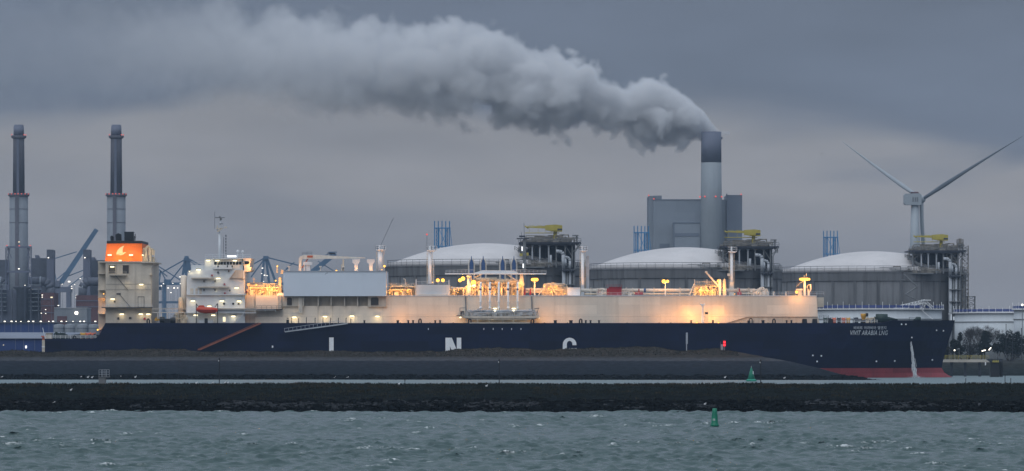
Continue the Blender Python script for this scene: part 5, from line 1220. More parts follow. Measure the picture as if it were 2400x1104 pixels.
tk(ps, 'annex_edge', 'plant_cladding_dark', lambda mb: (mb.pb(1578.6, 1641, 521, 523, Yp-8.4, Yp+9), mb.pb(1578.4, 1581, 523, 820, Yp-8.3, Yp-6)), ax_)
tk(ps, 'annex_louvre', 'plant_cladding_dark', lambda mb: mb.pb(1582, 1638, 546.5, 554, Yp-8.3, Yp-7.8), ax_)
tk(ps, 'dark_door', 'plant_cladding_dark', lambda mb: mb.pb(1546, 1569, 571, 600, Yp+9.4, Yp+10.2))
for px_, py_ in ((1532.5, 466), (1520.5, 458), (1737, 455.5)): tk(ps, 'warning_lamp', 'glow_red', lambda mb: mb.ball(P(px_, py_, Yp+3), .55, 8))
st = thing('smoke_stack', (PX(1667, 3588), 3588, GZ), 'tall pale round stack with a dark top band, steam pouring from it', 'chimney')
cx_ = PX(1667, 3588)
tk(st, 'shaft', 'stack_concrete', lambda mb: mb.lathe([(8.7, GZ), (8.2, PZ(470, 3588)), (7.85, PZ(381, 3588))], cx_, 3588, 40), smooth=True)
tk(st, 'top_band', 'stack_dark', lambda mb: mb.lathe([(7.9, PZ(380.9, 3588)), (7.75, PZ(309, 3588)), (6.8, PZ(309, 3588)), (6.6, PZ(330, 3588))], cx_, 3588, 40), smooth=True)
tk(st, 'sampling_box', 'stack_dark', lambda mb: mb.pb(1690, 1693.5, 321, 326, 3586, 3588))
for px_ in (1641.5, 1652, 1677.5, 1692): tk(st, 'warning_lamp', 'glow_red', lambda mb: mb.ball((PX(px_, 3580), 3588-math.sqrt(max(0, 8.4**2-(PX(px_, 3580)-cx_)**2))-.4, PZ(460.5, 3580)), .62, 8))

# ------------------------------------------------------------------ old power station: two slender stacks
def make_stack(px_, label):
    Y = 3300.0; cx = PX(px_, Y)
    w = lambda p: p*Y/F
    t = thing('slender_chimney', (cx, Y, GZ), label, 'chimney', 'slender twin chimneys of the old power station')
    lo = tk(t, 'lower_flue', 'flue_grey', lambda mb: mb.lathe([(w(22), GZ), (w(21.8), PZ(457, Y))], cx, Y, 32), smooth=True)
    tk(t, 'flue_seam', 'flue_dark', lambda mb: mb.box(cx-w(6), cx+w(2), Y-w(22)-.6, Y-w(18), GZ, PZ(458, Y)), lo)
    for y_ in (522, 490): tk(t, 'band', 'flue_dark', lambda mb: mb.lathe([(w(22), PZ(y_+.6, Y)), (w(22.3), PZ(y_+.5, Y)), (w(22.3), PZ(y_-.5, Y)), (w(22), PZ(y_-.6, Y))], cx, Y, 32), lo)
    col_ = tk(t, 'gallery', 'flue_dark', lambda mb: mb.lathe([(w(22), PZ(461, Y)), (w(25), PZ(459, Y)), (w(25), PZ(453.5, Y)), (w(22), PZ(453.5, Y))], cx, Y, 32))
    up = tk(t, 'upper_flue', 'flue_dark', lambda mb: mb.lathe([(w(14), PZ(455, Y)), (w(13), PZ(326, Y)), (w(12.4), PZ(322, Y))], cx, Y, 28), smooth=True)
    tk(t, 'flue_seam', 'stack_dark', lambda mb: mb.box(cx-w(3.5), cx+w(2), Y-w(13.6)-.4, Y-w(10), PZ(453, Y), PZ(326, Y)), up)
    tk(t, 'upper_gallery', 'flue_dark', lambda mb: mb.lathe([(w(13), PZ(325.5, Y)), (w(17.5), PZ(323, Y)), (w(18), PZ(318, Y)), (w(13), PZ(317.5, Y))], cx, Y, 28))
    tk(t, 'top', 'stack_dark', lambda mb: mb.lathe([(w(12.4), PZ(318, Y)), (w(12), PZ(296, Y)), (w(11), PZ(296, Y)), (w(11), PZ(292.5, Y)), (w(9), PZ(292.5, Y))], cx, Y, 28), smooth=True)
    for q in (-23, -15, -6, 1, 9, 17, 23): tk(t, 'warning_lamp', 'glow_red', lambda mb: mb.ball((cx+w(q), Y-math.sqrt(max(0, w(24.6)**2-w(q)**2))-.3, PZ(455, Y)), .4, 6), col_)
    for q in (-14.5, 14, 17): tk(t, 'warning_lamp', 'glow_red', lambda mb: mb.ball((cx+w(q), Y-w(17.5) if abs(q) < 15 else Y-1, PZ(316.5, Y)), .42, 6))
    return t
s1 = make_stack(44, 'slender two-step chimney rising from the lattice frame of the old power station')
s2 = copy_tree(s1); s2.location.x = PX(272.5, 3300); s2['label'] = 'slender two-step chimney standing behind the orange ship funnel'
def bld(name, label, cat, px_, Y, group=None): return thing(name, (PX(px_, Y), Y, GZ), label, cat, group)
Yo = 3260.0
fr_ = bld('chimney_frame', 'dark lattice steel frame around the foot of a slender chimney', 'frame', 44, Yo)
for px_ in (17, 70): tk(fr_, 'leg', 'stack_dark', lambda mb: mb.lattice(P(px_, 808, Yo), P(px_, 580, Yo), 2.0, .34, 22))
for y_ in (577, 635, 690): tk(fr_, 'ring', 'stack_dark', lambda mb: mb.pb(15, 73, y_, y_+4, Yo-2, Yo+2))
tk(fr_, 'brace', 'stack_dark', lambda mb: [mb.tube(P(a_, b_, Yo), P(c_, d_, Yo), .3, 4) for a_, b_, c_, d_ in ((17, 580, 27, 605), (70, 580, 62, 605), (17, 605, 24, 580), (70, 605, 64, 580), (70, 635, 58, 615))])
for px_, py_, m_ in ((16, 575.5, 'glow_red'), (71, 575.5, 'glow_red'), (44.5, 567, 'glow_dim'), (45, 576, 'glow_red'), (44, 630, 'glow_cool')): tk(fr_, 'lamp', m_, lambda mb: mb.pb(px_-1.6, px_+1.6, py_-1, py_+1, Yo-8, Yo-7.5))
def boiler(label, a, b, t, Y, extra=None):
    o = bld('boiler_house', label, 'building', (a+b)/2, Y)
    tk(o, 'hall', 'plant_slate', lambda mb: mb.pb(a, b, t, 806, Y, Y+30))
    tk(o, 'roof_fan', 'stack_dark', lambda mb: (mb.pprism([(a+10, t), (a+8.5, t-7), (a+17, t-7), (a+15.5, t)], Y+3, Y+8), mb.pb(a+17, a+20, t-4, t, Y+3, Y+6)))
    return o
b1 = boiler('grey boiler house between a slender chimney and a dark tower', 73, 116, 605, 3300)
b2 = boiler('grey boiler house cut by the picture edge beside the first chimney', -30, 15.5, 609, 3300)
b3 = boiler('grey boiler house next to the ship funnel, partly behind the casing', 205, 250, 610, 3310)
for o_, a_ in ((b1, 73), (b3, 205)): tk(o_, 'wall_ladder', 'stack_dark', lambda mb: mb.pb(a_+38, a_+39, 612, 660, 3299.5, 3300.2))
for px_, lb_ in ((117.5, 'dark square tower beside the grey boiler house, first from the picture edge'), (203, 'dark square tower where the blue crane boom passes')):
    o_ = bld('square_tower', lb_, 'tower', px_, 3290, 'dark square towers of the old power station')
    tk(o_, 'shaft', 'stack_dark', lambda mb: mb.pb(px_-8.2, px_+8.2, 586, 806, 3290, 3302))
    tk(o_, 'side_panel', 'plant_slate', lambda mb: mb.pb(px_-8, px_+8, 585, 604, 3289.4, 3290))
    tk(o_, 'lamp', 'glow_cool', lambda mb: mb.pb(px_-5.5, px_-3, 603, 605, 3288.6, 3289.3))
def duct(label, pts, r_, Y, px_):
    o_ = bld('flue_duct', label, 'duct', px_, Y)
    tk(o_, 'duct_pipe', 'plant_slate', lambda mb: mb.path([P(a_, b_, Y) for a_, b_ in pts], r_, 14), smooth=True)
    tk(o_, 'duct_leg', 'stack_dark', lambda mb: mb.pb(px_-2, px_+2, pts[0][1]+6, 806, Y-1, Y+1))
    tk(o_, 'duct_flange', 'plant_cladding', lambda mb: mb.tube(P(pts[1][0]-1.5, pts[1][1], Y), P(pts[1][0]+1.5, pts[1][1], Y), r_*1.08, 14))
duct('fat grey flue duct bending down beside the dark tower', [(66, 659), (95, 659), (106, 660.5), (114, 666), (118, 675), (119, 700)], 3.0, 3270, 95)
duct('fat grey flue duct ending behind the ship casing', [(193, 700), (194, 674), (198, 665), (206, 660), (250, 660)], 3.0, 3270, 225)
duct('fat grey flue duct at the picture edge under the first chimney', [(-20, 659), (2, 659), (8, 662), (13, 668), (14, 700)], 3.0, 3270, -4)
ob = bld('boiler_structure', 'dark open boiler structure with pale gantry levels at the picture edge', 'building', 50, 3230)
tk(ob, 'core', 'stack_dark', lambda mb: (mb.pb(-40, 96, 680, 806, 3230, 3260),))
for y_ in range(667, 730, 10): [tk(ob, 'gantry', 'plant_cladding', lambda mb: mb.pb(a_, b_, y_, y_+1.3, 3224, 3230)) for a_, b_ in ((-5, 14), (66, 95))]
for px_ in (4, 28, 52, 72, 90): tk(ob, 'column', 'plant_slate', lambda mb: mb.pb(px_-1.2, px_+1.2, 676, 806, 3223, 3225))
tk(ob, 'silo', 'plant_slate', lambda mb: mb.lathe([(4.0, GZ), (4.0, PZ(680, 3222)), (6.5, PZ(674, 3222)), (6.5, PZ(672, 3222))], PX(52, 3222), 3222, 16), smooth=True)
br = bld('red_brick_block', 'red brown brick block under the bent flue duct', 'building', 110, 3220)
tk(br, 'wall', 'brick_red', lambda mb: mb.pb(96, 127, 686, 806, 3220, 3250))
for y_ in (700, 716, 732): tk(br, 'floor_band', 'stack_dark', lambda mb: mb.pb(96, 127, y_, y_+1.6, 3219.6, 3220.1))
br2 = bld('red_brick_block', 'red brown brick block between the pale hall and the ship casing', 'building', 215, 3225)
tk(br2, 'wall', 'brick_red', lambda mb: mb.pb(178, 240, 692, 806, 3225, 3255))
for y_ in (704, 718): tk(br2, 'floor_band', 'stack_dark', lambda mb: mb.pb(178, 240, y_, y_+1.8, 3224.6, 3225.1))
ph = bld('pale_hall', 'pale flat roofed hall with a bright floodlight on its front', 'building', 165, 3100)
tk(ph, 'wall', 'flue_grey', lambda mb: mb.pb(127, 204, 722, 804, 3100, 3130)); tk(ph, 'roof_edge', 'steel_pale', lambda mb: mb.pb(126.5, 204.5, 721, 722.6, 3099.5, 3130.3))
tk(ph, 'brick_panel', 'brick_red', lambda mb: mb.pb(134, 157, 741, 770, 3099.6, 3100.2)); tk(ph, 'floodlight', 'glow_cool', lambda mb: mb.ball(P(179, 733.5, 3096), 1.25, 10), None, True)
qw = bld('quay_wall', 'long dark blue quay wall under a row of white lamps', 'wall', 100, 2700)
tk(qw, 'wall', 'shed_blue', lambda mb: mb.pb(-60, 130, 756, 796, 2700, 2720)); tk(qw, 'coping', 'plant_slate', lambda mb: mb.pb(-60, 236, 755, 757, 2699, 2721))
for px_, lb_ in ((138.5, 'stout grey tank by the stern, first of four in a row'), (163.5, 'stout grey tank by the stern, second of four in a row'), (193.5, 'stout grey tank by the stern, third of four in a row'), (220, 'stout grey tank by the stern, next to the ship casing')):
    o_ = bld('stout_tank', lb_, 'tank', px_, 2300, 'stout grey tanks in a row')
    tk(o_, 'shell', 'flue_grey', lambda mb: mb.lathe([(2.7, GZ), (2.7, PZ(763, 2300)), (2.2, PZ(760.6, 2300)), (.1, PZ(759.5, 2300))], PX(px_, 2300), 2300, 18), smooth=True)
    tk(o_, 'hoop', 'plant_slate', lambda mb: mb.lathe([(2.7, PZ(770, 2300)), (2.8, PZ(770, 2300)), (2.8, PZ(769, 2300)), (2.7, PZ(769, 2300))], PX(px_, 2300), 2300, 18))
sh = bld('long_shed', 'long blue shed with a pale sloping roof at the picture edge', 'building', 50, 1760)
tk(sh, 'wall', 'shed_blue', lambda mb: mb.pb(-60, 98, 793.5, 830, 1760, 1790))
tk(sh, 'roof', 'shed_roof', lambda mb: mb.add([P(-62, 793.3, 1759), P(99, 793.3, 1759), P(214, 779, 1789), P(-62, 779, 1789), P(-62, 794, 1759.5), P(99, 794, 1759.5), P(214, 790, 1789), P(-62, 790, 1789)], [(0,1,2,3),(4,7,6,5),(0,4,5,1),(1,5,6,2),(2,6,7,3),(3,7,4,0)]))
for px_ in (36, 55, 81): tk(sh, 'wall_seam', 'shed_roof', lambda mb: mb.pb(px_, px_+.6, 794, 822, 1759.8, 1760.1))
tk(sh, 'door_lamp', 'glow_cool', lambda mb: mb.pb(59.3, 62.3, 810.5, 816, 1759.4, 1759.9)); tk(sh, 'small_lamp', 'glow_dim', lambda mb: mb.pb(7, 9, 808, 809.2, 1759.4, 1759.9))
wp = thing('quay_post', (PX(101.5, 1640), 1640, GZ), 'cream steel post with a lit cap at the stern of the ship', 'post')
tk(wp, 'post', 'cream_dirty', lambda mb: mb.pb(98.5, 105, 797, 838, 1640, 1641.5)); tk(wp, 'cap', 'winch_orange', lambda mb: (mb.pb(96.5, 106, 787, 790, 1639.5, 1641), mb.pb(99, 104, 790, 797, 1640, 1641))); tk(wp, 'band', 'letter_white', lambda mb: mb.pb(98, 105.4, 812, 814, 1639.8, 1640.1))  # orange light on the cap is put into its colour

# ------------------------------------------------------------------ harbour lamps far behind
def far_lamp(px_, py_, Y, r_, label, group, m_='glow_cool'):
    t = thing('harbour_lamp', (PX(px_, Y), Y, GZ), label, 'lamp', group)
    tk(t, 'pole', 'stack_dark', lambda mb: mb.tube(P(px_, py_, Y+.4), (PX(px_, Y), Y+.4, GZ), .16, 4))
    tk(t, 'lamp_head', m_, lambda mb: mb.box(PX(px_, Y)-r_*.75, PX(px_, Y)+r_*.75, Y-.3, Y+.2, PZ(py_, Y)-r_*.38, PZ(py_, Y)+r_*.38))
ORD = ('first', 'second', 'third', 'fourth', 'fifth', 'sixth', 'seventh', 'eighth', 'ninth', 'tenth', 'eleventh', 'twelfth', 'thirteenth', 'fourteenth', 'fifteenth')
for k_, px_ in enumerate((11, 27, 37.5, 49, 67, 78, 95.5, 114.5, 124.5, 144, 155.5, 171, 188, 197, 223.5)): far_lamp(px_, 753.2, 2690, .62 if px_ not in (37.5, 49, 114.5, 155.5, 171) else .42, ORD[k_]+' white lamp from the left in the row above the quay wall', 'row of white lamps above the quay wall')
for k_, (px_, py_, r_) in enumerate(sorted(((99, 691.5, .5), (99, 696.5, .5), (107, 725.5, .45), (97, 734, .5), (107, 735, .45), (137, 716, .6), (58.5, 668.5, .4)))): far_lamp(px_, py_, 3180, r_, ORD[k_]+' work lamp from the left on the old power station', 'work lamps on the old power station')
far_lamp(121, 697, 3150, 1.0, 'warm lamp on a pole at the corner of the red brick block', 'single pole lamp', 'glow_dim')
for k_, (px_, py_, r_) in enumerate(sorted(((168, 676, .7), (168, 671, .5), (162, 660, 1.2), (188, 653, .6), (175, 667, .5), (178, 698, .5), (178.5, 692, .4), (146, 666, .5), (188, 675, .5)))): far_lamp(px_, py_, 3900, r_, ORD[k_]+' tiny lamp from the left under the raised blue boom', 'yard lamps by the raised boom')
for k_, (px_, py_, r_) in enumerate(sorted(((364, 665, .8), (367, 665.5, .6), (378, 670, .6), (383, 665, .6), (394, 675, .8), (408, 675, .9), (416.5, 675, .7), (400.5, 686, .7), (405, 664, .6), (423, 665, .7), (422, 649, .7), (610.5, 686, .6)))): far_lamp(px_, py_, 4000, r_, ORD[k_]+' tiny yard lamp from the left between ship casing and accommodation', 'yard lamps between casing and accommodation')
for k_, (px_, py_, r_) in enumerate(sorted(((584.5, 650, 1.1), (615, 628.5, .8), (613, 641, .5), (620, 645, .8), (626, 646, .6), (618, 660, .5)))): far_lamp(px_, py_, 4000, r_, ORD[k_]+' tiny yard lamp from the left beside the bridge wing', 'yard lamps beside the bridge wing')

# ------------------------------------------------------------------ ship-to-shore cranes
Yk = 4250.0
def crane(px_, label): return thing('container_crane', (PX(px_, Yk), Yk, GZ), label, 'crane', 'blue container cranes')
def bars(o, name, m, segs, r_): 
    for s_ in segs: tk(o, name, m, lambda mb: mb.tube(P(s_[0], s_[1], Yk), P(s_[2], s_[3], Yk+(s_[4] if len(s_) > 4 else 0)), r_, 4))
ca = crane(437, 'blue container crane seen between the ship casing and the accommodation')
bars(ca, 'tower_leg', 'crane_blue', [(434, 604, 426, 664), (440, 604, 452, 664), (436, 604, 436, 664)], 1.5)
tk(ca, 'apex', 'crane_blue', lambda mb: (mb.pb(432.5, 441.5, 600, 611, Yk-2, Yk+2), mb.pprism([(434, 608), (443, 606), (447, 622), (438, 640), (431, 640)], Yk-1, Yk+1)))
bars(ca, 'stay', 'crane_blue', [(434, 608, 356, 652), (436, 612, 395, 664), (441, 606, 480, 627), (441, 609, 470, 630)], .8)
tk(ca, 'girder', 'crane_blue', lambda mb: mb.pb(362, 500, 662, 668, Yk-3, Yk+3))
for a_, b_ in ((360, 367), (380, 389), (422, 430), (466, 473)): tk(ca, 'leg', 'crane_blue', lambda mb: mb.pb(a_, b_, 668, 806, Yk-3, Yk+3))
tk(ca, 'machine_house', 'crane_blue', lambda mb: mb.pb(384, 400, 655, 668, Yk-4, Yk+4))
tk(ca, 'sill_beam', 'crane_blue', lambda mb: mb.pb(358, 474, 706, 711, Yk-2, Yk+2))
cb = crane(622, 'blue container crane rising between the accommodation and the machinery house')
bars(cb, 'tower_leg', 'crane_blue', [(619, 604, 613, 670), (623, 604, 632, 670), (626, 606, 650, 672)], 1.5)
tk(cb, 'apex', 'crane_blue', lambda mb: (mb.pb(617, 629, 600, 608, Yk-2, Yk+2),))
bars(cb, 'stay', 'crane_blue', [(618, 606, 584, 624), (619, 608, 588, 650), (628, 604, 700, 622)], .8)
tk(cb, 'girder', 'crane_blue', lambda mb: mb.pb(585, 690, 662, 668, Yk-3, Yk+3))
for a_, b_ in ((606, 612), (640, 647)): tk(cb, 'leg', 'crane_blue', lambda mb: mb.pb(a_, b_, 668, 806, Yk-3, Yk+3))
cc = crane(375, 'fainter blue container crane with crossing stays right next to the ship casing')
bars(cc, 'stay', 'crane_blue', [(352, 612, 422, 656), (356, 618, 392, 648), (377, 636, 373, 662), (378, 636, 392, 664), (376, 636, 366, 664)], .7)
tk(cc, 'girder', 'crane_blue', lambda mb: mb.pb(330, 378, 672, 680, Yk+10, Yk+16)); tk(cc, 'leg', 'crane_blue', lambda mb: mb.pb(343, 352, 680, 806, Yk+10, Yk+16))
tk(cc, 'apex', 'crane_blue', lambda mb: mb.pb(346, 354, 606, 616, Yk-1, Yk+1)); bars(cc, 'tower_leg', 'crane_blue', [(349, 616, 346, 672), (351, 616, 360, 672)], 1.0)
cd = crane(190, 'blue container crane with its long boom raised, left of the ship funnel')
tk(cd, 'boom', 'crane_blue', lambda mb: mb.add([P(136, 662, Yk-2.5), P(147, 668, Yk-2.5), P(231, 540, Yk-2.5), P(222, 535, Yk-2.5), P(136, 662, Yk+2.5), P(147, 668, Yk+2.5), P(231, 540, Yk+2.5), P(222, 535, Yk+2.5)], [(0,1,2,3),(7,6,5,4),(0,4,5,1),(1,5,6,2),(2,6,7,3),(3,7,4,0)]))
bars(cd, 'stay', 'crane_blue', [(128, 606, 180, 590), (126, 628, 134, 668), (140, 655, 242, 615), (150, 680, 195, 646), (134, 654, 160, 632)], .6)
tk(cd, 'hinge_house', 'stack_dark', lambda mb: (mb.pb(126, 140, 658, 676, Yk-4, Yk+4),))
tk(cd, 'portal_beam', 'stack_dark', lambda mb: mb.pb(126, 168, 672, 685, Yk-4, Yk+4))
for a_, b_ in ((127, 140), (155, 165)): tk(cd, 'leg', 'stack_dark', lambda mb: mb.pb(a_, b_, 685, 806, Yk-4, Yk+4))
ce = crane(760, 'blue container crane boom showing above the pale machinery house')
tk(ce, 'boom', 'crane_blue', lambda mb: mb.add([P(722, 637, Yk-2.5), P(738, 641, Yk-2.5), P(790, 598, Yk-2.5), P(772, 599, Yk-2.5), P(722, 637, Yk+2.5), P(738, 641, Yk+2.5), P(790, 598, Yk+2.5), P(772, 599, Yk+2.5)], [(0,1,2,3),(7,6,5,4),(0,4,5,1),(1,5,6,2),(2,6,7,3),(3,7,4,0)]))
bars(ce, 'stay', 'crane_blue', [(745, 612, 790, 640), (690, 615, 670, 630), (680, 625, 660, 640), (776, 592, 760, 600)], .6)
tk(ce, 'apex', 'crane_blue', lambda mb: (mb.pb(772, 788, 594, 599, Yk-2, Yk+2), mb.pb(770, 790, 590, 592, Yk-1, Yk+1)))
tk(ce, 'leg', 'crane_blue', lambda mb: mb.pb(726, 738, 641, 806, Yk-3, Yk+3))

# ------------------------------------------------------------------ wind turbine
Yw = 4000.0; sw = Yw/F
tb = thing('wind_turbine', (PX(2146, Yw), Yw, GZ), 'large pale wind turbine standing behind the tank by the bow', 'wind turbine')
tk(tb, 'tower', 'turbine_white', lambda mb: mb.lathe([(4.9, GZ), (4.5, PZ(585, Yw)), (3.3, PZ(480, Yw))], PX(2144.5, Yw), Yw, 24), smooth=True)
nc = tk(tb, 'nacelle', 'turbine_white', lambda mb: mb.pprism([(2119.5, 457), (2122, 454), (2156, 453), (2160, 457), (2160, 478), (2157, 480.5), (2122, 480), (2119.5, 476)], Yw-5, Yw+5))
tk(tb, 'heli_deck', 'brick_red', lambda mb: mb.pb(2136, 2153, 449.5, 453.2, Yw-4, Yw+4), nc)
for a_, b_ in ((2138.5, 2142), (2144, 2147), (2148.5, 2152)): tk(tb, 'side_louvre', 'steel_grey', lambda mb: mb.pb(a_, b_, 462, 473, Yw-5.15, Yw-4.9), nc)
hub = Vector((PX(2161, Yw), Yw+3, PZ(467, Yw)))
tk(tb, 'hub', 'turbine_white', lambda mb: mb.ball(hub, 3.4, 12), None, True)
A_, T_ = Vector((.6, .8, 0)), Vector((.8, -.6, 0))
def blade(th, Lb=104.0, wide=1.0):
    mb = MB(); n = 14; m = 8
    rd = Vector((0, 0, 1))*math.cos(th)+T_*math.sin(th); tg = -Vector((0, 0, 1))*math.sin(th)+T_*math.cos(th)
    for k in range(n+1):
        u = k/n; r_ = 2.5+u*Lb
        c = hub+rd*r_+A_*(16.0*u**1.5)
        ch = float(np.interp(u, [0, .05, .2, .5, .8, 1.0], [3.0, 3.0, 4.0, 2.5, 1.2, .25]))*wide; tkn = float(np.interp(u, [0, .05, .2, .5, .8, 1.0], [3.6, 3.0, 1.6, .9, .5, .2]))
        tw = math.radians(float(np.interp(u, [0, .2, 1], [28, 22, 2])))
        cd_ = tg*math.cos(tw)+A_*math.sin(tw); td_ = rd.cross(cd_)
        for i in range(m):
            q = 2*math.pi*i/m; mb.v.append(tuple(c+cd_*(ch/2*math.cos(q)+ch*.12)+td_*(tkn/2*math.sin(q))))
    for k in range(n):
        for i in range(m): mb.f.append((k*m+i, k*m+(i+1) % m, (k+1)*m+(i+1) % m, (k+1)*m+i))
    mb.f.append(tuple(range(m))); mb.f.append(tuple(n*m+i for i in range(m)))
    return mb
for th in (60, 180, 300): blade(math.radians(th), 104.0, 1.5 if th == 180 else 1.0).build('blade', 'turbine_shaded' if th == 60 else 'turbine_white', tb, True)
# ================================================================== trees on the far bank
def branch_tree(px_, base_py, top_py, Y, spread, label, seed, twigs=6, m_='twig'):
    r = random.Random(seed)
    t = thing('bare_tree', (PX(px_, Y), Y, GZ), label, 'tree', 'leafless trees on the bank')
    h = PZ(top_py, Y)-GZ; mb = MB(); tw = MB()
    def grow(p, d_, l, rad, lv):
        q = p+d_*l
        (mb if lv < 2 else tw).tube(p, q, rad, 5 if lv < 2 else 3, rad*.7)
        if lv == 6: return
        for k in range(3 if lv < 4 else 3):
            nd = (d_+Vector((r.gauss(0, .42)*spread, r.gauss(0, .35), r.gauss(.12, .28)))).normalized()
            grow(q, nd, l*r.uniform(.62, .86), max(rad*.6, .025), lv+1)
    x0 = PX(px_, Y)
    for k in range(twigs):
        mb2 = Vector((r.gauss(0, .35)*spread, r.gauss(0, .3), 1)).normalized()
        grow(Vector((x0+r.gauss(0, .15), Y, GZ+h*.1)), mb2, h*.235, .16, 1)
    mb.tube((x0, Y, GZ-.3), (x0, Y, GZ+h*.16), .42, 7, .3)
    mb.build('trunk', 'bark', t)
    o = tw.build('crown', m_, t); o['kind'] = 'stuff'
    return t
def clump(mb, c, rx, ry, rz, n, size, r):
    for k in range(n):
        while True:
            p = Vector((r.uniform(-1, 1), r.uniform(-1, 1), r.uniform(-1, 1)))
            if .35 < p.length < 1: break
        p = Vector((c[0]+p.x*rx, c[1]+p.y*ry, c[2]+p.z*rz))
        a = Vector((r.gauss(0, 1), r.gauss(0, 1), r.gauss(0, .6))).normalized()*size*r.uniform(.5, 1.3)
        b = Vector((r.gauss(0, 1), r.gauss(0, 1), r.gauss(0, .8))).normalized()*size*r.uniform(.4, 1)
        mb.add([p-a, p+b, p+a, p-b*.6], [(0, 1, 2, 3)])
def bushy_tree(name, label, blobs, Y, m_, seed, group, size=.45, dens=16):
    r = random.Random(seed)
    px0 = sum(b[0] for b in blobs)/len(blobs)
    t = thing(name, (PX(px0, Y), Y, GZ), label, 'tree', group)
    mb = MB(); tr = MB()
    for px_, py_, rx, rz in blobs:
        c = P(px_, py_, Y); w_ = rx*Y/F; h_ = rz*Y/F
        for k in range(9):
            cc_ = (c.x+r.uniform(-.6, .6)*w_, Y+r.uniform(-1, 1)*w_*.6, c.z+r.uniform(-.6, .75)*h_)
            clump(mb, cc_, w_*.5, w_*.5, h_*.42, int(dens*(w_*h_)**.5*2.2), size, r)
        tr.path([(PX(px0, Y), Y, GZ-.3), (PX(px0, Y)*.7+c.x*.3, Y, GZ+.6), (c.x, Y, c.z+h_*.4)], .16, 6)
    tr.build('trunk', 'bark', t)
    mb.build('crown', m_, t)
    return t
branch_tree(2301, 838, 752, 1735, 1.0, 'big leafless tree with a round crown on the far bank', 3, 7)
branch_tree(2272, 838, 762, 1738, .6, 'smaller leafless tree between the bow and the big bare tree', 4, 4)
branch_tree(2340, 838, 768, 1742, .8, 'smaller leafless tree half hidden by the dark conifers', 5, 4)
bushy_tree('conifer', 'dark pointed conifer in front of the big bare tree', [(2308, 800, 17, 20), (2306, 790, 9, 14), (2309, 818, 20, 16)], 1715, 'conifer', 61, 'dark conifers on the bank')
bushy_tree('conifer', 'dark conifer close beside the bow', [(2248, 800, 8, 20), (2236, 812, 10, 16), (2250, 822, 12, 12)], 1718, 'conifer', 62, 'dark conifers on the bank')
bushy_tree('conifer', 'wide dark conifer group at the edge of the picture', [(2352, 806, 20, 24), (2375, 796, 18, 22), (2390, 808, 18, 26), (2345, 820, 18, 16), (2376, 822, 26, 18)], 1712, 'conifer', 63, 'dark conifers on the bank')
bushy_tree('shrub', 'grey brown scrub between the two nearest conifers', [(2268, 812, 14, 18), (2285, 818, 12, 14), (2230, 822, 12, 10), (2278, 828, 22, 9)], 1722, 'hedge', 64, 'scrub on the bank', .35, 10)
fe = thing('bank_fence', (PX(2370, 1680), 1680, GZ), 'thin grey fence along the bank below the conifers', 'fence')
MB().rail([P(2320, 842, 1680), P(2420, 842, 1680)], 1.6, .05, 3.0, 3).build('rail', 'steel_grey', fe)
for px_, t_ in ((2358, 760), (2394, 770), (2373, 790)):
    o_ = thing('bank_pole', (PX(px_, 1690), 1690, GZ), 'thin pole above the conifers, %s' % {2358: 'shortest and first from the bare tree', 2394: 'at the picture edge', 2373: 'in front of the widest conifer group'}[px_], 'pole')
    MB().tube(P(px_, t_, 1690), (PX(px_, 1690), 1690, GZ), .12, 5).build('pole', 'dark_steel', o_)
    MB().tube(P(px_-1, t_, 1690), P(px_+1, t_, 1690), .14, 4).build('pole_cap', 'dark_steel', o_)
# ------------------------------------------------------------------ mooring jetty beside the bow
jw = thing('jetty_walkway', (PX(2265, 1578), 1578, 0), 'lit concrete jetty walkway beside the bow', 'walkway')
MB().pb(2204, 2320, 842.5, 849, 1578, 1582).build('deck_beam', 'jetty_concrete', jw)
MB().rail([P(2206, 842, 1578.2), P(2318, 842, 1578.2)], 1.3, .06, 1.4, 3).build('railing', 'yellow_paint', jw)
for px_ in (2230, 2262, 2296): MB().tube((PX(px_, 1580), 1580, -1), (PX(px_, 1580), 1580, PZ(849, 1580)), .5, 8).build('pile', 'dark_steel', jw)
for px_ in (2225, 2250, 2275, 2300): lightpoint(P(px_, 836, 1574.5), 26, (1, .88, .7), jw)
dp = thing('mooring_dolphin', (PX(2333, 1556), 1556, 0), 'dark steel mooring dolphin at the end of the lit walkway', 'dolphin')
MB().pprism([(2313, 841), (2350, 841), (2350, 847), (2343, 849), (2324, 849)], 1556, 1561).build('cap', 'dark_steel', dp)
MB().pb(2322, 2342, 849, 884, 1556.5, 1560).build('body', 'black', dp)
for px_ in (2344.5, 2348.5): MB().tube(P(px_, 849, 1559), (PX(px_, 1559), 1559, -1), .28, 8).build('pile', 'black', dp)
MB().rail([P(2314, 841, 1556.2), P(2350, 841, 1556.2)], 1.2, .06, 1.2, 3).build('railing', 'steel_grey', dp)
MB().pb(2326, 2341, 847.2, 849, 1555.8, 1556.1).build('sign_base', 'yellow_paint', dp)
for a_ in (2327, 2331, 2334.5, 2338.5): MB().pb(a_, a_+2, 844, 847.1, 1555.8, 1556).build('sign_figure', 'yellow_paint', dp)
MB().pb(2309, 2311, 849, 856, 1576, 1577).build('hanging_fender', 'letter_white', dp)
lm = thing('jetty_lamp', (PX(2313, 1562), 1562, 6), 'mast with two bright tilted strip lamps above the mooring dolphin', 'lamp')
MB().path([P(2317, 841, 1562), P(2312, 825, 1562)], .09, 5).build('mast', 'steel_grey', lm)
for a_, b_, c_, d_ in ((2301, 822.8, 2310, 820.5), (2317.5, 820.5, 2323, 814.5)):
    MB().tube(P(a_, b_, 1561.5), P(c_, d_, 1561.5), .16, 6).build('strip_lamp', 'glow_cool', lm)
MB().tube(P(2311, 822, 1562), P(2332, 820.5, 1562), .05, 4).build('arm', 'steel_grey', lm)
lightpoint(P(2312, 824, 1560.5), 60, (1, .93, .8), lm)
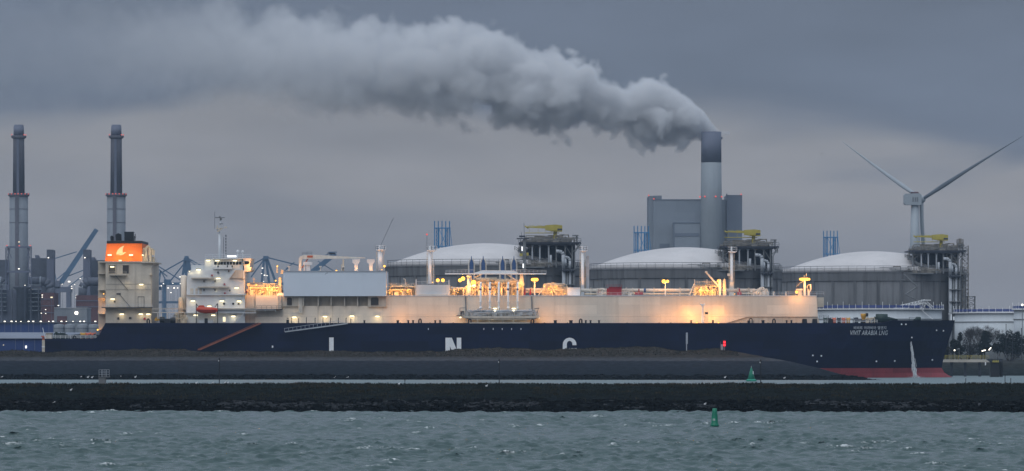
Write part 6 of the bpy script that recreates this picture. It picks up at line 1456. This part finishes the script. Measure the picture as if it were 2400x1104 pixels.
l2 = thing('jetty_lamp', (PX(2237, 1576), 1576, 6), 'single bright lamp on a thin post beside the bow', 'lamp')
MB().tube(P(2237, 842, 1576), P(2237, 820, 1576), .07, 5).build('post', 'steel_grey', l2); MB().ball(P(2237.2, 821, 1575.8), .26, 8).build('lamp_head', 'glow_cool', l2)
l3 = thing('jetty_lamp', (PX(2248, 1577), 1577, 6), 'unlit arm lamp on a thin post along the lit walkway', 'lamp')
MB().path([P(2248, 842, 1577), P(2248, 818, 1577)], .07, 5).build('post', 'steel_grey', l3); MB().pb(2244, 2249.5, 817, 818.2, 1576.8, 1577.2).build('lamp_head', 'steel_pale', l3)
l4 = thing('tank_lamp', (PX(2396, 1800), 1800, GZ), 'bright round lamp on a pole above the edge storage tank', 'lamp')
MB().tube(P(2396, 716, 1800), (PX(2396, 1800), 1800, GZ), .14, 5).build('pole', 'steel_grey', l4); MB().ball(P(2396, 714.5, 1799.7), .42, 8).build('lamp_head', 'glow_cool', l4, True)

# ------------------------------------------------------------------ on the dike
Yd = 1492.0
def zd(px_, Y): return float(dike_z(np.array([PX(px_, Y)]), np.array([Y]))[0])
ts = thing('signal_light', (PX(1698, Yd), Yd, zd(1698, Yd)), 'harbour signal showing two red lights on top of the dike', 'signal light')
MB().pb(1696.8, 1699.2, 799, 828, Yd, Yd+.3).build('post', 'steel_grey', ts)
MB().pb(1694.8, 1701.2, 797.5, 812.5, Yd-.25, Yd).build('backboard', 'red_paint', ts)
for y_ in (802, 809): MB().tube(P(1698, y_, Yd-.45), P(1698, y_, Yd-.2), .27, 10).build('red_light', 'glow_traffic', ts)
lightpoint(P(1698, 805.5, Yd-1.0), 12, (1, .03, .04), ts)
cbx = thing('control_cabinet', (PX(1691, Yd), Yd, zd(1691, Yd)), 'grey cabinet and pole beside the red harbour signal', 'cabinet')
MB().pb(1690, 1695, 807, 826, Yd+.6, Yd+1.2).build('cabinet', 'steel_pale', cbx); MB().pb(1688.4, 1689.2, 800, 826, Yd+.6, Yd+.8).build('pole', 'steel_grey', cbx)
sb_ = thing('sign_post', (PX(1609, Yd), Yd, zd(1609, Yd)), 'narrow pale board on a post standing on the dike', 'sign')
MB().pb(1607.6, 1612, 779.5, 806, Yd, Yd+.15).build('board', 'steel_pale', sb_); MB().pb(1608.2, 1610.2, 806, 830, Yd, Yd+.2).build('post', 'steel_pale', sb_)

# ------------------------------------------------------------------ on the breakwater
Yb = 824.0
def zb(px_, Y=Yb): return float(dam_z(np.array([PX(px_, Y)]), np.array([Y]))[0])
for px_, t_, lb_ in ((514, 838, 'thin dark beacon post on the breakwater near the small railed platform'), (1170, 841, 'thin dark beacon post on the middle of the breakwater'), (1783, 842, 'thin dark beacon post on the breakwater next to the green conical buoy')):
    o_ = thing('beacon_post', (PX(px_, Yb), Yb, zb(px_)), lb_, 'post', 'beacon posts on the breakwater')
    MB().tube((PX(px_, Yb), Yb, zb(px_)-.3), P(px_, t_+5, Yb), .085, 6).build('post', 'black', o_)
    MB().lathe([(.1, PZ(t_+6, Yb)), (.16, PZ(t_+4.5, Yb)), (.12, PZ(t_+2, Yb)), (.06, PZ(t_, Yb))], PX(px_, Yb), Yb, 8).build('lantern', 'black', o_)
    MB().pb(px_-2.2, px_-.8, t_+6, t_+9, Yb-.1, Yb+.1).build('battery_box', 'letter_white', o_)
o_ = thing('railed_platform', (PX(240, Yb-3), Yb-3, zb(240, Yb-3)), 'small concrete block with a steel railing on the breakwater', 'platform')
MB().box(PX(231, Yb-3), PX(247, Yb-3), Yb-3, Yb-1.6, zb(240, Yb-3)-.5, PZ(884, Yb-3)).build('block', 'steel_grey', o_)
MB().pb(229.5, 256.5, 883, 884.2, Yb-3.2, Yb-1.4).build('slab', 'steel_grey', o_)
MB().rail([P(232, 883, Yb-3.1), P(256, 883, Yb-3.1)], 1.25, .035, .45, 3).build('railing', 'steel_pale', o_)
MB().rail([P(232, 883, Yb-1.5), P(256, 883, Yb-1.5)], 1.25, .035, .6, 3).build('railing', 'steel_pale', o_)
for px_, t_, lb_ in ((2355.5, 879.5, 'tallest thin stake on the breakwater below the mooring dolphin'), (2263.5, 887, 'short thin stake on the breakwater below the bow'), (2369, 887, 'short thin stake on the breakwater beside the tallest one'), (949, 890, 'short forked stake on the middle of the breakwater')):
    o_ = thing('stake', (PX(px_, Yb), Yb, zb(px_)), lb_, 'stake', 'stakes on the breakwater')
    MB().tube((PX(px_, Yb), Yb, zb(px_)-.3), P(px_, t_, Yb), .06, 5).build('pole', 'black', o_)
    MB().box(PX(px_, Yb)-.09, PX(px_, Yb)+.09, Yb-.09, Yb+.09, PZ(t_, Yb)-.15, PZ(t_, Yb)).build('stake_cap', 'black', o_)

# ------------------------------------------------------------------ buoys
Y1 = 645.0
by = thing('channel_buoy', (PX(1675, Y1), Y1, 0), 'tall green channel buoy marked 11 in the nearer water', 'buoy')
q = lambda py: PZ(py, Y1)
body_ = MB().lathe([(.56, q(1000)), (.60, q(996)), (.56, q(994.5)), (.47, q(990)), (.42, q(975)), (.34, q(965)), (.31, q(957.5)), (.24, q(957))], PX(1675, Y1), Y1, 20).build('body', 'buoy_green', by, True)
MB().lathe([(.60, -.3), (.62, q(1003.5)), (.62, q(1000.5)), (.5, q(1000))], PX(1675, Y1), Y1, 20).build('float_collar', 'black', by)
v_, f_ = text_mesh('11', .36, 0.0, 1.15, .02)
nb = MB(); xs_ = [p[0] for p in v_]
for x_, y_, _ in v_:
    xx = x_-(min(xs_)+max(xs_))/2-.12
    nb.v.append((PX(1675, Y1)+xx, Y1-math.sqrt(max(.001, .45**2-xx**2))-.03, q(985.5)+y_))
nb.f = f_
nb.build('number', 'letter_white', body_)
Y2_ = 1388.0
bc = thing('conical_buoy', (PX(1761, Y2_), Y2_, 0), 'green conical buoy with a pale float ring in front of the dike', 'buoy')
q2 = lambda py: PZ(py, Y2_)
MB().lathe([(1.16, q2(890)), (.62, q2(874)), (.28, q2(864)), (.12, q2(861.5))], PX(1761, Y2_), Y2_, 18).build('cone', 'buoy_green', bc, True)
MB().lathe([(1.2, -.3), (1.62, q2(892.5)), (1.62, q2(891)), (1.2, q2(888.6)), (.9, q2(888.4))], PX(1761, Y2_), Y2_, 20).build('float_ring', 'buoy_green_light', bc, True)
MB().tube(P(1761, 862, Y2_), P(1761, 857.5, Y2_), .14, 6).build('lantern', 'steel_grey', bc)
MB().pb(1764.5, 1766, 870, 877, Y2_-.75, Y2_-.6).build('ladder', 'letter_white', bc)

# ------------------------------------------------------------------ gulls
def flying_gull(px_, py_, Y, span, tilt, label, m_='gull_dark'):
    c = P(px_, py_, Y)
    t = thing('gull', c, label, 'bird')
    MB().ball(c, span*.07, 8, .8).build('body', m_, t, True)
    for s_ in (-1, 1):
        a = c+Vector((s_*span*.05, 0, .02)); b = c+Vector((s_*span*.28, .1, span*(.16+s_*tilt))); e_ = c+Vector((s_*span*.5, .25, span*(.05+s_*tilt*1.8)))
        MB().add([a+Vector((0, -span*.07, 0)), b+Vector((0, -span*.07, 0)), e_, b+Vector((0, span*.06, 0)), a+Vector((0, span*.08, 0))], [(0, 1, 2, 3, 4)]).build('wing', m_, t)
    return t
flying_gull(1928, 360, 900, .95, .15, 'dark gull flying in the sky beside the wind turbine')
flying_gull(1057, 234.5, 1000, .8, .1, 'tiny dark gull flying below the steam plume')
flying_gull(760, 436.5, 1000, .8, -.1, 'tiny dark gull high above the ship accommodation')
flying_gull(767, 640, 1100, 1.3, .22, 'dark gull flying in front of the pale machinery house')
def sitting_gull(px_, py_, Y, z, s_=1.0, label='white gull resting on the breakwater', group='gulls resting on the breakwater'):
    x = PX(px_, Y)
    t = thing('gull', (x, Y, z), label, 'bird', group)
    MB().ball((x, Y, z+.20*s_), .17*s_, 8, .75).build('body', 'gull_white', t, True)
    MB().ball((x+.16*s_, Y, z+.36*s_), .075*s_, 6).build('head', 'gull_white', t, True)
    MB().tube((x-.12*s_, Y, z+.22*s_), (x-.34*s_, Y, z+.20*s_), .06*s_, 4, .02).build('tail', 'gull_dark', t)
    MB().tube((x, Y, z-.05), (x, Y, z+.12*s_), .02, 4).build('leg', 'gull_dark', t)
def ysurf(px_, py_):
    """depth on the breakwater face seen at that row"""
    best = 800.0
    for Y in np.arange(782, 830, .5):
        if PZ(py_, Y) <= float(dam_z(np.array([PX(px_, Y)]), np.array([Y]))[0]): return Y
    return 822.0
for px_, py_, lb_ in ((166, 917.5, 'white gull on the breakwater slope below the railed platform'), (126, 947.5, 'white gull low on the breakwater near the picture edge'), (460, 902.5, 'white gull near the breakwater crest beside the first beacon post'), (1652, 951, 'white gull low on the breakwater beside the green channel buoy'), (1140, 909, 'white gull on the breakwater below the middle beacon post'), (935, 903, 'white gull near the forked stake on the breakwater')):
    Y = ysurf(px_, py_); sitting_gull(px_, py_, Y, zb(px_, Y), 1.15, lb_)
for k_, px_ in enumerate((498, 527, 533.5, 549, 581, 2237, 2295)): sitting_gull(px_, 893, Yb, zb(px_, Yb), 1.0, ORD[k_]+' gull from the left standing on the breakwater crest', 'gulls on the crest of the breakwater')
for k_, px_ in enumerate((4, 189, 206, 216, 281, 317, 784, 814, 1699, 1838)):
    Y = float(dike_front(PX(px_, 1445)))+1.0; sitting_gull(px_, 885, Y, max(0, zd(px_, Y)), 1.9, ORD[k_]+' white gull from the left at the foot of the dike', 'gulls at the foot of the dike')
# ------------------------------------------------------------------ thin smoke from the ship funnel
def funnel_smoke():
    mb = MB(); r = random.Random(9)
    for k in range(16):
        u = k/15.0
        mb2 = P(258-u*30+r.uniform(-4, 4), 553-u*16+r.uniform(-4, 4), 1539+r.uniform(-1, 1)); mb.ball(mb2, .7+u*1.1, 10)
    o = mb.build('funnel_smoke', 'black', None, True)
    m = bpy.data.materials.new('exhaust'); m.use_nodes = True
    t = m.node_tree; t.nodes.clear()
    v = t.nodes.new('ShaderNodeVolumePrincipled'); v.inputs['Color'].default_value = (.25, .24, .25, 1); v.inputs['Density'].default_value = 0.035
    o2 = t.nodes.new('ShaderNodeOutputMaterial'); t.links.new(v.outputs[0], o2.inputs['Volume'])
    o.data.materials.clear(); o.data.materials.append(m)
    tag(o, 'faint brown exhaust drifting from the ship funnel', 'smoke', kind='stuff')
funnel_smoke()
# ================================================================== steam plume from the tall stack
def plume():
    s = 3600.0/F
    key = [(1680, 309, 8), (1668, 306, 22), (1650, 296, 40), (1600, 277, 62), (1550, 263, 74), (1490, 256, 82), (1430, 246, 72), (1380, 222, 88), (1300, 218, 90),
           (1200, 188, 110), (1060, 160, 124), (960, 166, 106), (820, 148, 120), (700, 142, 124), (500, 116, 142), (300, 112, 150), (100, 112, 156), (-150, 110, 160)]
    u = [(1690-k[0])*s for k in key]; UMAX = u[-1]
    zc = [(308-k[1])*s for k in key]; rr = [k[2]*s for k in key]
    g = bpy.data.node_groups.new('plume_field', 'GeometryNodeTree')
    g.interface.new_socket('Geometry', in_out='INPUT', socket_type='NodeSocketGeometry')
    g.interface.new_socket('Geometry', in_out='OUTPUT', socket_type='NodeSocketGeometry')
    N, L = g.nodes, g.links
    def nd(t, **k):
        n = N.new(t)
        for a, b in k.items(): setattr(n, a, b)
        return n
    def put(sock, v):
        if isinstance(v, (int, float)): sock.default_value = v
        elif isinstance(v, tuple): sock.default_value = v
        else: L.new(v, sock)
    def mth(op, a, b=0.0, c=0.0, clamp=False):
        n = nd('ShaderNodeMath', operation=op, use_clamp=clamp)
        for i, v in enumerate((a, b, c)): put(n.inputs[i], v)
        return n.outputs[0]
    def curve(x, xs_, ys_):
        """piecewise curve of x through (xs_, ys_)"""
        ymin, ymax = min(ys_), max(ys_)
        n = nd('ShaderNodeFloatCurve')
        c = n.mapping.curves[0]
        pts = [((a/UMAX), (b-ymin)/(ymax-ymin)) for a, b in zip(xs_, ys_)]
        c.points[0].location = pts[0]; c.points[1].location = pts[-1]
        for p in pts[1:-1]: c.points.new(*p)
        n.mapping.use_clip = False
        n.mapping.update()
        put(n.inputs['Value'], mth('DIVIDE', x, UMAX))
        return mth('MULTIPLY_ADD', n.outputs[0], ymax-ymin, ymin)
    pos = nd('GeometryNodeInputPosition').outputs[0]
    def noise(vec, scale, detail, off=(0, 0, 0)):
        a = nd('ShaderNodeVectorMath', operation='ADD'); L.new(vec, a.inputs[0]); a.inputs[1].default_value = off
        n = nd('ShaderNodeTexNoise', noise_dimensions='3D'); L.new(a.outputs[0], n.inputs['Vector'])
        n.inputs['Scale'].default_value = scale; n.inputs['Detail'].default_value = detail; n.inputs['Roughness'].default_value = 0.55
        return n
    def voro(vec, scale):
        n = nd('ShaderNodeTexVoronoi', feature='F1'); L.new(vec, n.inputs['Vector'])
        n.inputs['Scale'].default_value = scale
        return n.outputs['Distance']
    wp = noise(pos, 0.028, 3.0)
    sb = nd('ShaderNodeVectorMath', operation='SUBTRACT'); L.new(wp.outputs['Color'], sb.inputs[0]); sb.inputs[1].default_value = (0.5, 0.5, 0.5)
    x0 = nd('ShaderNodeSeparateXYZ'); L.new(pos, x0.inputs[0])
    u0 = mth('MULTIPLY', x0.outputs[0], -1.0)
    grow = mth('DIVIDE', u0, 60.0, clamp=True)
    sc = nd('ShaderNodeVectorMath', operation='SCALE'); L.new(sb.outputs[0], sc.inputs[0]); L.new(mth('MULTIPLY', grow, 26.0), sc.inputs['Scale'])
    ad = nd('ShaderNodeVectorMath', operation='ADD'); L.new(pos, ad.inputs[0]); L.new(sc.outputs[0], ad.inputs[1])
    sp = nd('ShaderNodeSeparateXYZ'); L.new(ad.outputs[0], sp.inputs[0])
    uu = mth('MAXIMUM', mth('MULTIPLY', sp.outputs[0], -1.0), 0.0)
    C, R = curve(uu, u, zc), curve(uu, u, rr)
    dz = mth('DIVIDE', mth('SUBTRACT', sp.outputs[2], C), R)
    dy = mth('DIVIDE', sp.outputs[1], mth('MULTIPLY', R, 1.15))
    dd = mth('SQRT', mth('ADD', mth('MULTIPLY', dz, dz), mth('MULTIPLY', dy, dy)))
    v1, v2, v3 = voro(ad.outputs[0], 1/24.0), voro(ad.outputs[0], 1/9.5), voro(ad.outputs[0], 1/4.5)
    near = mth('SUBTRACT', 1.0, mth('DIVIDE', u0, 500.0, clamp=True), clamp=True)
    billow = mth('ADD', mth('MULTIPLY', mth('SUBTRACT', v1, 0.42), 0.95), mth('ADD', mth('MULTIPLY', mth('SUBTRACT', v2, 0.42), 0.42), mth('MULTIPLY', mth('SUBTRACT', v3, 0.42), 0.13)))
    fb = noise(ad.outputs[0], 0.05, 6.0, (40, 3, 9)).outputs['Fac']
    soft = mth('MULTIPLY', mth('SUBTRACT', fb, 0.5), mth('MULTIPLY', mth('MULTIPLY_ADD', near, -0.30, 0.85), mth('MULTIPLY_ADD', mth('MULTIPLY', dz, -1.0, clamp=True), 0.9, 0.8)))
    fine = noise(ad.outputs[0], 0.16, 5.0, (7, 31, 2)).outputs['Fac']
    soft = mth('ADD', soft, mth('MULTIPLY', mth('SUBTRACT', fine, 0.5), 0.34))
    dd = mth('ADD', dd, mth('ADD', mth('MULTIPLY', billow, mth('MULTIPLY_ADD', near, 0.55, 0.45)), soft))
    edge = mth('MULTIPLY_ADD', mth('MULTIPLY', near, near), 6.0, 1.8)
    body = mth('MULTIPLY', mth('SUBTRACT', 1.0, dd), edge, clamp=True)
    thick = curve(uu, [0, 40, 120, 220, 330, 450, UMAX], [0.30, 0.21, 0.14, 0.095, 0.040, 0.010, 0.0035])
    den = mth('MULTIPLY', body, thick)
    den = mth('MULTIPLY', den, mth('LESS_THAN', mth('MULTIPLY', u0, -1.0), 6.0))
    vc = nd('GeometryNodeVolumeCube')
    L.new(den, vc.inputs['Density'])
    lo, hi = (-UMAX, -64.0, -32.0), (9.0, 64.0, 136.0)
    vc.inputs['Min'].default_value = lo; vc.inputs['Max'].default_value = hi
    vs = 1.6
    for nm, i in (('Resolution X', 0), ('Resolution Y', 1), ('Resolution Z', 2)): vc.inputs[nm].default_value = int((hi[i]-lo[i])/vs)
    m = bpy.data.materials.new('steam'); m.use_nodes = True
    t = m.node_tree; t.nodes.clear()
    v = t.nodes.new('ShaderNodeVolumePrincipled')
    v.inputs['Color'].default_value = (0.925, 0.932, 0.946, 1); v.inputs['Density'].default_value = 1.0; v.inputs['Anisotropy'].default_value = 0.1
    o_ = t.nodes.new('ShaderNodeOutputMaterial'); t.links.new(v.outputs[0], o_.inputs['Volume'])
    sm = nd('GeometryNodeSetMaterial'); sm.inputs['Material'].default_value = m
    L.new(vc.outputs[0], sm.inputs['Geometry'])
    go = nd('NodeGroupOutput'); L.new(sm.outputs[0], go.inputs[0])
    vol = bpy.data.volumes.new('steam_plume')
    o = bpy.data.objects.new('steam_plume', vol); COL.objects.link(o)
    vol.materials.append(m)
    o.location = (PX(1690, 3600), 3600, PZ(308, 3600))
    md = o.modifiers.new('plume', 'NODES'); md.node_group = g; md.show_viewport = False
    tag(o, 'long grey steam plume drifting away from the tall stack', 'steam', kind='stuff')
plume()
# ================================================================== haze
def haze():
    mb = MB(); mb.box(-2600, 2600, -60, 5600, -6, 330)
    o = mb.build('haze', M['black'])
    m = bpy.data.materials.new('haze_air'); m.use_nodes = True
    t = m.node_tree; t.nodes.clear()
    v = t.nodes.new('ShaderNodeVolumePrincipled')
    v.inputs['Color'].default_value = (0.60, 0.78, 1.0, 1)
    v.inputs['Density'].default_value = HAZE
    v.inputs['Anisotropy'].default_value = 0.2
    out = t.nodes.new('ShaderNodeOutputMaterial'); t.links.new(v.outputs[0], out.inputs['Volume'])
    o.data.materials.clear(); o.data.materials.append(m)
    tag(o, kind='stuff')
HAZE = 0.000045
haze()
